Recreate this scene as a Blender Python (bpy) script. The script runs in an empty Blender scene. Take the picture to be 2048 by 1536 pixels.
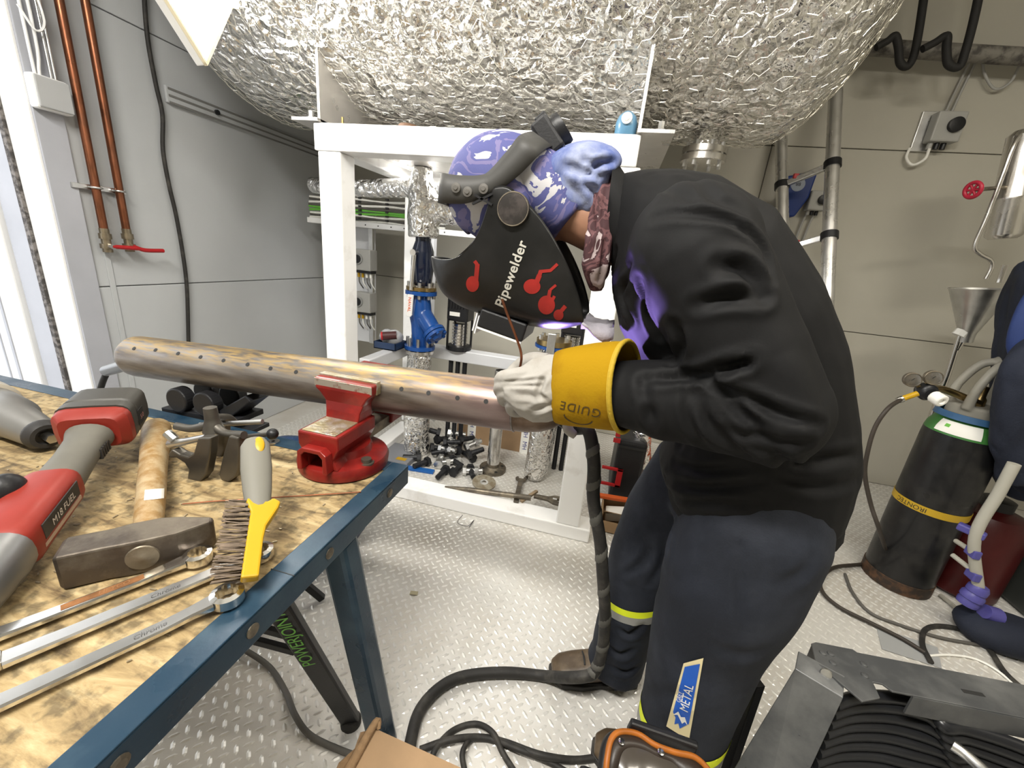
import bpy, bmesh, math, random
import numpy as np
from mathutils import Vector, Matrix
from mathutils.bvhtree import BVHTree
random.seed(7)
rng = np.random.default_rng(7)
SC = bpy.context.scene
COL = SC.collection
PI = math.pi

# ------------------------------------------------------------------ camera
YAW, PITCH, ROLL, FPX = math.radians(-12.2), math.radians(17.6), math.radians(5.8), 811.5
CAM = Vector((0, 0, 1.22))
_cy, _sy, _cp, _sp = math.cos(YAW), math.sin(YAW), math.cos(PITCH), math.sin(PITCH)
FW = Vector((_sy*_cp, _cy*_cp, -_sp))
_r = Vector((_cy, -_sy, 0)); _u = _r.cross(FW)
RT = math.cos(ROLL)*_r + math.sin(ROLL)*_u
UP = -math.sin(ROLL)*_r + math.cos(ROLL)*_u
cd = bpy.data.cameras.new('camera'); cam = bpy.data.objects.new('camera', cd); COL.objects.link(cam)
cam.matrix_world = Matrix(((RT.x, UP.x, -FW.x, CAM.x), (RT.y, UP.y, -FW.y, CAM.y), (RT.z, UP.z, -FW.z, CAM.z), (0, 0, 0, 1)))
cd.sensor_width = 36.0; cd.lens = 36.0*FPX/2048; cd.clip_start = 0.02; cd.clip_end = 60
SC.camera = cam

# ------------------------------------------------------------------ exposure, world, lights
vs = SC.view_settings
vs.view_transform = 'Standard'; vs.look = 'None'; vs.exposure = 1.1; vs.gamma = 1.0; vs.use_curve_mapping = False
world = bpy.data.worlds.new('daylight'); SC.world = world; world.use_nodes = True
bg = world.node_tree.nodes['Background']
bg.inputs[0].default_value = (0.93, 0.96, 1.0, 1); bg.inputs[1].default_value = 1.3

def area_light(name, loc, aim, sx, sy, power, col=(1, 1, 1), portal=False):
    l = bpy.data.lights.new(name, 'AREA'); l.shape = 'RECTANGLE'; l.size = sx; l.size_y = sy; l.energy = power; l.color = col
    o = bpy.data.objects.new(name, l); COL.objects.link(o); o.location = loc
    o.rotation_euler = (Vector(aim)-Vector(loc)).to_track_quat('-Z', 'Y').to_euler()
    if portal: l.cycles.is_portal = True
    return o
# unseen fill lights added at ceiling height (behind and to the right of the viewer)
area_light('unseen_fill_light', (-0.55, -0.35, 2.66), (-0.55, 0.35, 0), 1.25, 0.16, 45, (1.0, 0.965, 0.90))
area_light('unseen_fill_light.001', (1.25, 0.55, 2.66), (1.0, 1.2, 0), 1.25, 0.16, 15, (1.0, 0.93, 0.80))
area_light('unseen_fill_light.002', (-0.65, 2.1, 1.575), (-0.65, 2.2, 0), 1.0, 0.10, 4.5, (1.0, 0.98, 0.94))  # extra fill added below the tank, brightens the inside of the frame
area_light('door_daylight_portal', (-2.36, 0.60, 1.05), (0, 0.60, 1.05), 1.15, 2.05, 1, portal=True)
arc = bpy.data.lights.new('welding_arc_light', 'SPOT'); arc.energy = 9.0; arc.color = (0.42, 0.28, 1.0); arc.shadow_soft_size = 0.012; arc.spot_size = math.radians(72); arc.spot_blend = 0.4  # the cup and the pipe shade the rest
arc_o = bpy.data.objects.new('welding_arc_light', arc); COL.objects.link(arc_o)

# ------------------------------------------------------------------ pixel -> world helpers (2048 x 1536 frame)
def ray(x, y): return RT*((x-1024)/FPX) - UP*((y-768)/FPX) + FW
def aY(x, y, Y): d = ray(x, y); return CAM + d*((Y-CAM.y)/d.y)
def aX(x, y, X): d = ray(x, y); return CAM + d*((X-CAM.x)/d.x)
def aZ(x, y, Z): d = ray(x, y); return CAM + d*((Z-CAM.z)/d.z)
def V(*a): return Vector(a)

# ------------------------------------------------------------------ materials
def _n(nt, t, **kw):
    n = nt.nodes.new(t)
    for k, v in kw.items(): setattr(n, k, v)
    return n
KEEP = ('wall_', 'trim', 'white', 'ceil', 'galvan', 'tread', 'paper', 'lamp', 'badge', 'stainless', 'zinc', 'ladder', 'wire', 'print', 'chrome', 'hivis', 'frame_light', 'saddle', 'gravel')
def mat(name, col, rough=0.5, metal=0.0, var=0.0, vscale=6.0, col2=None, mixscale=5.0, mixlo=.45, mixhi=.6, bump=0.0, bscale=80.0, bdet=4.0, spec=0.5, emit=0.0, rvar=0.0, stretch=None, coat=0.0, sheen=0.0, alpha=1.0, trans=0.0, bdist=0.004):
    if not any(k in name for k in KEEP):
        col = tuple(c*.60 for c in col); col2 = tuple(c*.60 for c in col2) if col2 else None
        spec *= .7
    m = bpy.data.materials.new(name); m.use_nodes = True; nt = m.node_tree; b = nt.nodes['Principled BSDF']
    b.inputs['Roughness'].default_value = rough; b.inputs['Metallic'].default_value = metal
    b.inputs['Specular IOR Level'].default_value = spec; b.inputs['Coat Weight'].default_value = coat
    b.inputs['Sheen Weight'].default_value = sheen
    b.inputs['Alpha'].default_value = alpha; b.inputs['Transmission Weight'].default_value = trans
    c4 = (*col, 1)
    b.inputs['Base Color'].default_value = c4
    tc = _n(nt, 'ShaderNodeTexCoord'); co = tc.outputs['Object']
    if stretch:
        mp = _n(nt, 'ShaderNodeMapping'); mp.inputs['Scale'].default_value = stretch; nt.links.new(co, mp.inputs[0]); co = mp.outputs[0]
    cur = None
    if col2 is not None:
        nz = _n(nt, 'ShaderNodeTexNoise'); nz.inputs['Scale'].default_value = mixscale; nz.inputs['Detail'].default_value = 6; nz.inputs['Roughness'].default_value = .62
        nt.links.new(co, nz.inputs[0])
        rp = _n(nt, 'ShaderNodeValToRGB'); rp.color_ramp.elements[0].position = mixlo; rp.color_ramp.elements[1].position = mixhi
        rp.color_ramp.elements[0].color = c4; rp.color_ramp.elements[1].color = (*col2, 1)
        nt.links.new(nz.outputs[0], rp.inputs[0]); cur = rp.outputs[0]
    if var > 0:
        nz = _n(nt, 'ShaderNodeTexNoise'); nz.inputs['Scale'].default_value = vscale; nz.inputs['Detail'].default_value = 5
        nt.links.new(co, nz.inputs[0])
        mr = _n(nt, 'ShaderNodeMapRange'); mr.inputs[1].default_value = .3; mr.inputs[2].default_value = .7; mr.inputs[3].default_value = 1-var; mr.inputs[4].default_value = 1+var
        nt.links.new(nz.outputs[0], mr.inputs[0])
        mx = _n(nt, 'ShaderNodeVectorMath', operation='SCALE')
        if cur: nt.links.new(cur, mx.inputs[0])
        else: mx.inputs[0].default_value = col
        nt.links.new(mr.outputs[0], mx.inputs[3]); cur = mx.outputs[0]
    if cur: nt.links.new(cur, b.inputs['Base Color'])
    if rvar > 0:
        nz = _n(nt, 'ShaderNodeTexNoise'); nz.inputs['Scale'].default_value = 14; nz.inputs['Detail'].default_value = 4
        nt.links.new(co, nz.inputs[0]); mr = _n(nt, 'ShaderNodeMapRange'); mr.inputs[1].default_value = .3; mr.inputs[2].default_value = .7
        mr.inputs[3].default_value = max(.03, rough-rvar); mr.inputs[4].default_value = min(1, rough+rvar)
        nt.links.new(nz.outputs[0], mr.inputs[0]); nt.links.new(mr.outputs[0], b.inputs['Roughness'])
    if bump > 0:
        nz = _n(nt, 'ShaderNodeTexNoise'); nz.inputs['Scale'].default_value = bscale; nz.inputs['Detail'].default_value = bdet
        nt.links.new(co, nz.inputs[0]); bp = _n(nt, 'ShaderNodeBump'); bp.inputs['Strength'].default_value = bump; bp.inputs['Distance'].default_value = bdist
        nt.links.new(nz.outputs[0], bp.inputs['Height']); nt.links.new(bp.outputs[0], b.inputs['Normal'])
    if emit > 0:
        b.inputs['Emission Color'].default_value = c4; b.inputs['Emission Strength'].default_value = emit
    return m

# ------------------------------------------------------------------ mesh builder
def frame_of(d):
    d = Vector(d).normalized()
    a = Vector((0, 0, 1)) if abs(d.z) < .9 else Vector((1, 0, 0))
    x = a.cross(d).normalized(); y = d.cross(x).normalized()
    return x, y, d
def catmull(pts, n=8, closed=False):
    P = [Vector(p) for p in pts]; out = []
    m = len(P)
    rngi = range(m) if closed else range(m-1)
    for i in rngi:
        p0 = P[(i-1) % m] if (closed or i > 0) else P[0]*2-P[1]
        p1 = P[i]; p2 = P[(i+1) % m]
        p3 = P[(i+2) % m] if (closed or i+2 < m) else P[-1]*2-P[-2]
        for k in range(n):
            t = k/n
            out.append(.5*((2*p1)+(p2-p0)*t+(2*p0-5*p1+4*p2-p3)*t*t+(3*p1-p0-3*p2+p3)*t**3))
    if not closed: out.append(P[-1])
    return out
class MB:
    def __init__(s): s.v = []; s.f = []
    def add(s, v, f):
        o = len(s.v); s.v += [tuple(p) for p in v]; s.f += [tuple(i+o for i in q) for q in f]; return s
    def box(s, a, b):
        x0, y0, z0 = a; x1, y1, z1 = b
        return s.add([(x0,y0,z0),(x1,y0,z0),(x1,y1,z0),(x0,y1,z0),(x0,y0,z1),(x1,y0,z1),(x1,y1,z1),(x0,y1,z1)],
                     [(3,2,1,0),(4,5,6,7),(0,1,5,4),(1,2,6,5),(2,3,7,6),(3,0,4,7)])
    def obox(s, c, ax, ay, az):
        c, ax, ay, az = map(Vector, (c, ax, ay, az)); v = []
        if ax.cross(ay).dot(az) < 0: az = -az
        for sz in (-1, 1):
            for sx, sy in ((-1,-1),(1,-1),(1,1),(-1,1)): v.append(c+ax*sx+ay*sy+az*sz)
        return s.add(v, [(3,2,1,0),(4,5,6,7),(0,1,5,4),(1,2,6,5),(2,3,7,6),(3,0,4,7)])
    def bar(s, p0, p1, w, h, up=(0,0,1)):
        p0, p1 = Vector(p0), Vector(p1); d = (p1-p0); L = d.length; d.normalize()
        u = Vector(up); x = d.cross(u)
        if x.length < 1e-4: x = d.cross(Vector((1,0,0)))
        x.normalize(); y = x.cross(d).normalized()
        return s.obox((p0+p1)/2, x*(w/2), y*(h/2), d*(L/2))
    def cone(s, p0, p1, r0, r1, n=20, caps=True):
        p0, p1 = Vector(p0), Vector(p1); x, y, d = frame_of(p1-p0); v = []
        for p, r in ((p0, r0), (p1, r1)):
            for i in range(n):
                a = 2*PI*i/n; v.append(p+x*(r*math.cos(a))+y*(r*math.sin(a)))
        f = [(i, (i+1) % n, n+(i+1) % n, n+i) for i in range(n)]
        if caps: f += [tuple(range(n-1, -1, -1)), tuple(range(n, 2*n))]
        return s.add(v, f)
    def cyl(s, p0, p1, r, n=20, caps=True): return s.cone(p0, p1, r, r, n, caps)
    def lathe(s, p0, d, prof, n=24, caps=True):
        x, y, d = frame_of(d); p0 = Vector(p0); v = []; m = len(prof)
        for (h, r) in prof:
            for i in range(n):
                a = 2*PI*i/n; v.append(p0+d*h+x*(r*math.cos(a))+y*(r*math.sin(a)))
        f = []
        for k in range(m-1):
            for i in range(n): f.append((k*n+i, k*n+(i+1) % n, (k+1)*n+(i+1) % n, (k+1)*n+i))
        if caps: f += [tuple(range(n-1, -1, -1)), tuple(range((m-1)*n, m*n))]
        return s.add(v, f)
    def tube(s, pts, r, n=10, sub=6, caps=True, smooth=True):
        P = catmull(pts, sub) if smooth and len(pts) > 2 else [Vector(p) for p in pts]
        m = len(P); rr = r if isinstance(r, (list, tuple)) else None
        T = [(P[min(i+1, m-1)]-P[max(i-1, 0)]).normalized() for i in range(m)]
        x, y, _ = frame_of(T[0]); v = []
        for i in range(m):
            x = (x-T[i]*x.dot(T[i])).normalized(); y = T[i].cross(x)
            if rr:
                q = i/(m-1)*(len(rr)-1); j = min(int(q), len(rr)-2); R = rr[j]+(rr[j+1]-rr[j])*(q-j)
            else: R = r
            for k in range(n):
                a = 2*PI*k/n; v.append(P[i]+x*(R*math.cos(a))+y*(R*math.sin(a)))
        f = [(i*n+k, i*n+(k+1) % n, (i+1)*n+(k+1) % n, (i+1)*n+k) for i in range(m-1) for k in range(n)]
        if caps: f += [tuple(range(n-1, -1, -1)), tuple(range((m-1)*n, m*n))]
        return s.add(v, f)
    def prism(s, poly, c, ux, uy, th):
        """2D outline poly in plane (ux,uy) at c, extruded +-th/2"""
        c, ux, uy = Vector(c), Vector(ux), Vector(uy); w = ux.cross(uy).normalized()*(th/2); n = len(poly)
        area = sum(poly[i][0]*poly[(i+1) % n][1]-poly[(i+1) % n][0]*poly[i][1] for i in range(n))
        if area < 0: poly = poly[::-1]
        v = [c+ux*a+uy*b-w for a, b in poly]+[c+ux*a+uy*b+w for a, b in poly]
        f = [tuple(range(n-1, -1, -1)), tuple(range(n, 2*n))]+[(i, (i+1) % n, n+(i+1) % n, n+i) for i in range(n)]
        return s.add(v, f)
    def ell(s, c, ax, ay, az, n=16, m=10):
        c, ax, ay, az = map(Vector, (c, ax, ay, az))
        if ax.cross(ay).dot(az) < 0: ay = -ay
        v = [c-az]; f = []
        for j in range(1, m):
            t = -PI/2+PI*j/m
            for i in range(n):
                a = 2*PI*i/n; v.append(c+(ax*math.cos(a)+ay*math.sin(a))*math.cos(t)+az*math.sin(t))
        v.append(c+az); N = len(v)-1
        for i in range(n): f.append((0, 1+(i+1) % n, 1+i)); f.append((N, 1+(m-2)*n+i, 1+(m-2)*n+(i+1) % n))
        for j in range(m-2):
            for i in range(n): f.append((1+j*n+i, 1+j*n+(i+1) % n, 1+(j+1)*n+(i+1) % n, 1+(j+1)*n+i))
        return s.add(v, f)
    def torus(s, c, d, R, r, n=28, m=8, a0=0, a1=2*PI):
        x, y, d = frame_of(d); c = Vector(c); full = abs(a1-a0-2*PI) < 1e-6; cnt = n if full else n+1; v = []
        for i in range(cnt):
            a = a0+(a1-a0)*i/n; e = x*math.cos(a)+y*math.sin(a)
            for k in range(m):
                b = 2*PI*k/m; v.append(c+e*(R+r*math.cos(b))+d*(r*math.sin(b)))
        f = [((i % cnt)*m+k, ((i+1) % cnt)*m+k, ((i+1) % cnt)*m+(k+1) % m, (i % cnt)*m+(k+1) % m) for i in range(n) for k in range(m)]
        if not full: f += [tuple(range(m)), tuple(range((cnt-1)*m+m-1, (cnt-1)*m-1, -1))]
        return s.add(v, f)
    def loft(s, rings, caps=True):
        n = len(rings[0]); v = [p for r in rings for p in r]
        f = [(k*n+i, k*n+(i+1) % n, (k+1)*n+(i+1) % n, (k+1)*n+i) for k in range(len(rings)-1) for i in range(n)]
        if caps: f += [tuple(range(n-1, -1, -1)), tuple(range((len(rings)-1)*n, len(rings)*n))]
        return s.add(v, f)
    def grid(s, P):
        """P: list of rows of points"""
        m = len(P[0]); v = [p for r in P for p in r]
        return s.add(v, [(i*m+j, i*m+j+1, (i+1)*m+j+1, (i+1)*m+j) for i in range(len(P)-1) for j in range(m-1)])
    def mesh(s, name):
        me = bpy.data.meshes.new(name); me.from_pydata([tuple(p) for p in s.v], [], s.f); me.update(); return me
    def build(s, name, m, parent=None, smooth=None, bevel=0, solid=0, sub=0, fix=True, kind=None):
        me = s.mesh(name)
        if fix:
            bm = bmesh.new(); bm.from_mesh(me); bmesh.ops.recalc_face_normals(bm, faces=bm.faces); bm.to_mesh(me); bm.free()
        return link(name, me, m, parent, smooth, bevel, solid, sub, kind)
def link(name, me, m, parent=None, smooth=None, bevel=0, solid=0, sub=0, kind=None):
    if m is not None: me.materials.append(m)
    o = bpy.data.objects.new(name, me); COL.objects.link(o)
    if smooth is not None:
        for p in me.polygons: p.use_smooth = True
        if smooth < 179: me.set_sharp_from_angle(angle=math.radians(smooth))
    if parent is not None:
        o.parent = parent
        if parent.type == 'EMPTY': o.matrix_parent_inverse = parent.matrix_basis.inverted()
    if solid:
        md = o.modifiers.new('thick', 'SOLIDIFY'); md.thickness = abs(solid); md.offset = -1 if solid > 0 else 1
    if bevel:
        md = o.modifiers.new('bevel', 'BEVEL'); md.width = bevel; md.segments = 2; md.limit_method = 'ANGLE'; md.angle_limit = math.radians(40)
        md.harden_normals = False
    if sub:
        md = o.modifiers.new('sub', 'SUBSURF'); md.levels = sub; md.render_levels = sub
    if kind: o['kind'] = kind
    return o
def root(name, loc, label, cat, group=None):
    o = bpy.data.objects.new(name, None); COL.objects.link(o); o.location = loc; o.empty_display_size = .05
    o.matrix_basis = Matrix.Translation(Vector(loc))
    tag(o, label, cat, group); return o
def tag(o, label=None, cat=None, group=None, kind=None):
    if label: o['label'] = label
    if cat: o['category'] = cat
    if group: o['group'] = group
    if kind: o['kind'] = kind
    return o
def copy_tree(o, parent=None):
    c = o.copy(); COL.objects.link(c)
    if parent is not None: c.parent = parent
    for ch in o.children: copy_tree(ch, c)
    return c
def evaluated(o):
    dg = bpy.context.evaluated_depsgraph_get(); dg.update()
    return bpy.data.meshes.new_from_object(o.evaluated_get(dg))
def remeshed(mb, voxel, smooth_it=4, fac=.5):
    """fuse overlapping shapes into one continuous skin"""
    me = mb.mesh('tmp'); bm = bmesh.new(); bm.from_mesh(me); bmesh.ops.recalc_face_normals(bm, faces=bm.faces); bm.to_mesh(me); bm.free()
    o = bpy.data.objects.new('tmp', me); COL.objects.link(o)
    r = o.modifiers.new('r', 'REMESH'); r.mode = 'VOXEL'; r.voxel_size = voxel
    sm = o.modifiers.new('s', 'SMOOTH'); sm.factor = fac; sm.iterations = smooth_it
    out = evaluated(o); bpy.data.objects.remove(o); out.materials.clear()
    return out
def me_co(me):
    a = np.empty(len(me.vertices)*3); me.vertices.foreach_get('co', a); return a.reshape(-1, 3)
def me_no(me):
    a = np.empty(len(me.vertices)*3); me.vertices.foreach_get('normal', a); return a.reshape(-1, 3)
def set_co(me, a): me.vertices.foreach_set('co', np.ascontiguousarray(a, dtype=np.float64).ravel()); me.update()
def crease(me, lines):
    """press folds into a skin: lines = [(points, depth, width)], negative depth raises a ridge"""
    co = me_co(me); no = me_no(me); d = np.zeros(len(co))
    for pts, dep, w in lines:
        P = np.array([tuple(p) for p in catmull(pts, 6)]) if len(pts) > 2 else np.array([tuple(p) for p in pts])
        best = np.full(len(co), 9.); tt = np.zeros(len(co)); n = len(P)-1
        for i in range(n):
            a, b = P[i], P[i+1]; ab = b-a; t = np.clip(((co-a)@ab)/(ab@ab+1e-12), 0, 1)
            dd = np.linalg.norm(co-(a+t[:, None]*ab), axis=1); m_ = dd < best; best[m_] = dd[m_]; tt[m_] = (i+t[m_])/n
        fade = np.sin(np.clip(tt, .04, .96)*PI)**.5
        q = best/w
        d -= dep*fade*(np.exp(-q*q) - .45*np.exp(-((q-1.9)/.8)**2))
    set_co(me, co+no*d[:, None])
def vnoise(co, scale, seed=0):
    """cheap smooth 3D noise from summed sines"""
    r = np.random.default_rng(seed); out = np.zeros(len(co))
    for k in range(7):
        w = r.normal(size=3)*scale; out += np.sin(co@w+r.uniform(0, 6.28)+.8*np.sin(co@(r.normal(size=3)*scale*.6)+k))
    return out/7
def text_geo(s, size, extrude=0, shear=0, space=1.0, bold=0):
    c = bpy.data.curves.new('t', 'FONT'); c.body = s; c.size = size; c.align_x = 'CENTER'; c.align_y = 'CENTER'; c.extrude = extrude; c.shear = shear; c.space_character = space; c.offset = bold
    o = bpy.data.objects.new('t', c); COL.objects.link(o); me = evaluated(o); bpy.data.objects.remove(o); bpy.data.curves.remove(c)
    v = [tuple(p.co) for p in me.vertices]; f = [tuple(p.vertices) for p in me.polygons]; bpy.data.meshes.remove(me); return v, f
def text_on(name, s, size, c, ux, uy, m, parent, off=0.0006, shear=0, space=1.0):
    v, f = text_geo(s, size, shear=shear, space=space); c, ux, uy = Vector(c), Vector(ux).normalized(), Vector(uy).normalized(); w = ux.cross(uy).normalized()
    mb = MB().add([c+ux*p[0]+uy*p[1]+w*off for p in v], f); return mb.build(name, m, parent, fix=False)
def decal(name, v2, faces, c, ux, uy, target, m, parent, off=.0012, cuts=2, direction=None):
    """lay flat print onto a curved skin: cast each point along the view normal of the print plane"""
    c, ux, uy = Vector(c), Vector(ux).normalized(), Vector(uy).normalized(); w = ux.cross(uy).normalized()
    bm = bmesh.new(); vv = [bm.verts.new((p[0], p[1], 0)) for p in v2]
    for q in faces:
        try: bm.faces.new([vv[i] for i in q])
        except Exception: pass
    bmesh.ops.triangulate(bm, faces=bm.faces)
    if cuts: bmesh.ops.subdivide_edges(bm, edges=[e for e in bm.edges if e.calc_length() > .004], cuts=cuts, use_grid_fill=True)
    dg = bpy.context.evaluated_depsgraph_get(); tr = BVHTree.FromObject(target, dg)
    d = Vector(direction) if direction else -w
    for p in bm.verts:
        s = c+ux*p.co.x+uy*p.co.y
        h = tr.ray_cast(s-d*.5, d, 1.5)
        p.co = (h[0]-d*off) if h[0] is not None else s
    me = bpy.data.meshes.new(name); bm.to_mesh(me); bm.free()
    return link(name, me, m, parent)
# ================================================================== shared materials
m_wall = mat('wall_panel_warm_grey', (.40, .382, .325), .55, var=.05, vscale=2.5, bump=.12, bscale=300, bdist=.001)
m_wall_l = mat('wall_panel_cool_grey', (.46, .475, .485), .5, var=.05, vscale=2.2, bump=.12, bscale=300, bdist=.001)
m_joint = mat('panel_joint_dark', (.20, .19, .175), .8)
m_ceil = mat('ceiling_off_white', (.66, .65, .61), .7, var=.03)
m_white = mat('white_paint', (.80, .80, .79), .38, var=.04, vscale=4, bump=.05, bscale=200)
m_whiteframe = mat('white_frame_paint', (.86, .855, .84), .35, col2=(.70, .68, .65), mixscale=9, mixlo=.55, mixhi=.75)
m_trimgrey = mat('trim_lavender_grey', (.40, .41, .45), .5, var=.06)
m_gasket = mat('door_gasket', (.10, .09, .085), .8, col2=(.35, .32, .3), mixscale=40)
m_steel = mat('stainless_steel', (.72, .70, .67), .22, 1.0, rvar=.08)
m_zinc = mat('zinc_plated_steel', (.60, .60, .59), .35, 1.0, var=.12, vscale=20, rvar=.1)
m_dirtysteel = mat('dirty_tool_steel', (.23, .20, .16), .5, .8, col2=(.42, .36, .27), mixscale=22, rvar=.12, bump=.2, bscale=90)
m_black = mat('black_plastic', (.018, .018, .02), .42, var=.2, bump=.08, bscale=250)
m_blackmetal = mat('black_coated_metal', (.035, .036, .04), .38, .3, var=.15, vscale=15)
m_rubber = mat('black_rubber_cable', (.035, .033, .030), .62, col2=(.11, .10, .085), mixscale=18, mixlo=.5, mixhi=.75, bump=.15, bscale=120)
m_greyrubber = mat('grey_rubber_cable', (.16, .15, .135), .6, var=.15)
m_copper = mat('copper_pipe', (.38, .14, .07), .36, .85, col2=(.30, .12, .065), mixscale=12, rvar=.1)
m_brass = mat('brass', (.62, .45, .20), .3, 1.0, var=.1)
m_red = mat('vise_red_enamel', (.33, .018, .013), .36, col2=(.20, .012, .010), mixscale=12, coat=.2, bump=.12, bscale=70)
m_redplast = mat('red_plastic', (.62, .02, .025), .4)
m_orange = mat('orange_plastic', (.85, .15, .03), .45)
m_card = mat('cardboard', (.52, .34, .19), .85, var=.08, vscale=12, bump=.1, bscale=150)
m_cardedge = mat('cardboard_torn_edge', (.40, .25, .13), .9, var=.15, vscale=60, bump=.6, bscale=140)
m_bluepaint = mat('blue_valve_enamel', (.012, .10, .42), .28, coat=.3, var=.08)
m_bluebench = mat('bench_blue_paint', (.022, .060, .105), .34, .15, col2=(.07, .13, .18), mixscale=7, mixlo=.45, mixhi=.72, rvar=.1, bump=.05, bscale=120)
m_tarp = mat('blue_tarpaulin', (.012, .045, .13), .45, var=.2, vscale=14, bump=.5, bscale=26, bdist=.02)
m_yellow = mat('yellow_plastic', (.75, .44, .01), .42, var=.06)
m_ink = mat('black_print', (.012, .012, .012), .6)
m_paper = mat('white_paper_label', (.80, .79, .74), .6, var=.03)
m_green = mat('green_print', (.13, .42, .05), .5)

# ================================================================== room shell
XL, XR, YN, YB, ZC = -2.133, 2.75, -1.7, 2.95, 2.80
fl = MB().box((XL-.5, YN, -.06), (XR, YB, 0)).build('floor', None)
def floor_mat():
    m = mat('galvanised_tread_plate', (.60, .585, .55), .42, .12, col2=(.50, .465, .41), mixscale=2.6, mixlo=.4, mixhi=.68, rvar=.12, bump=.06, bscale=160)
    return m
m_floor = floor_mat(); fl.data.materials.append(m_floor); fl['kind'] = 'structure'; fl['label'] = 'pale metal tread plate floor with raised lozenges'
# raised lozenges of the tread plate
def tread():
    s = .037; L, w, h = .0138, .0048, .0019
    base = np.array([(-L,0,0),(-L*.45,-w,0),(L*.45,-w,0),(L,0,0),(L*.45,w,0),(-L*.45,w,0),(-L*.45,0,h),(L*.45,0,h)])
    fc = [(0,1,6),(1,2,7,6),(2,3,7),(3,4,7),(4,5,6,7),(5,0,6)]
    vs_, fs_ = [], []
    xs = np.arange(-1.95, 2.6, s); ys = np.arange(-.2, 2.93, s)
    k = 0
    for t, (ang, ox) in enumerate(((PI/4, 0), (-PI/4, .5))):
        c, q = math.cos(ang), math.sin(ang); R = base@np.array([[c,q,0],[-q,c,0],[0,0,1]])
        gx, gy = np.meshgrid(xs+ox*s, ys+ox*s); off = np.stack([gx.ravel(), gy.ravel(), np.zeros(gx.size)], 1)
        P = (R[None]+off[:, None]).reshape(-1, 3); vs_.append(P)
        for i in range(len(off)): fs_ += [tuple(a+k for a in q_) for q_ in fc]; k += 8
    me = bpy.data.meshes.new('tread_pattern'); me.from_pydata(np.concatenate(vs_).tolist(), [], fs_); me.update()
    return link('tread_pattern', me, mat('tread_lozenge', (.70, .685, .645), .30, .25, var=.06, vscale=6), fl, kind='stuff')
tread()

def panel_wall(name, mw, backbox, cells, label):
    w = MB().box(*backbox).build(name, m_joint); w['kind'] = 'structure'; w['label'] = label
    for a, b in cells: MB().box(a, b).build('panel', mw, w, bevel=.003)
    return w
g = .004
rows = [(0, .967), (.967, 1.967), (1.967, ZC)]
cols = [(XL, .76), (.76, XR)]
cells = [((x0+g/2, YB-.014, z0+g/2), (x1-g/2, YB+.02, z1-g/2)) for z0, z1 in rows for x0, x1 in cols]
panel_wall('wall_back', m_wall, ((XL-.1, YB, 0), (XR+.1, YB+.06, ZC)), cells, 'back wall of grey insulated panels with thin horizontal joints')
DY0, DY1, DZ = 0.02, 1.22, 2.12
cells = []
for z0, z1 in [(0, .917), (.917, 1.985), (1.985, ZC)]:
    cells.append(((XL-.02, DY1+.002, z0+g/2), (XL+.0, YB-.02, z1-g/2)))
    if z0 < 1.9: cells.append(((XL-.02, YN, z0+g/2), (XL, DY0, z1-g/2)))
    else: cells.append(((XL-.02, YN, max(z0, DZ)+g/2), (XL, DY1, z1-g/2)))
wl = MB()
wl.box((XL-.12, DY1, 0), (XL-.012, YB+.06, ZC)).box((XL-.12, YN, 0), (XL-.012, DY0, ZC)).box((XL-.12, DY0, DZ), (XL-.012, DY1, ZC))
w = wl.build('wall_left', m_joint); w['kind'] = 'structure'; w['label'] = 'left wall of grey insulated panels beside the bright doorway'
for a, b in cells: MB().box(a, b).build('panel', m_wall_l, w, bevel=.003)
w = MB().box((XR, YN, 0), (XR+.1, YB, ZC)).build('wall_right', m_wall); w['kind'] = 'structure'
w = MB().box((XL-.1, YN-.1, 0), (XR+.1, YN, ZC)).build('wall_rear', m_wall); w['kind'] = 'structure'
w = MB().box((XL-.1, YN-.1, ZC), (XR+.1, YB+.06, ZC+.08)).build('ceiling', m_ceil); w['kind'] = 'structure'
# door: reveal lining, gasket, open leaf, sill
d1 = root('door_1', (XL-.05, 1.2, 0), 'white doorway lining with the door standing open to daylight', None); del_keys = d1.pop('category', None); d1['kind'] = 'structure'
MB().box((XL-.125, DY1-.012, 0), (XL+.004, DY1+.001, DZ)).build('lining', m_white, d1, bevel=.003)
MB().box((XL-.125, DY0-.001, 0), (XL+.004, DY0+.012, DZ)).build('lining', m_white, d1, bevel=.003)
MB().box((XL-.125, DY0, DZ-.012), (XL+.004, DY1, DZ+.001)).build('lining', m_white, d1, bevel=.003)
MB().box((XL-.148, DY1-.022, 0), (XL-.126, DY1+.001, DZ)).build('gasket', m_gasket, d1)
MB().box((XL-.262, DY1-.016, 0), (XL-.149, DY1+.03, DZ)).build('outer_frame', m_trimgrey, d1, bevel=.004)
leaf = MB().box((XL-1.45, DY1-.03, .03), (XL-.275, DY1+.02, DZ-.02)).build('door_leaf', m_white, d1, bevel=.006)
MB().box((XL-.40, DY1-.034, .05), (XL-.385, DY1-.028, DZ-.04)).build('groove', m_trimgrey, leaf)
MB().box((XL-.46, DY1-.034, .05), (XL-.452, DY1-.028, DZ-.04)).build('groove', m_trimgrey, leaf)
MB().box((XL-.12, DY0, 0), (XL+.01, DY1, .02)).build('sill', m_zinc, d1)
t = MB().box((XL, DY1-.004, 0), (XL+.013, DY1+.085, 2.4)).build('trim_1', m_trimgrey, bevel=.002); t['kind'] = 'structure'; t['label'] = 'lavender grey flashing strip beside the doorway'
t = MB().box((XL, 1.352, 0), (XL+.006, 1.372, 1.06)).build('trim_2', m_wall_l, bevel=.001); t['kind'] = 'structure'
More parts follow.
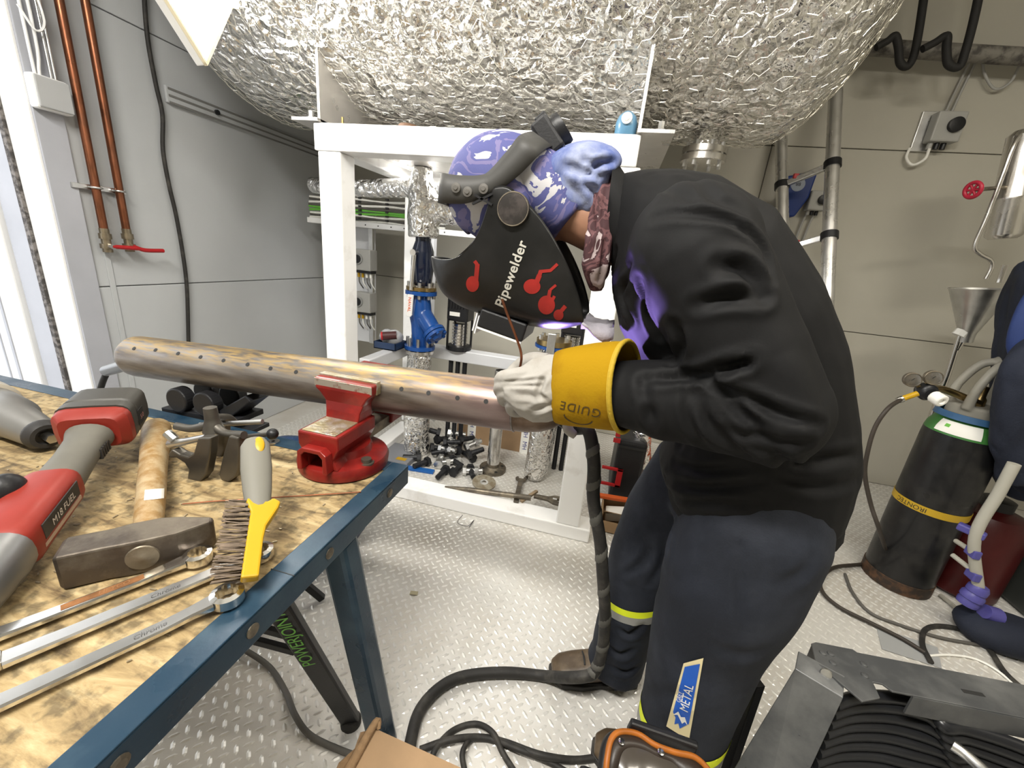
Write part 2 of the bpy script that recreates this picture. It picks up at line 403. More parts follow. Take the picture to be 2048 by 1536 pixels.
# ground outside the doorway
og = MB().box((-9, -5, -.12), (XL-.5, 6, -.06)).build('ground', mat('bright_gravel', (.62, .61, .58), .9, var=.1, vscale=10)); og['kind'] = 'structure'
bc = MB()
bc.box((-3.7, 1.22, -.06), (-3.2, 1.9, .55)).box((-3.72, 1.20, .50), (-3.18, 1.92, .58))
tag(bc.build('blue_crate', mat('blue_crate_plastic', (.02, .16, .40), .5), bevel=.01), 'blue crate standing outside the doorway', 'crate')

# ================================================================== foil wrapped tank
TY, TZ, TR, TX0, TX1, TD = 2.03, 2.43, .668, -1.745, .475, .30
def foil_mat(name, scale=1.0, rough=.085, base=(.88, .87, .85), strength=.9):
    m = bpy.data.materials.new(name); m.use_nodes = True; nt = m.node_tree; b = nt.nodes['Principled BSDF']
    b.inputs['Base Color'].default_value = (*base, 1); b.inputs['Metallic'].default_value = 1; b.inputs['Roughness'].default_value = rough
    tc = _n(nt, 'ShaderNodeTexCoord'); co = tc.outputs['Object']
    def bump(h, st, dist, prev=None):
        bp = _n(nt, 'ShaderNodeBump'); bp.inputs['Strength'].default_value = st; bp.inputs['Distance'].default_value = dist
        nt.links.new(h, bp.inputs['Height'])
        if prev: nt.links.new(prev, bp.inputs['Normal'])
        return bp.outputs[0]
    nz = _n(nt, 'ShaderNodeTexNoise'); nz.inputs['Scale'].default_value = 9*scale; nz.inputs['Detail'].default_value = 3; nt.links.new(co, nz.inputs[0])
    ad = _n(nt, 'ShaderNodeVectorMath', operation='MULTIPLY_ADD'); nt.links.new(nz.outputs['Color'], ad.inputs[0]); ad.inputs[1].default_value = (.16/scale,)*3; nt.links.new(co, ad.inputs[2])
    vo = _n(nt, 'ShaderNodeTexNoise', noise_type='RIDGED_MULTIFRACTAL'); vo.inputs['Scale'].default_value = 10*scale; vo.inputs['Detail'].default_value = 3; vo.inputs['Distortion'].default_value = .6; nt.links.new(ad.outputs[0], vo.inputs[0])
    vo2 = _n(nt, 'ShaderNodeTexVoronoi', feature='DISTANCE_TO_EDGE'); vo2.inputs['Scale'].default_value = 13*scale; nt.links.new(ad.outputs[0], vo2.inputs[0])
    n3 = _n(nt, 'ShaderNodeTexNoise'); n3.inputs['Scale'].default_value = 70*scale; n3.inputs['Detail'].default_value = 4; nt.links.new(co, n3.inputs[0])
    o = bump(vo2.outputs[0], 1.0*strength, .042/scale); o = bump(vo.outputs[0], .75*strength, .013/scale, o); o = bump(n3.outputs[0], .5*strength, .008/scale, o)
    nt.links.new(o, b.inputs['Normal']); return m
m_foil = foil_mat('aluminium_foil_insulation')
m_foil_s = foil_mat('aluminium_foil_wrap', 1.5, .16, strength=.6)
m_wire = mat('galvanised_wire', (.85, .82, .74), .35, 1.0)
def tank_point(s, th, dr=0.0):
    """s: arc length from the left tip, th: angle (0 = towards viewer, pi/2 = up)"""
    Ld = 0.80  # arc length of a dished end
    Lc = TX1-TX0
    if s < Ld: a = (1-s/Ld)*PI/2; x = TX0-(TD+dr)*math.sin(a); r = (TR+dr)*math.cos(a)
    elif s < Ld+Lc: x = TX0+s-Ld; r = TR+dr
    else: a = (s-Ld-Lc)/Ld*PI/2; x = TX1+(TD+dr)*math.sin(a); r = (TR+dr)*max(0, math.cos(a))
    return (x, TY-r*math.cos(th), TZ+r*math.sin(th))
S_TOT = 1.6+TX1-TX0
tank = root('insulated_tank', (-.63, TY, 1.66), 'large foil wrapped horizontal tank under wire netting on white frame', 'tank')
def tank_skin():
    n, m = 300, 300
    rows_ = [[tank_point(S_TOT*(i/n), 2*PI*j/m) for j in range(m+1)] for i in range(n+1)]
    mb = MB().grid(rows_); me = mb.mesh('foil_cladding')
    co = me_co(me); c = np.array([0, TY, TZ]); d = co-c; d[:, 0] = 0; r = np.linalg.norm(d, axis=1, keepdims=True)+1e-6; d /= r
    h = .014*vnoise(co, 5, 1)+.010*vnoise(co, 13, 2)+.007*vnoise(co, 30, 3)
    # overlapping sheet seams: shallow steps running around the girth
    for xs in (-1.5, -1.05, -.52, .1, .42):
        w = co[:, 0]+.03*vnoise(co, 6, int(abs(xs)*100)+4)-xs
        h += .009*np.exp(-(w/.012)**2)
    for zs in (2.02, 2.35): h += .007*np.exp(-((co[:, 2]+.02*vnoise(co, 5, 9)-zs)/.01)**2)*(co[:, 1] < TY)
    set_co(me, co+d*h[:, None]*np.minimum(1, r*3))
    return link('foil_cladding', me, m_foil, tank, smooth=180)
tank_skin()
def netting():
    a = .030; mb_v = []; edges = set()
    dx = 1.5*a; dy = a*math.sqrt(3); idx = {}
    def vid(s, y):
        k = (round(s/(a/2)), round(y/(dy/2)))
        if k not in idx: idx[k] = len(mb_v); mb_v.append((s, y))
        return idx[k]
    th0, th1 = -2.0, .5
    ny = int((th1-th0)*TR/dy); nx = int(S_TOT/dx)
    for j in range(ny):
        for i in range(nx):
            cx = i*dx; cyy = (j+.5*(i % 2))*dy
            pts = [vid(cx+a/2*sx_, cyy+dy/2*sy_) for sx_, sy_ in ((2,0),(1,1),(-1,1),(-2,0),(-1,-1),(1,-1))]
            for k in range(6): edges.add(tuple(sorted((pts[k], pts[(k+1) % 6]))))
    W = []
    r2 = random.Random(3)
    for s, y in mb_v:
        s2 = s+r2.uniform(-.007, .007); th = th0+(y+r2.uniform(-.006, .006))/TR
        W.append(Vector(tank_point(min(max(s2, .02), S_TOT-.02), th, .017+r2.uniform(-.004, .004))))
    v, f = [], []
    for i, j in edges:
        p, q = W[i], W[j]
        if (p-q).length < 1e-4 or (p-q).length > .1: continue
        x, y, d = frame_of(q-p); b = len(v); R = .0010
        for pp in (p, q):
            for k in range(3):
                an = 2*PI*k/3; v.append(tuple(pp+x*(R*math.cos(an))+y*(R*math.sin(an))))
        f += [(b+k, b+(k+1) % 3, b+3+(k+1) % 3, b+3+k) for k in range(3)]
    me = bpy.data.meshes.new('wire_netting'); me.from_pydata(v, [], f); me.update()
    return link('wire_netting', me, m_wire, tank, kind='stuff')
netting()
# torn insulation tufts and bottom nozzle
nb = aY(1408, 300, TY+.02)
noz = MB().lathe((nb.x, TY, TZ-TR+.03), (0,0,-1), [(0,.05),(.05,.05),(.06,.055),(.075,.055)], 24)
noz.build('nozzle', m_foil_s, tank, smooth=40)
nf = MB().lathe((nb.x, TY, TZ-TR-.045), (0,0,-1), [(0,.04),(.004,.088),(.026,.088),(.026,.075),(.032,.075),(.032,.088),(.055,.088),(.06,.04)], 32)
nzf = nf.build('nozzle_flange', m_steel, tank, smooth=40)
for k in range(8):
    a = 2*PI*k/8+.2; MB().cyl((nb.x+.072*math.cos(a), TY+.072*math.sin(a), TZ-TR-.03), (nb.x+.072*math.cos(a), TY+.072*math.sin(a), TZ-TR-.12), .008, 6).build('flange_bolt', m_zinc, nzf)
MB().ell(aY(1092, 0, TY-TR+.10)+V(.35, 0, .12), (.03,0,0), (0,.02,0), (0,0,.02)).build('insulation_tuft', mat('brown_insulation', (.30, .15, .05), .9, var=.3, vscale=60), tank)
def lifting(name, px, py):
    c = aY(px, py, TY-TR*.98)
    return c
# saddles: plates cut to the girth of the tank
def saddle(X):
    pts = [(1.617, 1.652), (1.617, 1.905)]
    for k in range(17):
        a = -2.47+(k/16)*(2.47*2-PI) if False else (PI+ .90) + (k/16)*(PI-1.80)
        pts.append((TY+math.cos(a)*(TR-.012), TZ+math.sin(a)*(TR-.012)))
    pts += [(2.443, 1.905), (2.443, 1.652)]
    return MB().prism(pts, (X, 0, 0), (0,1,0), (0,0,1), .012)
m_saddle = mat('saddle_plate_grey', (.62, .60, .57), .35, .6, var=.08, rvar=.1)
for X, sx in ((-1.246, -1), (0.0, 1)):
    sd = saddle(X).build('saddle', m_saddle, tank, bevel=.0015)
    mb = MB(); x0, x1 = (X-.115, X+.006) if sx < 0 else (X-.006, X+.115)
    mb.box((x0, 1.60, 1.650), (x1, 2.45, 1.662)); mb.build('saddle_foot', m_saddle, sd, bevel=.001)
    for yy in (1.66, 2.40):
        cxx = X+sx*.07
        MB().lathe((cxx, yy, 1.655), (0,0,1), [(0,.016),(.022,.016),(.022,.011),(.045,.011)], 6).build('anchor_bolt', m_zinc, sd)

# ================================================================== white skid frame
FX0, FX1, FY0, FY1 = -1.258, .020, 1.615, 2.45
fr = root('skid_frame', (-.62, 2.03, 0), 'white painted steel frame carrying the foil tank', 'frame')
def fbox(name, a, b, m=None): return MB().box(a, b).build(name, m or m_whiteframe, fr, bevel=.006)
for X0 in (FX0, FX1-.098):
    for Y0 in (FY0, FY1-.1): fbox('post', (X0, Y0+.001, .068), (X0+.105, Y0+.1, 1.548))
fbox('top_beam', (FX0-.012, FY0-.004, 1.548), (FX1-.01, FY0+.1, 1.648)); fbox('top_beam', (FX0-.012, FY1-.1, 1.548), (FX1-.01, FY1, 1.648))
fbox('top_beam', (FX0-.010, FY0+.101, 1.55), (FX0+.09, FY1-.101, 1.646)); fbox('top_beam', (FX1-.11, FY0+.101, 1.55), (FX1-.012, FY1-.101, 1.646))
fbox('base_beam', (FX0-.06, FY0-.002, .001), (.080, FY0+.105, .068)); pass
fbox('base_beam', (FX0, FY0+.106, .002), (FX0+.1, FY1-.106, .066))
m_midgrey = mat('frame_light_grey', (.60, .61, .63), .35, var=.04)
fbox('cross_rail', (FX0+.10, FY1-.30, .60), (FX1-.10, FY1-.22, .668), m_midgrey)
fbox('cross_rail', (FX0+.105, FY0+.1, .60), (FX0+.165, FY1-.302, .664), m_midgrey)
fbox('cross_rail', (FX1-.165, FY0+.1, .60), (FX1-.105, FY1-.302, .664), m_midgrey)
fbox('upright', (-1.075, 2.26, .67), (-1.025, 2.31, 1.545), m_midgrey)
# underside pan below the tank
fbox('under_plate', (FX0+.12, FY0+.15, 1.585), (FX1-.12, FY1-.13, 1.60), m_saddle)
# ================================================================== pipework inside the frame
QY = 2.05
def q(x, y, Y=QY): return aY(x, y, Y)
c0 = q(846, 400)
PX = c0.x
fp = root('foil_pipe_cross', (PX, QY, .9), 'foil wrapped pipe tee above the dark blue valve', 'pipe')
mb = MB()
zc = q(845, 375).z
mb.tube([(PX-.01, QY, 1.585), (PX-.008, QY, zc+.04), (PX, QY, zc-.02)], [.050, .052, .07], 18)
mb.tube([(PX, QY, zc+.02), (PX+.005, QY, q(850, 430).z), (PX+.01, QY, q(850, 476).z)], [.066, .082, .078], 18)
mb.tube([(-1.72, QY+.1, q(715, 372).z+.0), (-1.36, QY+.04, q(715, 374).z), (PX-.02, QY, zc)], [.042, .044, .048], 16)
mb.tube([(PX, QY, zc-.06), (PX+.12, QY, zc-.10), (PX+.55, QY+.02, zc-.13)], [.06, .064, .064], 16)
fme = remeshed(mb, .009, 3); co = me_co(fme); set_co(fme, co+me_no(fme)*(.004*vnoise(co, 45, 5)+.003*vnoise(co, 90, 6))[:, None])
link('foil_wrap', fme, m_foil_s, fp, smooth=180)
vz1 = q(850, 478).z; vz2 = q(850, 572).z
m_navy = mat('navy_enamel', (.012, .02, .05), .2, coat=.5)
va = root('ball_valve', (PX+.008, QY, vz2), 'dark blue ball valve with long white lever under the foil tee', 'valve')
H = vz1-vz2
MB().lathe((PX+.008, QY, vz2), (0,0,1), [(0,.040),(.1*H,.052),(.45*H,.060),(.75*H,.056),(.95*H,.040),(1.02*H,.040)], 28).build('valve_body', m_navy, va, smooth=50)
lv = MB(); l0 = q(829, 505, QY-.075); l1 = q(822, 580, QY-.09); l2 = q(818, 632, QY-.09)
lvm = mat('white_lever', (.78, .77, .75), .35)
lv.tube([l0, l0*.4+l1*.6, l1], [.012, .011, .010], 8)
lvo = lv.build('lever', m_steel, va, smooth=60)
u_ = (l1-l2).normalized(); side = V(1, 0, 0)
g1 = MB().prism([(-.017, -.062), (-.010, -.072), (.010, -.072), (.017, -.062), (.017, .045), (-.017, .045)], (l1+l2)/2, side, u_, .012).build('lever_grip', lvm, lvo, bevel=.003)
text_on('lettering', 'NAVAL', .024, (l1+l2)/2+V(0, -.0075, -.006), -u_, side, mat('orange_print', (.75, .12, .02), .5), lvo)
cp = q(829, 505, QY-.07); MB().cyl(cp+V(0, .06, 0), cp-V(0, .02, 0), .016, 14).build('stem', m_steel, va, smooth=40)
# Y strainer between two flanges
sb = q(845, 694).z; st_ = q(850, 586).z
ys = root('y_strainer', (PX+.005, QY, sb), 'bright blue cast Y strainer below the dark valve', 'strainer')
HS = st_-sb
mb = MB(); mb.lathe((PX+.005, QY, sb), (0,0,1), [(0,.045),(.12*HS,.044),(.4*HS,.05),(.6*HS,.062),(.8*HS,.055),(HS,.045)], 24)
bdir = V(.62, -.25, -.60).normalized(); b0 = V(PX+.005, QY, sb+.66*HS)
mb.tube([b0, b0+bdir*.07, b0+bdir*.135], [.052, .05, .046], 18)
sme = remeshed(mb, .006, 3); link('strainer_body', sme, m_bluepaint, ys, smooth=180)
capo = MB().lathe(b0+bdir*.125, bdir, [(0,.05),(.014,.062),(.03,.062),(.031,.05),(.034,.05),(.034,.06),(.05,.06),(.052,.03),(.065,.02)], 24).build('strainer_cap', m_bluepaint, ys, smooth=40)
for k in range(6):
    x, y, d = frame_of(bdir); a = k*PI/3; c = b0+bdir*.172+x*.05*math.cos(a)+y*.05*math.sin(a)
    MB().cyl(c, c+bdir*.012, .009, 6).build('cap_bolt', m_bluepaint, capo)
for zz, nm in ((st_, 'upper'), (sb, 'lower')):
    fo = MB().lathe((PX+.005, QY, zz-.010), (0,0,1), [(0,.04),(0,.084),(.020,.084),(.020,.04)], 32).build('flange', m_bluepaint, ys, smooth=40)
    mo = MB().lathe((PX+.005, QY, zz+(.013 if nm == 'upper' else -.034)), (0,0,1), [(0,.04),(0,.080),(.018,.080),(.018,.04)], 32).build('mating_flange', m_brass if nm == 'upper' else m_steel, ys, smooth=40)
    for k in range(8):
        a = k*PI/4+.3; x, y = PX+.005+.067*math.cos(a), QY+.067*math.sin(a)
        MB().cyl((x, y, zz-.03), (x, y, zz+.055), .009, 6).build('bolt', m_zinc, mo)
fd = root('foil_downpipe', (-1.0, QY, 0), 'foil wrapped downpipe standing under the blue strainer', 'pipe')
mb = MB().tube([(PX+.005, QY, sb-.035), (PX, QY, .35), (-1.0, 2.07, .0)], [.066, .074, .078], 22, sub=14)
me = mb.mesh('foil_wrap'); co = me_co(me); set_co(me, co+np.column_stack([.005*vnoise(co, 40, 7), .005*vnoise(co, 40, 8), 0*co[:, 0]]))
link('foil_wrap', me, m_foil_s, fd, smooth=180)

# pumps
def pump(name, px, Yp, ztop, zmid, zbot, label, r=.062):
    X = aY(px, 640, Yp).x
    p = root(name, (X, Yp, 0), label, 'pump')
    H = ztop-zmid
    mo = MB().obox((X, Yp, zmid+H/2+.0), (r, 0, 0), (0, r, 0), (0, 0, H/2)).build('motor', m_black, p, bevel=.012)
    MB().obox((X-.012, Yp-r-.002, zmid+H*.30), (.030, 0, 0), (0, .001, 0), (0, 0, .011)).build('rating_plate', m_paper, mo)
    for k in range(7): MB().obox((X-r*.8+k*r*.27, Yp-r-.003, zmid+H*.72), (.003, 0, 0), (0, .004, 0), (0, 0, H*.2)).build('cooling_fin', m_black, mo)
    pr = []; n = 7; h = (zmid-zbot)*.8
    for k in range(n): pr += [(k*h/n, r*.62), (k*h/n+.003, r*.72), ((k+.8)*h/n, r*.72), ((k+.9)*h/n, r*.62)]
    MB().lathe((X, Yp, zbot+.02), (0,0,1), pr, 24).build('stage_stack', m_steel, p, smooth=35)
    for s in (-1, 1):
        for t in (-1, 1): MB().cyl((X+s*r*.85, Yp+t*r*.85, zbot), (X+s*r*.85, Yp+t*r*.85, zmid+.01), .007, 8).build('tie_rod', m_blackmetal, p)
    MB().lathe((X, Yp, zbot-.006), (0,0,1), [(0,r*1.15),(.026,r*1.15),(.03,r*.7)], 28).build('foot', m_blackmetal, p, smooth=40)
    for s in (-.7, 0, .7): MB().cyl((X+s*r, Yp, .0), (X+s*r, Yp, zbot-.004), .014, 10).build('support_tube', m_blackmetal, p)
    return p
pump('booster_pump', 921, 2.19, q(915, 590, 2.19).z, q(915, 640, 2.19).z, q(920, 697, 2.19).z, 'black vertical pump with steel stack beside the blue strainer')
pump('booster_pump', 1150, 2.24, q(1150, 600, 2.24).z, q(1150, 668, 2.24).z, q(1150, 720, 2.24).z, 'black pump half hidden behind the labelled blue flange')
f2 = q(1108, 690, 2.06)
fs = root('flange_stub', (f2.x, f2.y, 0), 'brass and blue flange on a foil stub, marked with a 2', 'flange')
MB().lathe((f2.x, f2.y, f2.z-.012), (0,0,1), [(0,.05),(0,.098),(.014,.098),(.014,.05)], 32).build('lower_flange', m_bluepaint, fs, smooth=40)
bf = MB().lathe((f2.x, f2.y, f2.z+.004), (0,0,1), [(0,.05),(0,.092),(.026,.092),(.026,.05)], 32).build('upper_flange', m_brass, fs, smooth=40)
for k in range(6):
    a = k*PI/3+.5; MB().cyl((f2.x+.075*math.cos(a), f2.y+.075*math.sin(a), f2.z-.03), (f2.x+.075*math.cos(a), f2.y+.075*math.sin(a), f2.z+.05), .011, 6).build('bolt', m_zinc, bf)
MB().box((f2.x-.022, f2.y-.112, f2.z-.05), (f2.x+.018, f2.y-.104, f2.z+.075)).build('bracket', m_zinc, fs, bevel=.002)
lb = MB().box((f2.x-.062, f2.y-.106, f2.z-.062), (f2.x+.018, f2.y-.1035, f2.z-.025)).build('tag', m_paper, fs)
text_on('lettering', '2', .034, (f2.x-.043, f2.y-.1065, f2.z-.043), (1,0,0), (0,0,1), m_ink, lb)
MB().tube([(f2.x, f2.y, f2.z-.015), (f2.x-.005, f2.y, .30), (f2.x-.02, f2.y+.02, .02)], [.058, .066, .060], 20, sub=8).build('foil_wrap', m_foil_s, fs, smooth=180)
# switch boxes, trunking and wiring on a backplate
bp_ = root('wiring_panel', (-1.32, 2.56, .55), 'grey mounting rail with two isolator boxes and wires behind left post', 'panel')
r0 = q(742, 470, 2.56)
MB().box((r0.x-.30, 2.57, .52), (r0.x+.02, 2.585, 1.40)).build('backplate', m_midgrey, bp_, bevel=.002)
MB().box((r0.x-.012, 2.545, .52), (r0.x+.02, 2.57, 1.40)).build('upright_rail', m_zinc, bp_, bevel=.002)
m_box = mat('pale_grey_enclosure', (.58, .575, .54), .45, var=.03)
for py in (520, 604):
    c = q(731, py, 2.54); bo = MB().obox(c, (.062, 0, 0), (0, .045, 0), (0, 0, .068)).build('isolator_box', m_box, bp_, bevel=.006)
    MB().cyl(c+V(-.024, -.04, .005), c+V(-.024, -.058, .005), .034, 24).build('collar', mat('dark_collar_%d' % py, (.5, .5, .48), .4), bo)
    MB().cyl(c+V(-.024, -.05, .005), c+V(-.024, -.066, .005), .026, 24).build('rotary_knob', m_black, bo, bevel=.002)
    MB().obox(c+V(0, .0, -.078), (.060, 0, 0), (0, .03, 0), (0, 0, .008)).build('gland_strip', m_black, bo)
    for k in range(4):
        x = c.x-.045+k*.03; MB().cyl((x, c.y-.01, c.z-.08), (x, c.y-.01, c.z-.115), .009, 8).build('gland', m_yellow if k < 2 else m_paper, bo)
        MB().tube([(x, c.y-.01, c.z-.11), (x+.008, c.y-.015, c.z-.15), (x+.02, c.y+.01, c.z-.19)], .004, 6).build('lead', m_paper if k % 2 else m_greyrubber, bo)
ct = root('cable_tray', (-1.5, 2.5, 1.3), 'perforated tray of white and green cables above the isolators', 'cable tray')
a0 = q(716, 445, 2.5); a1 = q(1010, 462, 2.5)
tr = MB().box((a0.x-.35, 2.46, a0.z-.028), (a1.x+.3, 2.475, a0.z+.004)); tr.box((a0.x-.35, 2.475, a0.z-.028), (a1.x+.3, 2.56, a0.z-.022)); tro = tr.build('tray', m_white, ct, bevel=.001)
for k in range(9): MB().cyl((a0.x-.1+k*.09, 2.4615, a0.z-.012), (a0.x-.1+k*.09, 2.458, a0.z-.012), .004, 10).build('slot', m_ink, tro)
tt = q(716, 396, 2.5).z
for k in range(9):
    z = a0.z+.008+(tt-a0.z-.02)*k/8; m_ = m_green if k in (3, 4) else (m_paper if k % 2 == 0 else m_greyrubber)
    pts = [(a0.x-.35+j*.12, 2.49+.006*math.sin(j*1.3+k), z+.004*math.sin(j*1.7+k*2)) for j in range(9)]
    MB().tube(pts, .0075, 7, 3).build('cable', m_, ct, smooth=60)
for x in (q(722, 420, 2.49).x, q(776, 420, 2.49).x): 
    for dz in np.linspace(a0.z, tt, 7): MB().obox((x, 2.478, dz), (.009, 0, 0), (0, .006, 0), (0, 0, .005)).build('cable_tie', m_ink, ct)

# ================================================================== things on the floor inside the frame
sp = aZ(985, 940, 0)
ss = root('steel_stub_pipe', (sp.x, sp.y, 0), 'bare stainless pipe standing on its round flange', 'pipe')
ztop = aY(985, 738, sp.y).z
MB().lathe((sp.x, sp.y, .0), (0,0,1), [(0,.078),(.020,.078),(.020,.05),(.030,.038),(.05,.0365)], 36).build('flange', m_dirtysteel, ss, smooth=40)
MB().lathe((sp.x, sp.y, .02), (0,0,1), [(0,.0365),(ztop-.02,.0365),(ztop-.02,.0335),(.02,.0335)], 30, caps=False).build('pipe', m_steel, ss, smooth=40)
for k in range(4):
    a = k*PI/2+.6; MB().cyl((sp.x+.06*math.cos(a), sp.y+.06*math.sin(a), .019), (sp.x+.06*math.cos(a), sp.y+.06*math.sin(a), .0212), .009, 12).build('bolt_hole', m_ink, ss)
f2b = aZ(1075, 950, 0)
fc_ = MB().tube([(f2b.x, f2b.y, .0), (f2b.x, f2b.y, .04), (f2b.x+.005, f2b.y, .25), (f2b.x+.02, f2b.y+.02, .55)], [.02, .060, .066, .066], 22, 8)
me = fc_.mesh('foil_pipe_end'); co = me_co(me); set_co(me, co+np.column_stack([.005*vnoise(co, 40, 17), .005*vnoise(co, 40, 18), 0*co[:, 0]]))
tag(link('foil_pipe_end', me, m_foil_s, smooth=180), 'foil wrapped pipe end reaching down beside the open spanner', 'pipe')
# taped cardboard box at the back
cb0 = aZ(918, 893, 0); cbY = 2.36
x0 = aY(912, 880, cbY).x; x1 = aY(1058, 880, cbY).x; zt = aY(985, 838, cbY).z
cb = root('cardboard_box', ((x0+x1)/2, cbY+.12, 0), 'closed cardboard box with printed tape behind the steel stub pipe', 'box')
MB().box((x0, cbY, 0), (x1, cbY+.26, zt)).build('carton', m_card, cb, bevel=.003)
for px in (942, 1050):
    x = aY(px, 880, cbY).x; tp = MB().box((x-.028, cbY-.0015, .0), (x+.028, cbY+.002, zt+.001)).build('tape', m_paper, cb)
    for k, zf in enumerate((.28, .72)): text_on('lettering', 'MH', .04, (x, cbY-.002, zt*zf), (0,0,-1), (1,0,0), mat('blue_ink_%d%d' % (px, k), (.03, .05, .35), .5), tp)
# heap of hex bolts
def bolt_proto(L, r, zinc):
    b = root('hex_bolt', (0, 0, 0), 'dark hex bolt in the heap of loose bolts under the tank', 'bolt', 'loose hex bolts under the tank')
    MB().cyl((0, 0, 0), (0, 0, r*1.3), r*1.75, 6).build('bolt_head', m_blackmetal if not zinc else m_zinc, b, bevel=.001)
    MB().lathe((0, 0, r*1.25), (0,0,1), [(0, r), (L*.5, r), (L*.5+.001, r*.93), (L-.003, r*.93), (L, r*.7)], 12).build('shank', m_zinc if zinc else m_blackmetal, b, smooth=40)
    if zinc: MB().cyl((0, 0, L*.7), (0, 0, L*.7+r*1.4), r*1.7, 6).build('nut', m_zinc, b, bevel=.001)
    return b
p_d = bolt_proto(.085, .0165, False); p_z = bolt_proto(.095, .0165, True)
used = {0: False, 1: False}
spots = [(842,915,0,200),(858,922,0,240),(876,930,0,100),(893,938,0,265),(905,946,0,80),(925,941,0,20),(940,935,0,300),(948,918,0,150),(868,905,0,60),(885,912,0,140),
         (902,918,0,330),(920,920,0,220),(935,910,1,40),(860,895,1,30),(880,896,1,350),(898,900,1,200),(915,903,1,100),(930,895,1,45),(872,880,2,60),(888,884,2,10),(905,887,2,120),(918,880,2,45),(880,866,3,200),(895,864,3,20)]
for i, (px, py, lay, ang) in enumerate(spots):
    z = .0295+lay*.034; c = aZ(px, py, z); zi = 1 if i % 3 == 2 else 0
    src = p_z if zi else p_d
    o = src if not used[zi] else copy_tree(src); used[zi] = True
    tilt = PI/2-(.0 if lay == 0 else .25*((i*7) % 5-2)/2)
    o.matrix_basis = Matrix.Translation(c) @ Matrix.Rotation(math.radians(ang), 4, 'Z') @ Matrix.Rotation(tilt, 4, 'Y')
    if zi: o['label'] = 'zinc plated hex bolt with nut in the heap of loose bolts'
# grey case, blue strip
c = aZ(796, 915, 0.03)
gc = MB().box((c.x-.16, c.y-.05, .0), (c.x+.085, c.y+.16, .035)).build('plastic_case', mat('grey_case', (.30, .31, .34), .4), bevel=.006)
tag(gc, 'flat grey case with a yellow sticker beside the foil downpipe', 'case')
MB().box((c.x-.0, c.y-.03, .0352), (c.x+.06, c.y+.0, .0362)).build('sticker', m_yellow, gc)
b0_, b1_ = aZ(806, 934, .008), aZ(868, 944, .008)
tag(MB().bar(b0_, b1_, .034, .014).build('plastic_strip', mat('blue_plastic_strip', (.02, .16, .55), .35), bevel=.002), 'flat blue plastic strip on the tread plate by the bench corner', 'strip')
# small tray of sealing parts on the left cross rail
tr0 = q(790, 695, 1.98)
ty = root('parts_tray', (tr0.x-.04, 1.98, .665), 'small dark blue tray with clear bag and red pipe end on the rail', 'tray')
mb = MB().box((tr0.x-.10, 1.93, .666), (tr0.x+.03, 2.05, .672))
for a, b in (((tr0.x-.10, 1.93, .666), (tr0.x-.095, 2.05, .705)), ((tr0.x+.025, 1.93, .666), (tr0.x+.03, 2.05, .705)), ((tr0.x-.1, 1.93, .666), (tr0.x+.03, 1.935, .705)), ((tr0.x-.1, 2.045, .666), (tr0.x+.03, 2.05, .705))): mb.box(a, b)
mb.build('tray_shell', mat('dark_blue_tray', (.03, .06, .14), .35), ty, bevel=.001)
bagv = MB().ell((tr0.x-.03, 1.99, .725), (.065, 0, 0), (0, .05, 0), (0, 0, .045), 24, 16).mesh('clear_bag'); co = me_co(bagv); set_co(bagv, co+me_no(bagv)*(.012*vnoise(co, 70, 11))[:, None])
link('clear_bag', bagv, mat('crinkled_clear_bag', (.75, .76, .78), .15, .25, bump=.5, bscale=90), ty, smooth=60)
re0 = q(764, 672, 1.93)
rp = root('red_pipe_end', re0, 'short dark pipe with a red ring on the parts tray', 'pipe')
MB().lathe(re0, (.9, .5, .1), [(0,.016),(0,.022),(.075,.022)], 20, caps=False).build('pipe', mat('dark_red_rubber', (.10, .03, .03), .5), rp, smooth=40)
MB().torus(re0, (.9, .5, .1), .0185, .0055, 24, 8).build('ring', m_redplast, rp, smooth=60)
# chisel, disc, spanner, adjustable spanner, stick
ch0, ch1 = aZ(890, 973, .072), aZ(1062, 996, .092)
pb = root('pry_bar', ch0, 'tapered steel pry bar lying over the frame base beam', 'pry bar')
MB().tube([ch0, ch0+(ch1-ch0)*.3, ch1], [.004, .013, .014], 8, smooth=False).build('bar', m_dirtysteel, pb, smooth=50)
dc = aZ(968, 966, .055)
dm = mat('grinding_disc_beige', (.42, .38, .29), .8, col2=(.28, .22, .14), mixscale=30)
gd = root('grinding_disc', dc, 'worn beige grinding disc leaning on the pry bar', 'disc')
tl = V(.08, -.1, 1).normalized()
MB().lathe(dc, tl, [(0,.012),(0,.063),(.006,.063),(.006,.012)], 36, caps=False).build('disc', dm, gd, smooth=40)
MB().lathe(dc, tl, [(-.001,.011),(-.001,.022),(.0072,.022),(.0072,.011)], 24, caps=False).build('hub_ring', m_zinc, gd, smooth=40)
def open_spanner(name, p_head, p_end, w, jaw, th, m, label, up=V(0,0,1)):
    r_ = root(name, p_head, label, 'wrench')
    u = (Vector(p_head)-Vector(p_end)); L = u.length; u.normalize(); s = u.cross(up).normalized(); n = s.cross(u)
    h = jaw
    poly = [(-w/2, 0), (w/2, 0), (w/2, L-h*1.2), (h*.95, L-h*.5), (h*1.05, L+h*.35), (h*.75, L+h*.95), (h*.45, L+h*.8), (h*.45, L+h*.05), (-h*.45, L+h*.05), (-h*.45, L+h*.8), (-h*.75, L+h*.95), (-h*1.05, L+h*.35), (-h*.95, L-h*.5), (-w/2, L-h*1.2)]
    MB().prism(poly, p_end, s, u, th).build('wrench_body', m, r_, bevel=.002); return r_
open_spanner('open_end_wrench', aZ(1042, 958, .012), aZ(1032, 1004, .075), .026, .030, .010, m_dirtysteel, 'old open end wrench leaning on the frame base beam')
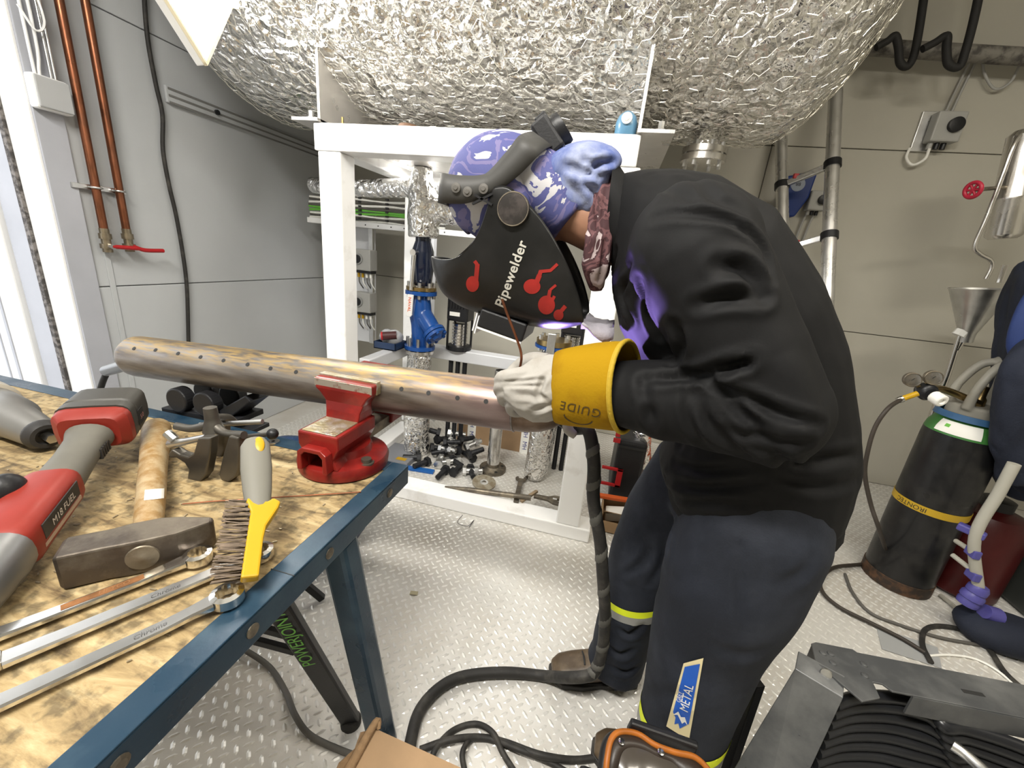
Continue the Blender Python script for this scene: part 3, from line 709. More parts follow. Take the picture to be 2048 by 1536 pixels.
s0, s1 = aZ(1042, 1003, .075), aZ(1074, 982, .095)
tag(MB().bar(s0, s1, .016, .012).build('wooden_stick', mat('raw_wood', (.45, .33, .2), .8, var=.15, vscale=30), bevel=.001), 'short wooden stick on the frame base beam', 'stick')
k0, k1 = aZ(1068, 992, .082), aZ(1125, 1004, .085)
aw = root('adjustable_wrench', k0, 'brown worn adjustable wrench at the foot of the right post', 'wrench')
ud = (k1-k0).normalized(); sd_ = ud.cross(V(0,0,1)).normalized()
MB().prism([(0,-.012),(.07,-.015),(.10,-.034),(.135,-.036),(.14,-.012),(.115,-.008),(.115,.010),(.145,.016),(.135,.036),(.10,.032),(.07,.014),(0,.012)], k0, ud, sd_, .014).build('wrench_body', m_dirtysteel, aw, bevel=.002)
MB().cyl(k0+ud*.095-sd_*.004, k0+ud*.115-sd_*.004, .010, 10).build('worm_screw', m_zinc, aw)
# things standing on the frame's top beam
bb = aY(1251, 262, 1.66)
bt = root('blue_bottle', (bb.x, 1.665, 1.65), 'small translucent blue bottle on the right end of the top beam', 'bottle')
m_bluebot = mat('pale_blue_plastic', (.18, .42, .66), .3, coat=.3)
mb = MB().lathe((bb.x, 1.60+.055, 1.650), (0,0,1), [(0,.034),(.004,.037),(.04,.037),(.060,.030),(.072,.016),(.076,.010)], 24); mb.build('bottle_body', m_bluebot, bt, smooth=50)
MB().lathe((bb.x, 1.622, 1.694), (-.1,-1,.1), [(0,.014),(.006,.018),(.010,.018),(.010,.009),(.014,.009)], 20).build('nozzle_ring', m_paper, bt, smooth=40)
dsk = aY(815, 246, 1.67)
gw = MB().lathe((dsk.x, 1.68, 1.649), (0,0,1), [(0,.010),(0,.040),(.012,.040),(.017,.036),(.020,.010)], 32).build('tape_roll', mat('reddish_brown_tape', (.22, .12, .07), .6), smooth=40)
tag(gw, 'reddish brown roll lying on the top beam under the tank', 'roll')
br = aY(688, 243, 1.65)
tag(MB().lathe((br.x, 1.64, 1.648), (0,0,1), [(0,.008),(.006,.008),(.007,.005),(.028,.005)], 6).build('brass_plug', m_brass), 'tiny brass plug standing on the left of the top beam', 'plug')
# ================================================================== left wall fittings
def wl_(x, y, off=.03): return aX(x, y, XL+off)
def cpipe(x0, y0, x1, y1, label):
    a, b = wl_(x0, y0, .035), wl_(x1, y1, .035); b.y = a.y
    p = root('copper_pipe', b, label, 'pipe')
    MB().cyl(V(a.x, a.y, 2.75), b, .0145, 20).build('tube', m_copper, p, smooth=50)
    vb = MB().lathe(b, (0,0,-1), [(-.05,.0165),(-.03,.0165),(-.03,.021),(-.008,.021),(-.008,.016),(.012,.016),(.012,.023),(.03,.023),(.03,.017),(.045,.017)], 12).build('valve_body', mat('dull_brass_%d' % x0, (.50, .42, .30), .35, .9, var=.15, vscale=40), p, smooth=40)
    return p, b, vb
pa, ba, va_ = cpipe(118, 0, 213, 482, 'left copper pipe on the wall by the doorway')
pb_, bb_, vb_ = cpipe(170, 0, 260, 482, 'right copper pipe with red lever valve')
h0 = bb_+V(.02, -.09, -.035); 
lv_ = MB().tube([bb_+V(.022, 0, -.02), h0+V(.01, .13, .0), h0+V(.01, .21, .0)], [.008, .009, .009], 8).build('lever', m_redplast, pb_, smooth=60)
MB().cyl(ba+V(.016, 0, -.02), ba+V(.034, 0, -.02), .011, 12).build('spindle', m_steel, pa)
MB().tube([ba+V(.028, 0, -.02), ba+V(.03, .05, -.022), ba+V(.03, .10, -.024)], [.008, .009, .009], 8).build('lever', m_redplast, pa, smooth=60)
kz = wl_(200, 377, .035).z
ck = root('pipe_clamp', (XL+.02, 1.41, kz), 'steel clamp rail holding both copper pipes', 'clamp')
MB().box((XL+.012, ba.y-.07, kz-.010), (XL+.022, bb_.y+.035, kz+.010)).build('rail', m_zinc, ck, bevel=.002)
for yy in (ba.y, bb_.y): MB().torus((XL+.035, yy, kz), (0,0,1), .019, .004, 20, 6).build('ring', m_zinc, ck, smooth=60)
# black hanging cable
pts = [wl_(x, y, .02) for x, y in ((288,-40),(290,20),(297,90),(312,170),(325,230),(326,300),(338,370),(352,430),(366,510),(374,580),(377,690),(378,760))]
tag(MB().tube(pts, .0085, 10, 5).build('hanging_cable', m_rubber, smooth=60), 'black cable hanging down the left wall beside the copper pipes', 'cable')
# junction box and conduits
jb = wl_(100, 190, .035)
j = root('junction_box', (XL, jb.y, jb.z), 'white junction box on the wall below the conduits', 'junction box')
MB().box((XL+.013, jb.y-.055, jb.z-.055), (XL+.055, jb.y+.055, jb.z+.055)).build('base', m_white, j, bevel=.010)
MB().box((XL+.055, jb.y-.05, jb.z-.05), (XL+.062, jb.y+.05, jb.z+.05)).build('lid', mat('junction_lid', (.66, .67, .68), .45), j, bevel=.004)
cdt = MB()
for k, dy in enumerate((-.028, -.016, .018, .03)):
    o = MB().tube([(XL+.03, jb.y+dy, jb.z+.05), (XL+.03, jb.y+dy+(.012 if k == 1 else 0), jb.z+.25), (XL+.03, jb.y+dy-(.0 if k != 1 else .008), 2.75)], .005, 8).build('conduit', m_white if k < 2 else m_zinc, smooth=60)
    tag(o, ['leftmost thin white cable above the junction box', 'second thin white cable above the junction box', 'third cable above the junction box, metal grey', 'cable nearest the copper pipes above the junction box'][k], 'cable', 'cables above the junction box')
tag(MB().tube([(XL+.04, jb.y-.04, 1.86), (XL+.05, jb.y-.01, 1.80), (XL+.05, jb.y+.02, 1.84), (XL+.04, jb.y+.01, 1.95), (XL+.04, jb.y-.02, 2.05)], .004, 6).build('cable_loop', m_white, smooth=60), 'loose white cable loop at the top of the doorway', 'cable')
# slotted mounting rail on the wall
ra, rb = wl_(332, 193, .01), wl_(640, 300, .01)
mr_ = root('mounting_rail', ra, 'long wall coloured mounting rail under the tank', 'rail')
zr = (ra.z+rb.z)/2
m_rail = mat('rail_shadow_grey', (.30, .295, .28), .6)
MB().box((XL+.0, ra.y, zr-.035), (XL+.014, YB-.02, zr+.035)).build('rail_body', m_wall_l, mr_, bevel=.003)
for dz in (-.036, -.008, .020): MB().box((XL+.0142, ra.y+.01, zr+dz), (XL+.0165, YB-.02, zr+dz+.009)).build('rail_lip', m_rail, mr_)  # raised strips standing in for grooves; their shade is put into the colour
MB().cyl((XL+.014, ra.y+.25, zr), (XL+.026, ra.y+.25, zr), .012, 10).build('bolt', m_blackmetal, mr_)
# LED panel lamp hung at the upper left
T = aY(412, 132, 1.30)
def solve_lamp():
    best = None
    for ya in np.linspace(.9, 1.9, 41):
        for yb in np.linspace(.8, 2.2, 57):
            A_ = aY(330, 0, ya)-T; B_ = aY(470, 0, yb)-T
            d = abs(A_.normalized().dot(B_.normalized())); n = A_.cross(B_)
            c = d + .05*abs(ya-1.2)
            if best is None or c < best[0]: best = (c, A_.normalized(), B_.normalized())
    return best[1], best[2]
e1, e2 = solve_lamp()
nn = e1.cross(e2).normalized()
if nn.dot(CAM-T) < 0: nn = -nn
lp = root('panel_lamp', T+e1*.3+e2*.3, 'bright square panel lamp hung in front of the tank', 'lamp')
def quadbox(o, a, b, th0, th1):
    return MB().obox(o+(a+b)/2+nn*((th0+th1)/2), a/2, b/2, nn*((th1-th0)/2))
LA, LB = e1*.42, e2*.42
quadbox(T-nn*.03, LA, LB, 0, .026).build('housing', m_white, lp, bevel=.004)
m_lamp = mat('lamp_diffuser', (1.0, .97, .90), .4, emit=18.0)
quadbox(T+(e1+e2)*.010, LA-e1*.02, LB-e2*.02, -.003, .0005).build('diffuser', m_lamp, lp)
m_cream = mat('lamp_frame_cream', (.80, .72, .52), .4)
for o, a, b in ((T, LA, e2*.010), (T, e1*.010, LB), (T+e2*.41, LA, e2*.010), (T+e1*.41, e1*.010, LB)):
    quadbox(o, a, b, -.004, .006).build('frame_edge', m_cream, lp)
MB().cyl(T+LA*.5+LB*.5-nn*.02, V((T+LA*.5+LB*.5).x, (T+LA*.5+LB*.5).y, ZC), .006, 8).build('hanger', m_zinc, lp)

# ================================================================== back wall, right side
m_alu = mat('ladder_aluminium', (.74, .73, .71), .3, .9, rvar=.1)
ld = root('telescopic_ladder', (1.1, 2.0, 0), 'telescopic aluminium ladder with black collars leaning near the back wall', 'ladder')
def lrail(a, b, r):
    d = (b-a); t = (0-a.z)/d.z; f_ = a+d*t
    top = a-d.normalized()*.15
    MB().cyl(top, f_, r, 22).build('rail', m_alu, ld, smooth=50); return top, f_
rA, rB = aY(1672, 170, 2.78), aY(1655, 560, 2.36)
lA, lB = aY(1562, 275, 2.86), aY(1566, 480, 2.62)
lrail(rA, rB, .031); lrail(lA, lB, .030)
for (xr, yr, xl, yl, Yr, Yl) in ((1657, 330, 1563, 371, None, None), (1651, 473, 1566, 500, None, None)):
    def on_rail(a, b, y):
        lo, hi = 0, 3
        best = min((abs((lambda p: 768-FPX*((p-CAM).dot(UP))/((p-CAM).dot(FW)))(a+(b-a)*t)-y), t) for t in np.linspace(-.5, 2, 400)); return a+(b-a)*best[1]
    p, q_ = on_rail(rA, rB, yr), on_rail(lA, lB, yl)
    MB().bar(p, q_, .03, .028).build('rung', m_alu, ld, bevel=.003)
    dr = (rA-rB).normalized()
    MB().cyl(p-dr*.017, p+dr*.017, .0375, 22).build('collar', m_black, ld, smooth=40)
    dl = (lA-lB).normalized(); MB().cyl(q_-dl*.017, q_+dl*.017, .036, 22).build('collar', m_black, ld, smooth=40)
    mid = p*.25+q_*.75+V(0, -.012, .02); MB().obox(mid, (.012, 0, 0), (0, .010, 0), (0, 0, .012)).build('release_button', m_redplast, ld, bevel=.002)
# blue controller
bd = aY(1594, 385, 2.84)
bc_ = root('blue_controller', (bd.x, 2.9, bd.z), 'blue electronic device on the wall behind the ladder', 'controller')
bcd = MB().prism([(-.07, .085), (.085, .125), (.075, -.02), (.03, -.125), (-.045, -.13), (-.07, -.03)], (bd.x, 2.895, bd.z), (1,0,0), (0,0,1), .07).build('casing', mat('royal_blue_plastic', (.02, .06, .30), .35), bc_, bevel=.01)
MB().lathe((bd.x+.0, 2.861, bd.z+.045), (0,-1,0), [(0,.036),(.004,.036),(.005,.030)], 28).build('dial', mat('pale_dial', (.55, .62, .75), .3), bc_, smooth=40)
text_on('lettering', '88', .026, (bd.x, 2.8555, bd.z+.045), (1,0,0), (0,0,1), m_ink, bc_)
def isolator(px, py, Y, s, label, name='isolator_switch', back=True):
    c = aY(px, py, Y); r_ = root(name, (c.x, YB-.014, c.z), label, 'switch')
    if back: MB().box((c.x-.095*s, YB-.03, c.z-.105*s), (c.x-.005*s, YB-.0145, c.z+.085*s)).build('backplate', m_zinc, r_, bevel=.002)
    MB().box((c.x-.055*s, YB-.095, c.z-.07*s), (c.x+.075*s, YB-.0305, c.z+.07*s)).build('box', m_box, r_, bevel=.008)
    MB().lathe((c.x+.03*s, YB-.095, c.z+.005), (0,-1,0), [(0,.034*s),(.018,.034*s),(.02,.028*s)], 28).build('rotary_knob', m_black, r_, smooth=40)
    for k in (-.03, .0, .03):
        MB().cyl((c.x+k*s, YB-.06, c.z-.07*s), (c.x+k*s, YB-.06, c.z-.10*s), .012*s, 10).build('gland', m_box if k < 0 else m_black, r_)
    return c, r_
c1, r1 = isolator(1888, 255, 2.88, 1.0, 'grey isolator switch with black knob high on the back wall')
MB().tube([c1+V(-.03, .0, -.10), c1+V(-.035, .0, -.15), c1+V(-.07, .02, -.175), c1+V(-.105, .03, -.14), c1+V(-.10, .04, -.09)], .007, 8).build('lead', m_paper, r1, smooth=60)
for dx in (-.012, .014): MB().tube([c1+V(dx+.01, .03, .07), c1+V(dx+.025, .04, .18), c1+V(dx+.05, .045, .36)], .006, 8).build('lead', m_box, r1, smooth=60)
c2, r2_ = isolator(1632, 402, 2.88, .75, 'small grey isolator switch half hidden behind the ladder rail', back=False)
for dx in (-.02, .02): MB().tube([c2+V(dx, .02, -.06), c2+V(dx-.01, .03, -.14), c2+V(dx-.02, .045, -.35)], .006, 8).build('lead', m_box, r2_, smooth=60)
# insulated pipe and black hoses high on the wall
i0, i1 = aY(1700, 92, 2.82), aY(2120, 118, 2.82)
ip = MB().tube([i0+V(-.3, 0, 0), i0, i1, i1+V(.4, 0, 0)], .036, 16, smooth=False).build('insulated_pipe', mat('dirty_grey_insulation', (.34, .32, .28), .6, .25, col2=(.12, .11, .10), mixscale=16, bump=.4, bscale=60), smooth=60)
tag(ip, 'dirty grey insulated pipe running high along the back wall', 'pipe')
def hose(pts, Ys, label):
    P = [aY(x, y, Y) for (x, y), Y in zip(pts, Ys)]
    tag(MB().tube(P, .0165, 12, 8).build('black_hose', mat('black_insulated_hose', (.022, .021, .02), .7, var=.2) , smooth=60), label, 'hose', 'bent black hoses at the upper right')
hose([(1752,95),(1775,82),(1790,72),(1797,95),(1800,125),(1815,133),(1828,110),(1838,60),(1850,-20),(1860,-80)], [2.7]*10, 'left one of two bent black hoses at the upper right')
hose([(1845,98),(1870,85),(1893,72),(1893,100),(1897,128),(1918,134),(1930,105),(1945,50),(1960,-20),(1970,-80)], [2.66]*10, 'right one of two bent black hoses at the upper right')
tag(MB().tube([aY(1965, 120, 2.9), aY(1970, 150, 2.9), aY(1990, 178, 2.9), aY(2020, 165, 2.9), aY(2040, 130, 2.9)], .006, 8).build('white_lead', m_box, smooth=60), 'pale cable sagging below the insulated pipe', 'cable')
# filter housing with bent tube and red handwheel
FYp = 2.42
fh0, fh1 = aY(2046, 305, FYp), aY(2005, 478, FYp)
fh = root('filter_housing', fh1, 'polished steel filter cylinder with bent tube and red handwheel', 'filter')
dd = (fh0-fh1)
MB().lathe(fh1, dd, [(0,.045),(.012,.058),(.02,.06),(.16,.06),(.165,.062),(.175,.062),(.18,.06),(.42,.06),(.44,.04)], 32).build('cylinder', m_steel, fh, smooth=40)
MB().tube([aY(2060, 255, FYp-.02), aY(2030, 285, FYp-.04), aY(2005, 350, FYp-.05), aY(1975, 430, FYp-.05), aY(1950, 490, FYp-.05), aY(1958, 507, FYp-.05), aY(1980, 520, FYp-.05), aY(1983, 535, FYp-.05), aY(1972, 558, FYp-.05)], .0085, 10, 6).build('bent_tube', m_steel, fh, smooth=60)
hw = aY(1946, 380, FYp-.08); hd = (aY(2040, 372, FYp)-hw).normalized()
wheel = MB().torus(hw, hd, .030, .008, 24, 8)
for k in range(3):
    x, y, _ = frame_of(hd); a = k*PI/3; wheel.cyl(hw-(x*math.cos(a)+y*math.sin(a))*.03, hw+(x*math.cos(a)+y*math.sin(a))*.03, .005, 8)
wheel.build('handwheel', mat('handwheel_red', (.65, .03, .07), .4), fh, smooth=60)
MB().cyl(hw, aY(2042, 372, FYp+.0), .008, 10).build('stem', m_dirtysteel, fh, smooth=40)
MB().tube([aY(2010, 530, FYp-.02), aY(1998, 565, FYp-.02)], .012, 10, smooth=False).build('drain_tube', m_steel, fh)
cn0, cn1 = aY(1962, 577, 2.3), aY(1936, 660, 2.3)
cf = root('steel_funnel', cn1, 'brushed steel funnel on a thin pipe beside the gas cylinder', 'funnel')
MB().lathe(cn0, cn1-cn0, [(0,.105),(.012,.098),(.20,.030),(.24,.028)], 36, caps=False).build('cone', m_zinc, cf, smooth=40)
st0 = aY(1910, 700, 2.3); MB().cyl(cn1, st0+V(.005, 0, -.0), .013, 14).build('neck', m_steel, cf, smooth=40)
MB().cyl(aY(1927, 662, 2.3), aY(1917, 672, 2.3), .028, 8).build('union_nut', m_paper, cf)
MB().tube([aY(1921, 668, 2.3), aY(1895, 750, 2.3), aY(1862, 835, 2.3)], .012, 12, smooth=False).build('pipe', m_steel, cf, smooth=40)
# ================================================================== workbench
BZ, BX, BY = .72, -.40, .786
m_wood = bpy.data.materials.new('dirty_plywood_top'); m_wood.use_nodes = True
def wood_nodes():
    nt = m_wood.node_tree; b = nt.nodes['Principled BSDF']; b.inputs['Roughness'].default_value = .72
    tc = _n(nt, 'ShaderNodeTexCoord'); mp = _n(nt, 'ShaderNodeMapping'); mp.inputs['Rotation'].default_value = (0, 0, math.radians(40)); mp.inputs['Scale'].default_value = (3.0, 14, 8)
    nt.links.new(tc.outputs['Object'], mp.inputs[0])
    n1 = _n(nt, 'ShaderNodeTexNoise'); n1.inputs['Scale'].default_value = 3.2; n1.inputs['Detail'].default_value = 9; n1.inputs['Roughness'].default_value = .68; n1.inputs['Distortion'].default_value = .6
    nt.links.new(mp.outputs[0], n1.inputs[0])
    r1 = _n(nt, 'ShaderNodeValToRGB'); e = r1.color_ramp.elements; e[0].position = .30; e[0].color = (.09, .055, .022, 1); e[1].position = .74; e[1].color = (.50, .40, .225, 1)
    x = e.new(.50); x.color = (.30, .215, .10, 1)
    nt.links.new(n1.outputs[0], r1.inputs[0])
    n2 = _n(nt, 'ShaderNodeTexNoise'); n2.inputs['Scale'].default_value = 55; n2.inputs['Detail'].default_value = 5; nt.links.new(tc.outputs['Object'], n2.inputs[0])
    r2 = _n(nt, 'ShaderNodeValToRGB'); r2.color_ramp.elements[0].position = .36; r2.color_ramp.elements[0].color = (.45, .45, .45, 1); r2.color_ramp.elements[1].position = .52; r2.color_ramp.elements[1].color = (1, 1, 1, 1)
    nt.links.new(n2.outputs[0], r2.inputs[0])
    mx = _n(nt, 'ShaderNodeMix', data_type='RGBA', blend_type='MULTIPLY'); mx.inputs[0].default_value = 1
    nt.links.new(r1.outputs[0], mx.inputs[6]); nt.links.new(r2.outputs[0], mx.inputs[7]); nt.links.new(mx.outputs[2], b.inputs['Base Color'])
    bp = _n(nt, 'ShaderNodeBump'); bp.inputs['Strength'].default_value = .45; bp.inputs['Distance'].default_value = .004
    ad = _n(nt, 'ShaderNodeMath', operation='ADD'); nt.links.new(n1.outputs[0], ad.inputs[0]); nt.links.new(n2.outputs[0], ad.inputs[1])
    nt.links.new(ad.outputs[0], bp.inputs['Height']); nt.links.new(bp.outputs[0], b.inputs['Normal'])
wood_nodes()
wb = root('workbench', (-1.1, .35, 0), 'folding workbench with dirty plywood top and blue steel edge', 'workbench')
BXL, BYN = -2.06, -.14
MB().box((BXL+.03, BYN, BZ-.03), (BX-.03, BY-.03, BZ-.001)).build('worktop', m_wood, wb)
MB().prism([(0, 0), (-.052, 0), (-.052, .003), (-.004, .003), (-.004, -.0)], (0,0,0), (1,0,0), (0,0,1), .01) 
eo = MB().box((BX-.040, BYN, BZ-.001), (BX, BY, BZ+.002)).box((BX-.004, BYN, BZ-.046), (BX, BY, BZ-.0012)).build('edge_angle', m_bluebench, wb, bevel=.0015)
MB().box((BXL, BY-.040, BZ-.0012), (BX-.0405, BY, BZ+.0018)).box((BXL, BY-.004, BZ-.046), (BX-.0045, BY, BZ-.0014)).build('edge_angle', m_bluebench, wb, bevel=.0015)
for yy in (.70, .50, .34, .18): MB().lathe((BX, yy, BZ-.022), (1,0,0), [(0,.010),(.0015,.010),(.0028,.006)], 14).build('rivet', m_dirtysteel, eo)
MB().box((BX-.041, .4175, BZ+.0005), (BX+.0004, .4190, BZ+.0024)).build('edge_seam', m_ink, eo)
l0 = aZ(655, 1090, .67); l1 = aZ(768, 1492, 0)
MB().bar(V(-.432, .565, .675), V(-.372, .632, .0), .055, .05, up=(0,1,0)).build('leg', m_bluebench, wb, bevel=.010)
MB().bar(V(-2.0, .60, .675), V(-2.06, .66, .0), .055, .05, up=(0,1,0)).build('leg', m_bluebench, wb, bevel=.010)
MB().bar(V(-.432, .0, .675), V(-.372, -.12, .0), .055, .05, up=(0,1,0)).build('leg', m_bluebench, wb, bevel=.010)
# black folding stand with green lettering under the bench
bk0, bk1 = aZ(548, 1195, .58), aZ(702, 1446, .0)
st = root('folding_stand', bk1, 'black folding stand leg with green lettering under the bench edge', 'stand')
ax_ = (bk1-bk0).normalized()
UPF = V(.25, -.75, .6)
MB().bar(bk0-ax_*.03, bk1+V(0, 0, .012), .044, .022, up=UPF).build('leg', m_black, st, bevel=.004)
MB().bar(bk0-ax_*.03+V(-.022, .0, 0), bk0+ax_*.62*(bk1-bk0).length+V(-.022, .01, 0), .014, .014).build('side_tube', m_blackmetal, st, bevel=.003)
MB().lathe(bk1+V(0, 0, .0), (0,0,1), [(0,.026),(.012,.026),(.02,.018)], 20).build('foot_pad', m_rubber, st, smooth=40)
f0, f1 = aZ(590, 1302, .38), aZ(500, 1278, .38)
MB().bar(f0, f0+(f1-f0).normalized()*.5, .012, .016).build('cross_strut', m_blackmetal, st, bevel=.002)
f0, f1 = aZ(575, 1270, .42), aZ(500, 1250, .42)
MB().bar(f0, f0+(f1-f0).normalized()*.5, .012, .016).build('cross_strut', m_blackmetal, st, bevel=.002)
# lettering on the face of the leg that looks at the viewer
fdir = UPF; xx = ax_.cross(fdir).normalized(); fn = xx.cross(ax_).normalized()
if fn.dot(CAM-bk0) < 0: fn = -fn
ca = bk0+ax_*.135+fn*.0125
ux_ = -ax_; uy_ = fn.cross(ux_)
text_on('lettering', 'POWERJOINT', .036, ca, ux_, uy_, m_green, st, off=.0006, space=.95)

# ================================================================== vise
VX, VY = -.543, .745
vi = root('bench_vise', (VX, VY, BZ), 'red bench vise bolted to the corner of the workbench', 'vise')
m_anvil = mat('worn_anvil_face', (.62, .52, .30), .38, .75, col2=(.80, .76, .66), mixscale=45, mixlo=.42, mixhi=.6, rvar=.12, bump=.3, bscale=120)
m_chip = mat('chipped_enamel_edge', (.72, .66, .56), .4, .7, col2=(.40, .07, .05), mixscale=60, mixlo=.55, mixhi=.7)
MB().lathe((VX, VY, BZ+.0025), (0,0,1), [(0,.098),(.018,.100),(.026,.096),(.034,.062),(.05,.058)], 48).build('swivel_base', m_red, vi, smooth=35)
for a in (-.35, 1.9, 4.0):
    x, y = VX+.080*math.cos(a), VY+.080*math.sin(a)
    MB().lathe((x, y, BZ+.027), (0,0,1), [(0,.017),(.004,.017),(.004,.011),(.012,.011)], 16).build('base_bolt', m_dirtysteel, vi, smooth=40)
hw_ = .044
# rear body with the slide channel: side cheeks, roof with anvil
z0, z1 = BZ+.030, BZ+.108
yb, yf = .658, .80
body = MB()
body.prism([(-hw_-.004, z1-.030), (-hw_+.010, z1-.058), (-hw_-.002, BZ+.028), (-.024, BZ+.028), (-.024, z0+.034), (-.016, z0+.044), (.016, z0+.044), (.024, z0+.034), (.024, BZ+.028), (hw_+.002, BZ+.028), (hw_-.010, z1-.058), (hw_+.004, z1-.030), (hw_+.004, z1), (-hw_-.004, z1)], (VX, (yb+yf)/2, 0), (1,0,0), (0,0,1), yf-yb)
bo_ = body.build('fixed_body', m_red, vi, bevel=.004)
ch_ = MB(); ch_.prism([(-.036, BZ+.03), (-.034, z0+.042), (-.022, z0+.052), (.022, z0+.052), (.034, z0+.042), (.036, BZ+.03), (.025, BZ+.03), (.025, z0+.034), (.016, z0+.043), (-.016, z0+.043), (-.025, z0+.034), (-.025, BZ+.03)], (VX, yb-.010, 0), (1,0,0), (0,0,1), .022)
ch_.build('channel_mouth', m_red, bo_, bevel=.002)
MB().box((VX-.0235, yb+.07, BZ+.031), (VX+.0235, yb+.085, z0+.034)).build('slide_end', m_dirtysteel, bo_)
MB().prism([(-.040, -.052), (.040, -.052), (.040, .05), (-.040, .05)], (VX, yb+.056, z1+.0005), (1,0,0), (0,1,0), .004).build('anvil_plate', m_anvil, vi, bevel=.0015)
# fixed jaw: neck flaring into a wide head
JT = .918
rings = []
for (z, hx, y0_, y1_) in ((z1-.02, .040, .735, .800), (z1+.02, .043, .742, .796), (JT-.052, .048, .748, .788), (JT-.034, .060, .746, .784), (JT-.024, .071, .745, .782), (JT, .073, .747, .780)):
    rings.append([(VX-hx, y0_, z), (VX+hx, y0_, z), (VX+hx, y1_, z), (VX-hx, y1_, z)])
MB().loft(rings).build('fixed_jaw', m_red, vi, bevel=.004)
MB().box((VX-.072, .7455, JT-.020), (VX+.072, .7475, JT-.002)).build('chipped_edge', m_chip, vi, bevel=.001)
MB().box((VX-.073, .765, JT-.026), (VX+.073, .7815, JT+.004)).build('jaw_plate', m_anvil, vi, bevel=.001)
# moving jaw and slide beyond the pipe
rings = []
for (z, hx, y0_, y1_) in ((BZ+.04, .030, .905, .99), (z1-.01, .034, .910, .985), (JT-.06, .046, .905, .965), (JT-.03, .066, .900, .945), (JT-.004, .070, .898, .935)):
    rings.append([(VX-hx, y0_, z), (VX+hx, y0_, z), (VX+hx, y1_, z), (VX-hx, y1_, z)])
mj = MB().loft(rings).build('moving_jaw', m_red, vi, bevel=.004)
MB().box((VX-.023, .745, BZ+.034), (VX+.023, .93, z0+.032)).build('slide_bar', m_dirtysteel, vi, bevel=.002)
MB().cyl((VX, .98, BZ+.055), (VX, 1.05, BZ+.055), .014, 14).build('screw_head', m_dirtysteel, mj, smooth=40)
MB().cyl((VX-.10, 1.035, BZ+.095), (VX+.10, 1.035, BZ+.015), .007, 10).build('handle_bar', m_zinc, mj, smooth=40)

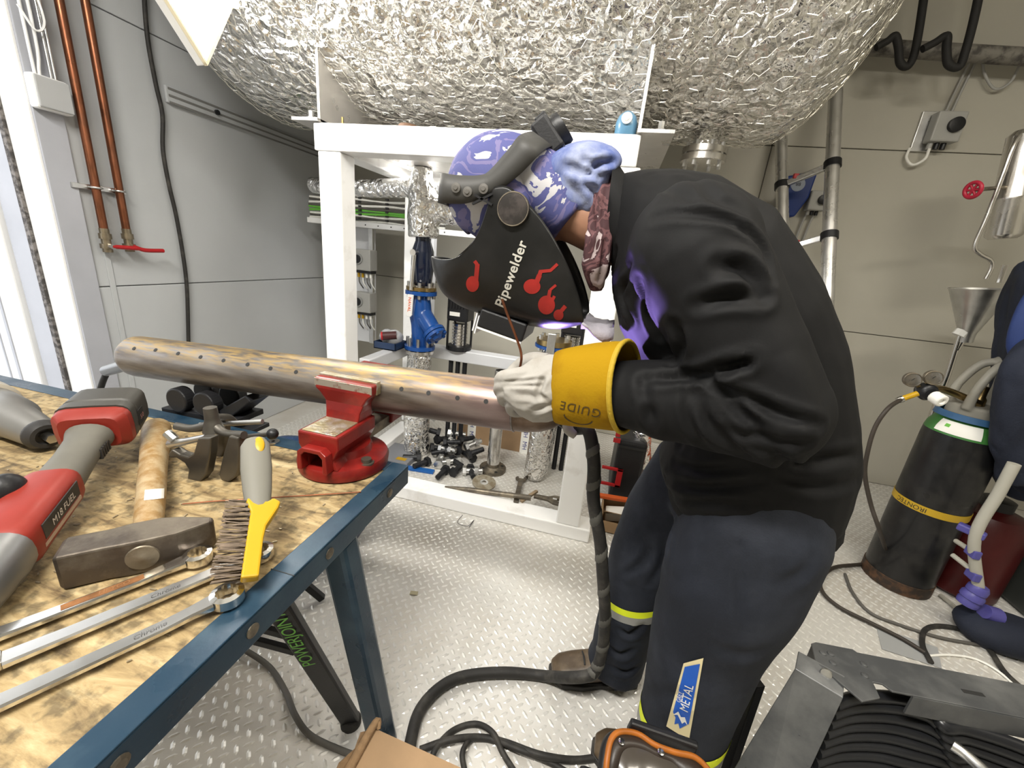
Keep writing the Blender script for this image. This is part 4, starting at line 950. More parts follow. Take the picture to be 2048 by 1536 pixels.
# ================================================================== the pipe being welded
PR = .0571
PA, PB = V(-1.262, .837, .846), V(-.165, .837, .899)
pd = (PB-PA).normalized()
m_pipe = bpy.data.materials.new('rusty_mill_steel'); m_pipe.use_nodes = True
def pipe_nodes():
    nt = m_pipe.node_tree; b = nt.nodes['Principled BSDF']; b.inputs['Metallic'].default_value = .75; b.inputs['Roughness'].default_value = .38
    tc = _n(nt, 'ShaderNodeTexCoord'); mp = _n(nt, 'ShaderNodeMapping'); mp.inputs['Scale'].default_value = (2.2, 14, 14); nt.links.new(tc.outputs['Object'], mp.inputs[0])
    n1 = _n(nt, 'ShaderNodeTexNoise'); n1.inputs['Scale'].default_value = 3.0; n1.inputs['Detail'].default_value = 8; nt.links.new(mp.outputs[0], n1.inputs[0])
    r1 = _n(nt, 'ShaderNodeValToRGB'); e = r1.color_ramp.elements; e[0].position = .36; e[0].color = (.12, .10, .085, 1); e[1].position = .64; e[1].color = (.26, .235, .21, 1)
    nt.links.new(n1.outputs[0], r1.inputs[0])
    # rust film lies on the upper side of the stock
    ge = _n(nt, 'ShaderNodeSeparateXYZ'); nt.links.new(tc.outputs['Object'], ge.inputs[0])
    n2 = _n(nt, 'ShaderNodeTexNoise'); n2.inputs['Scale'].default_value = 10; n2.inputs['Detail'].default_value = 7; nt.links.new(mp.outputs[0], n2.inputs[0])
    # height above the axis of the sloping pipe
    sl = (PB.z-PA.z)/(PB.x-PA.x)
    m1 = _n(nt, 'ShaderNodeMath', operation='MULTIPLY_ADD'); nt.links.new(ge.outputs[0], m1.inputs[0]); m1.inputs[1].default_value = -sl; m1.inputs[2].default_value = -(PA.z-sl*PA.x)
    m2 = _n(nt, 'ShaderNodeMath', operation='ADD'); nt.links.new(ge.outputs[2], m2.inputs[0]); nt.links.new(m1.outputs[0], m2.inputs[1])
    m3 = _n(nt, 'ShaderNodeMapRange'); m3.inputs[1].default_value = .012; m3.inputs[2].default_value = .05; nt.links.new(m2.outputs[0], m3.inputs[0])
    m4 = _n(nt, 'ShaderNodeMath', operation='MULTIPLY'); nt.links.new(m3.outputs[0], m4.inputs[0])
    r2 = _n(nt, 'ShaderNodeValToRGB'); r2.color_ramp.elements[0].position = .40; r2.color_ramp.elements[1].position = .62; nt.links.new(n2.outputs[0], r2.inputs[0]); nt.links.new(r2.outputs[0], m4.inputs[1])
    mx = _n(nt, 'ShaderNodeMix', data_type='RGBA'); nt.links.new(m4.outputs[0], mx.inputs[0]); nt.links.new(r1.outputs[0], mx.inputs[6]); mx.inputs[7].default_value = (.40, .275, .11, 1)
    # heat tint near the weld
    hx_ = _n(nt, 'ShaderNodeMapRange'); hx_.inputs[1].default_value = -.42; hx_.inputs[2].default_value = -.22; nt.links.new(ge.outputs[0], hx_.inputs[0])
    m5 = _n(nt, 'ShaderNodeMath', operation='MULTIPLY'); nt.links.new(hx_.outputs[0], m5.inputs[0]); m5.inputs[1].default_value = .55
    mx2 = _n(nt, 'ShaderNodeMix', data_type='RGBA'); nt.links.new(m5.outputs[0], mx2.inputs[0]); nt.links.new(mx.outputs[2], mx2.inputs[6]); mx2.inputs[7].default_value = (.25, .165, .165, 1)
    nt.links.new(mx2.outputs[2], b.inputs['Base Color'])
    mr = _n(nt, 'ShaderNodeMapRange'); mr.inputs[3].default_value = .28; mr.inputs[4].default_value = .6; nt.links.new(n2.outputs[0], mr.inputs[0]); nt.links.new(mr.outputs[0], b.inputs['Roughness'])
    bp = _n(nt, 'ShaderNodeBump'); bp.inputs['Strength'].default_value = .15; bp.inputs['Distance'].default_value = .002; nt.links.new(n2.outputs[0], bp.inputs['Height']); nt.links.new(bp.outputs[0], b.inputs['Normal'])
pipe_nodes()
pp = root('steel_pipe', PA, 'rusty steel pipe with a row of drilled holes clamped in the vise', 'pipe')
L_ = (PB-PA).length
pr = [(-.036, .004), (-.035, .022), (-.030, .037), (-.020, .048), (-.006, .0555), (.006, PR), (L_, PR)]
pt = MB().lathe(PA, pd, pr, 64).build('pipe_body', m_pipe, pp, smooth=50)
MB().torus(PB, pd, PR-.0005, .0022, 64, 6).build('weld_seam', mat('fresh_weld', (.35, .31, .30), .4, .8, var=.25, vscale=120), pp, smooth=60)
MB().lathe(PB, pd, [(.001, PR-.001), (.03, PR-.0015), (.060, .050), (.085, .040), (.105, .024), (.113, .004)], 48).build('end_cap', mat('heat_tinted_cap', (.21, .145, .105), .42, .75, col2=(.30, .22, .17), mixscale=18), pp, smooth=50)
dg = bpy.context.evaluated_depsgraph_get(); tr_ = BVHTree.FromObject(pt, dg)
for x, y in ((268,697),(311,700),(356,707),(401,714),(447,721),(495,729),(541,737),(592,744),(643,752),(803,778),(857,786),(915,796),(972,803)):
    h = tr_.ray_cast(CAM, ray(x, y).normalized())
    if h[0] is None: continue
    n_ = h[1]; ax2 = (n_-pd*n_.dot(pd)).normalized() if x > 290 else n_
    ho = MB().lathe(h[0]-ax2*.004, ax2, [(0,.0045),(.0044,.0045),(.0046,.0052)], 14); ho.build('drilled_hole', m_ink, pp, smooth=40)
# roller stand head under the pipe, behind the bench
sx_ = aY(420, 800, .837).x
rs = root('pipe_stand', (sx_, .837, 0), 'black roller stand holding up the left half of the steel pipe', 'pipe stand')
pz = PA.z+(sx_-PA.x)/(PB.x-PA.x)*(PB.z-PA.z)
dx = pd; sy = V(0, 1, 0); up_ = dx.cross(sy)
if up_.z < 0: up_ = -up_
cb_ = V(sx_, .837, pz)-up_*(PR+.075)
MB().obox(cb_, dx*.125, sy*.045, up_*.008).build('top_plate', m_blackmetal, rs, bevel=.002)
MB().obox(cb_-up_*.030+dx*.03, dx*.125, sy*.03, up_*.006).build('lower_plate', m_blackmetal, rs, bevel=.002)
for d_ in (-.055, .035):
    for s in (-1, 1):
        c = cb_+dx*d_+sy*(s*.038)+up_*.040
        MB().cyl(c-sy*.016, c+sy*.016, .034, 28).build('roller', m_black, rs, bevel=.004)
MB().prism([(.075, -.01), (.17, .06), (.155, .075), (.06, .02)], cb_, dx, up_, .07).build('side_cheek', m_blackmetal, rs, bevel=.003)
th_ = MB(); prf = []
zt_ = cb_.z-.03
for k in range(20): prf += [(k*.008, .0155), (k*.008+.004, .0185)]
th_.lathe((sx_+.01, .837, zt_-.16), (0,0,1), prf, 16).build('threaded_spindle', m_zinc, rs, smooth=40)
MB().cyl((sx_+.01, .837, .30), (sx_+.01, .837, zt_-.15), .026, 20).build('stand_tube', m_blackmetal, rs, smooth=40)
for k in range(3):
    a = k*2*PI/3+.6; MB().bar((sx_+.01, .837, .36), (sx_+.01+.26*math.cos(a), .837+.22*math.sin(a), .012), .022, .022).build('leg', m_blackmetal, rs, bevel=.003)
wn = cb_-up_*.062-dx*.045; wnp = [(wn+dx*.024*math.cos(a)+up_*.020*math.sin(a)) for a in np.linspace(.3, PI-.3, 7)]
MB().tube(wnp, .005, 8, 3).build('wing_nut', m_zinc, rs, smooth=60)
# grey tube with black cable poking out behind the pipe end
g0, g1 = aY(212, 742, .93), aY(300, 716, .93)
gt = root('torch_handle', g0, 'smooth grey tube handle with black cable behind the pipe end', 'tool handle')
MB().tube([g0, g1, g1+(g1-g0)*.2], [.017, .019, .019], 20, smooth=False).build('tube', mat('satin_grey_tube', (.40, .41, .42), .35, .5), gt, smooth=50)
MB().tube([g0+(g1-g0)*.05, aY(205, 765, .93), aY(196, 800, .93), aY(190, 860, .93)], .009, 10).build('cable', m_rubber, gt, smooth=60)
# blue tarpaulin heap on the floor behind the vise
tp_ = MB().ell((-1.08, 1.22, .20), (.30, 0, 0), (0, .15, 0), (0, 0, .27), 48, 32).mesh('blue_tarp'); co = me_co(tp_)
set_co(tp_, co+me_no(tp_)*(.05*vnoise(co, 9, 31)+.025*np.abs(vnoise(co, 22, 32)))[:, None])
co = me_co(tp_); co[:, 2] = np.maximum(co[:, 2], .0); set_co(tp_, co)
tag(link('blue_tarp', tp_, m_tarp, smooth=60), 'crumpled dark blue tarpaulin heaped behind the workbench', 'tarp')

# ================================================================== tools on the bench
def at_b(x, y, dz=0.): return aZ(x, y, BZ+dz)
# --- club hammer
m_hhead = mat('hammer_head_steel', (.17, .14, .115), .48, .8, col2=(.29, .25, .20), mixscale=14, rvar=.12, bump=.25, bscale=60)
m_handle = mat('worn_wood_handle', (.42, .25, .09), .5, col2=(.62, .47, .27), mixscale=9, stretch=(4, 4, 4), mixlo=.4, mixhi=.62, bump=.15, bscale=60)
hA, hB = at_b(122, 1128, .028), at_b(430, 1062, .028)
ham = root('club_hammer', (hA+hB)/2-V(0, 0, .028), 'heavy club hammer with wooden handle and paper label', 'hammer')
hd_ = (hB-hA).normalized(); hs_ = V(0,0,1).cross(hd_).normalized(); hl = (hB-hA).length
rings = []
for t, wy, wz in ((0, .020, .024), (.006, .024, .027), (.30*hl, .024, .027), (.42*hl, .027, .028), (.62*hl, .027, .028), (.75*hl, .023, .026), (.97*hl, .008, .024), (hl, .005, .022)):
    c = hA+hd_*t; rings.append([c+hs_*a+V(0, 0, b) for a, b in ((-wy, -wz), (wy, -wz), (wy, wz), (-wy, wz))])
MB().loft(rings).build('hammer_head', m_hhead, ham, bevel=.003)
ec = hA+hd_*(.52*hl)-hs_*.0272
MB().lathe(ec, -hs_, [(0,.020),(.002,.019),(.0025,.006),(.004,.004)], 24).build('eye_end', m_dirtysteel, ham, smooth=40)
k0 = at_b(322, 1030, .030); k1 = at_b(313, 858, .026)
kk = hA+hd_*(.52*hl)
hdir = (k1-kk).normalized(); Lh = (k1-kk).length
MB().tube([kk, kk+hdir*Lh*.25, kk+hdir*Lh*.6, kk+hdir*Lh*.85, k1, k1+hdir*.006], [.017, .021, .023, .027, .028, .016], 20).build('handle', m_handle, ham, smooth=50)
lc = at_b(309, 988, .05)
hobj = ham.children[-1]
sq = [(-.013, -.018), (.013, -.018), (.013, .018), (-.013, .018)]
fdn = (CAM-lc).normalized(); ux3 = hdir.cross(fdn).normalized(); 
lab = decal('paper_label', sq, [(0,1,2,3)], lc, -ux3, hdir, hobj, m_paper, ham, off=.0014, cuts=12, direction=-fdn) if ux3.dot(RT) < 0 else decal('paper_label', sq, [(0,1,2,3)], lc, ux3, hdir, hobj, m_paper, ham, off=.0014, cuts=12, direction=-fdn)
# --- three ring spanners
m_chrome = mat('chrome_vanadium', (.74, .73, .71), .2, 1.0, rvar=.08, var=.05)
def ring_spanner(pr, pl, Rr, w, label, text=None, tpos=.4, rust=False):
    pr, pl = Vector(pr), Vector(pl); d = (pl-pr).normalized(); L = (pl-pr).length
    s = V(0,0,1).cross(d).normalized()
    r_ = root('ring_spanner', pr-V(0,0,.008), label, 'wrench', 'long chrome wrenches on the bench')
    th = .011
    # ring with a twelve point bore
    n = 48; out = []; inn = []
    for i in range(n):
        a = 2*PI*i/n; e = d*math.cos(a)+s*math.sin(a); ri = Rr*.66*(1+.05*math.cos(12*a))
        out.append(pr+e*Rr); inn.append(pr+e*ri)
    mb = MB(); up = V(0, 0, th*.8); v = []
    for i in range(n): v += [out[i]+up*.75, inn[i]+up, inn[i]-up, out[i]-up*.75]
    f = []
    for i in range(n):
        j = (i+1) % n
        for k in range(4): f.append((4*i+k, 4*j+k, 4*j+(k+1) % 4, 4*i+(k+1) % 4))
    mb.add(v, f); mb.build('ring', m_chrome, r_, smooth=35)
    rings = []
    for t, ww, hh, z in ((Rr*.9, w*.62, .0060, 0), (Rr+.02, w*.5, .005, -.001), (Rr+.05, w*.5, .0045, -.003), (L-.05, w*.52, .0045, -.003), (L, w*.6, .005, -.002)):
        c = pr+d*t+V(0, 0, z)
        rings.append([c+s*a+V(0, 0, b) for a, b in ((-ww, -hh*.5), (-ww*.8, -hh), (ww*.8, -hh), (ww, -hh*.5), (ww, hh*.5), (ww*.8, hh), (-ww*.8, hh), (-ww, hh*.5))])
    sh = MB().loft(rings).build('shaft', m_chrome, r_, smooth=30)
    # open jaw at the other end
    jaw = [(0, -w*.55), (.03, -w*1.15), (.055, -w*1.25), (.075, -w*.9), (.05, -w*.55), (.045, w*.55), (.07, w*.95), (.05, w*1.3), (.03, w*1.15), (0, w*.55)]
    MB().prism(jaw, pl, d, s, .012).build('open_jaw', m_chrome, r_, bevel=.002)
    if text:
        mm = mat('stamped_print_%s' % text, (.25, .12, .05) if rust else (.10, .10, .10), .5)
        ux5 = -d if (-d).dot(RT) > 0 else d
        text_on('lettering', text, .0095, pr+d*(L*tpos)+V(0, 0, .0018), ux5, V(0,0,1).cross(ux5), mm, r_, off=.0006, shear=.2)
        if rust: MB().obox(pr+d*(L*.45)+V(0, 0, .0012), d*.05, s*(w*.3), V(0, 0, .0008)).build('rust_patch', mat('rust_film', (.40, .18, .07), .6, .4, var=.3, vscale=60), r_)
    return r_
ring_spanner(at_b(396, 1113, .012), at_b(-40, 1280, .012), .0185, .0175, 'wrench with rusty stamp lying nearest the hammer head', 'HEYCO', .45, True)
ring_spanner(at_b(520, 1105, .013), at_b(5, 1318, .013), .019, .0195, 'middle wrench passing under the yellow wire brush', 'Chrome', .45)
ring_spanner(at_b(455, 1192, .013), at_b(-110, 1452, .013), .0205, .0195, 'wrench nearest the blue bench edge', 'Chrome', .35)
# --- wire brush
t0_, n0_, e0_ = aZ(494, 1160, .752), aZ(516, 1000, .795), aZ(510, 880, .858)
wbsh = root('wire_brush', t0_, 'yellow wire brush with grey rubber handle leaning over the hammer', 'brush')
m_grip = mat('grey_rubber_grip', (.26, .25, .21), .6, var=.08)
d1_ = (n0_-t0_).normalized(); view = (CAM-n0_).normalized(); lft = d1_.cross(view).normalized()
if lft.dot(RT) > 0: lft = -lft
nrm = lft.cross(d1_).normalized()
Lb_ = (n0_-t0_).length
MB().prism([(-.008, .0), (.014, .0), (.014, Lb_*.45), (.016, Lb_*.60), (.030, Lb_*.84), (.033, Lb_*.93), (.022, Lb_*.99), (.014, Lb_*.94), (.008, Lb_*.99), (-.006, Lb_*1.10), (-.014, Lb_*1.06), (-.016, Lb_*.95), (-.008, Lb_*.8)], t0_, -lft, d1_, .016).build('brush_block', m_yellow, wbsh, bevel=.003)
br_ = MB(); rr_ = random.Random(5)
for i in range(15):
    for j in range(3):
        b = t0_+d1_*(Lb_*(.04+.92*i/14))+nrm*(.0055*(j-1))
        for k in range(3):
            e = b+lft*(.042+rr_.uniform(-.004, .003))+d1_*rr_.uniform(-.006, .007)+nrm*rr_.uniform(-.003, .003)
            br_.tube([b, e], .0011, 4, smooth=False)
br_.build('bristles', mat('rusty_bristle_wire', (.12, .09, .065), .5, .7, var=.3, vscale=90), wbsh, kind='stuff')
d2_ = (e0_-n0_).normalized(); L2 = (e0_-n0_).length
s2 = d2_.cross(view).normalized(); n2_ = s2.cross(d2_).normalized()
rings = []
for t, w_, h_ in ((-.03, .016, .011), (.02, .021, .013), (L2*.5, .0235, .015), (L2*.9, .0225, .015), (L2, .016, .011)):
    c = n0_+d2_*t; rings.append([c+s2*(w_*math.cos(a))+n2_*(h_*math.sin(a)) for a in np.linspace(0, 2*PI, 16, endpoint=False)])
gp = MB().loft(rings).build('handle', m_grip, wbsh, smooth=50)
ey = n0_+d2_*(L2*.84)+n2_*.0125+s2*(.006)
eye = MB()
for k in range(1): eye.ell(ey, s2*.0085, d2_*.017, n2_*.0035, 16, 8)
eye.build('hanging_eye', m_yellow, wbsh, smooth=60)
# --- gear puller
pc = aZ(425, 905, BZ+.06)
gp_ = root('gear_puller', V(pc.x, pc.y, BZ), 'grey steel gear puller standing on its jaws beside the brush', 'gear puller')
m_pull = mat('puller_forged_steel', (.20, .185, .16), .42, .8, var=.12, vscale=30, rvar=.1)
Yp = pc.y+.02
hubc = aY(424, 838, Yp); 
MB().tube([aY(420, 815, Yp), hubc, aY(428, 862, Yp)], [.012, .013, .020], 16).build('hub', m_pull, gp_, smooth=50)
arms = []
MB().tube([hubc+V(0, 0, -.012), aY(385, 857, Yp-.01), aY(352, 852, Yp-.015)], [.010, .008, .008], 10).build('cross_arm', m_pull, gp_, smooth=50)
MB().tube([hubc+V(0, 0, -.012), aY(450, 866, Yp-.005), aY(488, 870, Yp-.01)], [.010, .008, .008], 10).build('cross_arm', m_pull, gp_, smooth=50)
MB().tube([hubc+V(0, 0, .0), aY(455, 835, Yp+.05), aY(470, 846, Yp+.07)], [.010, .008, .008], 10).build('cross_arm', m_pull, gp_, smooth=50)
MB().tube([aY(400, 850, Yp+.02), aY(440, 848, Yp+.03), aY(525, 843, Yp+.05)], .0055, 10, smooth=False).build('tommy_bar', m_zinc, gp_, smooth=50)
MB().tube([aY(340, 888, Yp-.03), aY(375, 882, Yp-.025), aY(412, 874, Yp-.02)], [.009, .007, .006], 10).build('pivot_bolt', m_zinc, gp_, smooth=50)
MB().tube([aY(334, 866, Yp-.03), aY(350, 880, Yp-.03)], .009, 8, smooth=False).build('bolt_head', m_zinc, gp_)
def jaw2(pts, Yj, th):
    W = [aY(x, y, Yj) for x, y in pts]; c = W[0]
    # flat forging facing the viewer
    ux = V(1, 0, 0); uz = V(0, 0, 1)
    poly = [((p-c).x, (p-c).z) for p in W]
    return MB().prism(poly, c, ux, uz, th).build('jaw', m_pull, gp_, bevel=.003)
jaw2([(405,872),(430,872),(428,905),(420,945),(410,958),(395,962),(383,955),(386,935),(378,922),(362,912),(350,912),(345,905),(352,895),(368,905),(385,910),(396,903)], Yp-.03, .020)
jaw2([(466,868),(484,872),(486,905),(484,935),(478,950),(465,960),(450,956),(446,945),(450,925),(456,900)], Yp-.012, .020)
jaw2([(440,850),(456,850),(454,900),(446,915),(436,912)], Yp+.06, .018)
MB().ell(aY(545, 868, Yp+.05), (.012,0,0), (0,.012,0), (0,0,.012)).build('ball_end', m_black, gp_, smooth=60)
MB().tube([aY(470, 875, Yp+.05), aY(545, 868, Yp+.05)], .005, 8, smooth=False).build('spindle', m_pull, gp_)
wo = at_b(547, 884, .003); tag(MB().lathe((wo.x, wo.y, BZ+.003), (0,0,1), [(0,.004),(0,.014),(.0025,.014),(.0025,.004)], 24, caps=False).build('washer', m_steel, smooth=40), 'bright steel washer on the bench behind the brush handle', 'washer')
# --- filler rod on the bench
tag(MB().tube([at_b(365, 1008, .0035), at_b(420, 1003, .0035), at_b(722, 984, .0035)], .0014, 8, smooth=False).build('filler_rod', m_copper, smooth=60), 'thin copper filler rod lying on the bench in front of the vise', 'welding rod')
# ================================================================== cordless tools at the left of the bench
m_redt = mat('tool_red_shell', (.36, .035, .022), .45, var=.08, vscale=20)
m_greyt = mat('tool_grey_grip', (.19, .18, .15), .6, var=.08, vscale=25)
m_dk = mat('tool_dark_grey', (.045, .042, .04), .5, var=.15)
m_dk2 = mat('battery_dark_grey', (.085, .08, .07), .5, var=.12)
c_b = aZ(195, 855, .812); c_m = aZ(60, 1012, .785); c_e = aZ(-30, 1110, .775)
ig = root('angle_grinder', V(c_m.x, c_m.y, BZ), 'red and grey cordless grinder with dark battery on the bench', 'power tool')
d_ = (c_m-c_b); d_.normalize(); s_ = V(0,0,1).cross(d_).normalized(); up3 = d_.cross(s_).normalized()
def ringat(c, w, h, n=20, p=2.6):
    out = []
    for a in np.linspace(0, 2*PI, n, endpoint=False):
        ca, sa = math.cos(a), math.sin(a)
        out.append(c+s_*(w*math.copysign(abs(ca)**(2/p), ca))+up3*(h*math.copysign(abs(sa)**(2/p), sa)))
    return out
g_ = aZ(185, 905, .765)
# battery: wide box across the end of the handle
bw = MB(); bc3 = c_b
for t, w, h in ((-.052, .040, .030), (-.046, .052, .040), (.0, .056, .044), (.018, .056, .044), (.024, .050, .040)):
    pass
bax = d_
bat = MB().loft([ringat(bc3+bax*t+V(0,0,.006), w, h, 20, 5) for t, w, h in ((-.092, .048, .034), (-.086, .056, .041), (-.030, .058, .043), (-.026, .055, .040), (-.022, .058, .043), (.000, .058, .043))]).build('battery', m_dk2, ig, smooth=30)
MB().loft([ringat(bc3+bax*t+V(0,0,.004), w, h, 20, 5) for t, w, h in ((.001, .058, .042), (.016, .057, .040), (.030, .044, .032))]).build('battery_socket', m_redt, ig, smooth=30)
vb_s = -1 if (-s_).dot(CAM-bc3) > 0 else 1
lbp = bc3+s_*(vb_s*.0585)+bax*(-.034)+V(0,0,.004)
lb_ = MB().obox(lbp, bax*.013, s_*.0006, V(0,0,.016)).build('battery_label', m_dk, bat)
uxl = bax if bax.cross(V(0,0,1)).dot(s_*vb_s) > 0 else -bax
text_on('lettering', '5.0', .014, lbp+s_*(vb_s*.0016), uxl, V(0,0,1), mat('pink_print', (.55, .25, .22), .5), bat)
MB().loft([ringat(bc3+bax*t+V(0,0,z), w, h, 22, 2.2) for t, w, h, z in ((.034, .036, .028, 0), (.055, .030, .026, -.004), (.10, .029, .027, -.010), (.15, .031, .029, -.014), (.168, .033, .031, -.015))]).build('grip', m_greyt, ig, smooth=50)
for k in range(5): MB().obox(bc3+bax*(.048+k*.008)+s_*(-vb_s*-.028)+V(0,0,-.012), bax*.0022, s_*.004, V(0,0,.010)).build('grip_rib', m_dk, ig)
MB().loft([ringat(bc3+bax*t+V(0,0,z), w, h, 22, 3.4) for t, w, h, z in ((.165, .034, .032, -.014), (.18, .037, .034, -.013), (.25, .038, .035, -.012), (.31, .039, .036, -.012), (.318, .036, .033, -.012))]).build('motor_housing', m_redt, ig, smooth=35)
mh = bc3+bax*.245+s_*(vb_s*.0385)+V(0,0,-.004)
pl_ = MB().obox(mh, bax*.052, s_*.0008, V(0,0,.012)).build('name_plate', m_dk, ig)
text_on('lettering', 'M18 FUEL', .016, mh+s_*(vb_s*.0022), uxl, V(0,0,1), mat('plate_print', (.6, .55, .5), .5), ig)
MB().obox(bc3+bax*.245+s_*(vb_s*.0375)+V(0,0,-.024), bax*.055, s_*.001, V(0,0,.003)).build('stripe', mat('stripe_cream', (.62, .45, .33), .5), ig)
MB().loft([ringat(bc3+bax*t+V(0,0,-.012), w, h, 22, 2.6) for t, w, h in ((.318, .038, .035), (.34, .040, .037), (.40, .036, .034), (.42, .028, .026))]).build('gear_head', mat('cast_grey_head', (.33, .33, .33), .4, .6), ig, smooth=40)
gk = aZ(12, 985, .80)
MB().ell(gk, (.022, 0, 0), (0, .026, 0), (0, 0, .03), 20, 12).build('side_handle', m_black, ig, smooth=60)
MB().cyl(gk+V(-.03, -.02, -.02), gk+V(.012, -.008, -.035), .022, 20).build('handle_collar', m_trimgrey, ig, smooth=50)
# silver heat gun nozzle behind it
a0_, a1_ = aZ(-25, 812, .765), aZ(92, 872, .755)
hg = root('heat_gun', V(a0_.x, a0_.y, BZ), 'silver barrelled tool with dark muzzle at the left bench edge', 'power tool')
da = (a1_-a0_)
La = da.length
MB().lathe(a0_, da, [(0,.044),(.02,.050),(La*.45,.048),(La*.5,.040),(La*.93,.031),(La*.95,.027)], 28).build('barrel', mat('dull_silver', (.50, .49, .47), .35, .75, var=.12), hg, smooth=40)
MB().lathe(a0_+da.normalized()*La*.93, da, [(0,.032),(.008,.033),(.022,.026),(.022,.018),(.012,.016)], 24).build('muzzle', m_dk, hg, smooth=40)
MB().cyl(a0_+da.normalized()*(La*.98), a0_+da.normalized()*(La*1.10), .010, 6).build('bit_shank', m_steel, hg)
MB().lathe(a0_-da.normalized()*.045+V(0, 0, .004), da, [(0,.046),(.02,.056),(.06,.055),(.065,.045)], 28).build('rear_shell', mat('cream_shell', (.62, .56, .46), .45), hg, smooth=40)
MB().obox(a0_+da.normalized()*.01+V(0, 0, .052), (.03, 0, 0), (0, .012, 0), (0, 0, .006)).build('top_switch', m_dk, hg, bevel=.002)
# small litter on the bench: metal chips
rl = random.Random(9); ch = MB()
for i in range(160):
    x, y = rl.uniform(-1.1, -.46), rl.uniform(.2, .72); a = rl.uniform(0, PI); l = rl.uniform(.0015, .005)
    ch.obox((x, y, BZ+.0008), V(math.cos(a), math.sin(a), 0)*l, V(-math.sin(a), math.cos(a), 0)*.0008, V(0, 0, .0007))
o = ch.build('metal_chips', mat('bright_swarf', (.6, .52, .38), .4, .7)); tag(o, 'bright metal chips scattered over the bench top', 'metal chips', kind='stuff')
# ================================================================== the welder
m_skin = mat('skin', (.52, .27, .17), .5, var=.08, vscale=30)
m_jacket = mat('black_softshell', (.0075, .0075, .008), .72, spec=.28, var=.12, vscale=9, bump=.12, bscale=500, bdist=.001)
m_trous = mat('navy_work_trousers', (.013, .017, .028), .8, var=.25, vscale=7, col2=(.028, .034, .050), mixscale=5, bump=.2, bscale=300, bdist=.002)
m_hivis = mat('hivis_yellow_band', (.75, .85, .02), .6)
m_reflect = mat('silver_reflective_band', (.55, .55, .52), .45, .3)
m_boot = mat('brown_leather_boot', (.10, .065, .035), .45, col2=(.17, .12, .07), mixscale=18, bump=.25, bscale=60)
m_glove = mat('pale_goat_leather', (.56, .53, .48), .7, col2=(.43, .39, .32), mixscale=16, mixlo=.5, mixhi=.75, bump=.35, bscale=70, bdist=.003)
m_cuff = mat('yellow_split_leather', (.52, .30, .008), .85, spec=.15, col2=(.34, .165, .006), mixscale=9, mixlo=.45, mixhi=.72, bump=.3, bscale=180, bdist=.002)
m_cuffin = mat('yellow_cuff_hem', (.66, .44, .03), .75, bump=.3, bscale=180)
def camo(name, c1, c2, c3, sc):
    m = bpy.data.materials.new(name); m.use_nodes = True; nt = m.node_tree; b = nt.nodes['Principled BSDF']; b.inputs['Roughness'].default_value = .8
    tc = _n(nt, 'ShaderNodeTexCoord'); n1 = _n(nt, 'ShaderNodeTexNoise'); n1.inputs['Scale'].default_value = sc; n1.inputs['Detail'].default_value = 4; n1.inputs['Distortion'].default_value = 1.0
    nt.links.new(tc.outputs['Object'], n1.inputs[0])
    r = _n(nt, 'ShaderNodeValToRGB'); r.color_ramp.interpolation = 'CONSTANT'; e = r.color_ramp.elements
    e[0].position = 0; e[0].color = (*c1, 1); e[1].position = .565; e[1].color = (*c3, 1); x = e.new(.44); x.color = (*c2, 1); y = e.new(.50); y.color = (*c1, 1)
    nt.links.new(n1.outputs[0], r.inputs[0]); nt.links.new(r.outputs[0], b.inputs['Base Color'])
    n2 = _n(nt, 'ShaderNodeTexNoise'); n2.inputs['Scale'].default_value = 300; nt.links.new(tc.outputs['Object'], n2.inputs[0])
    bp = _n(nt, 'ShaderNodeBump'); bp.inputs['Strength'].default_value = .2; bp.inputs['Distance'].default_value = .001; nt.links.new(n2.outputs[0], bp.inputs['Height']); nt.links.new(bp.outputs[0], b.inputs['Normal'])
    return m
m_cap = camo('blue_camo_cotton', (.062, .068, .20), (.13, .115, .24), (.42, .415, .43), 13)
m_capflap = mat('faded_blue_cotton', (.13, .18, .45), .8, col2=(.42, .47, .66), mixscale=11, mixlo=.42, mixhi=.62, stretch=(1, 2, .5), bump=.35, bscale=120, bdist=.003)
m_scarf = camo('maroon_camo_scarf', (.045, .014, .017), (.11, .045, .048), (.34, .28, .28), 20)

YC = .88
def sec(back, front, hw, Y=None, n=28, p=2.3, fl=0.0):
    Y = YC if Y is None else Y
    b, f = aY(*back, .865), aY(*front, .865); c = (b+f)/2; u = (b-f)/2
    out = []
    for a in np.linspace(0, 2*PI, n, endpoint=False):
        ca, sa = math.cos(a), math.sin(a)
        out.append(V(c.x+u.x*math.copysign(abs(ca)**(2/p), ca), Y+hw*math.copysign(abs(sa)**(2/p), sa), c.z+u.z*math.copysign(abs(ca)**(2/p), ca)))
    return out
def scaled(r, s, t=None):
    c = sum(r, Vector())/len(r); return [c+(p-c)*s for p in r]
torso_secs = [sec((1243,345),(1222,520),.085), sec((1285,338),(1228,600),.125), sec((1345,340),(1238,655),.165), sec((1430,352),(1262,700),.19), sec((1530,410),(1300,745),.20),
              sec((1620,545),(1338,800),.195), sec((1672,670),(1352,850),.187), sec((1696,820),(1335,895),.186), sec((1700,910),(1320,930),.192), sec((1688,960),(1325,955),.192), sec((1668,1005),(1338,985),.188)]
# arm joints
LS, LE, LW = aY(1385, 500, .705), aY(1540, 822, .650), aY(1268, 790, .700)
LH = aY(1115, 768, .735)
RS, RE, RW = aY(1360, 480, 1.05), V(.20, 1.12, 1.0), V(.005, 1.02, .905)
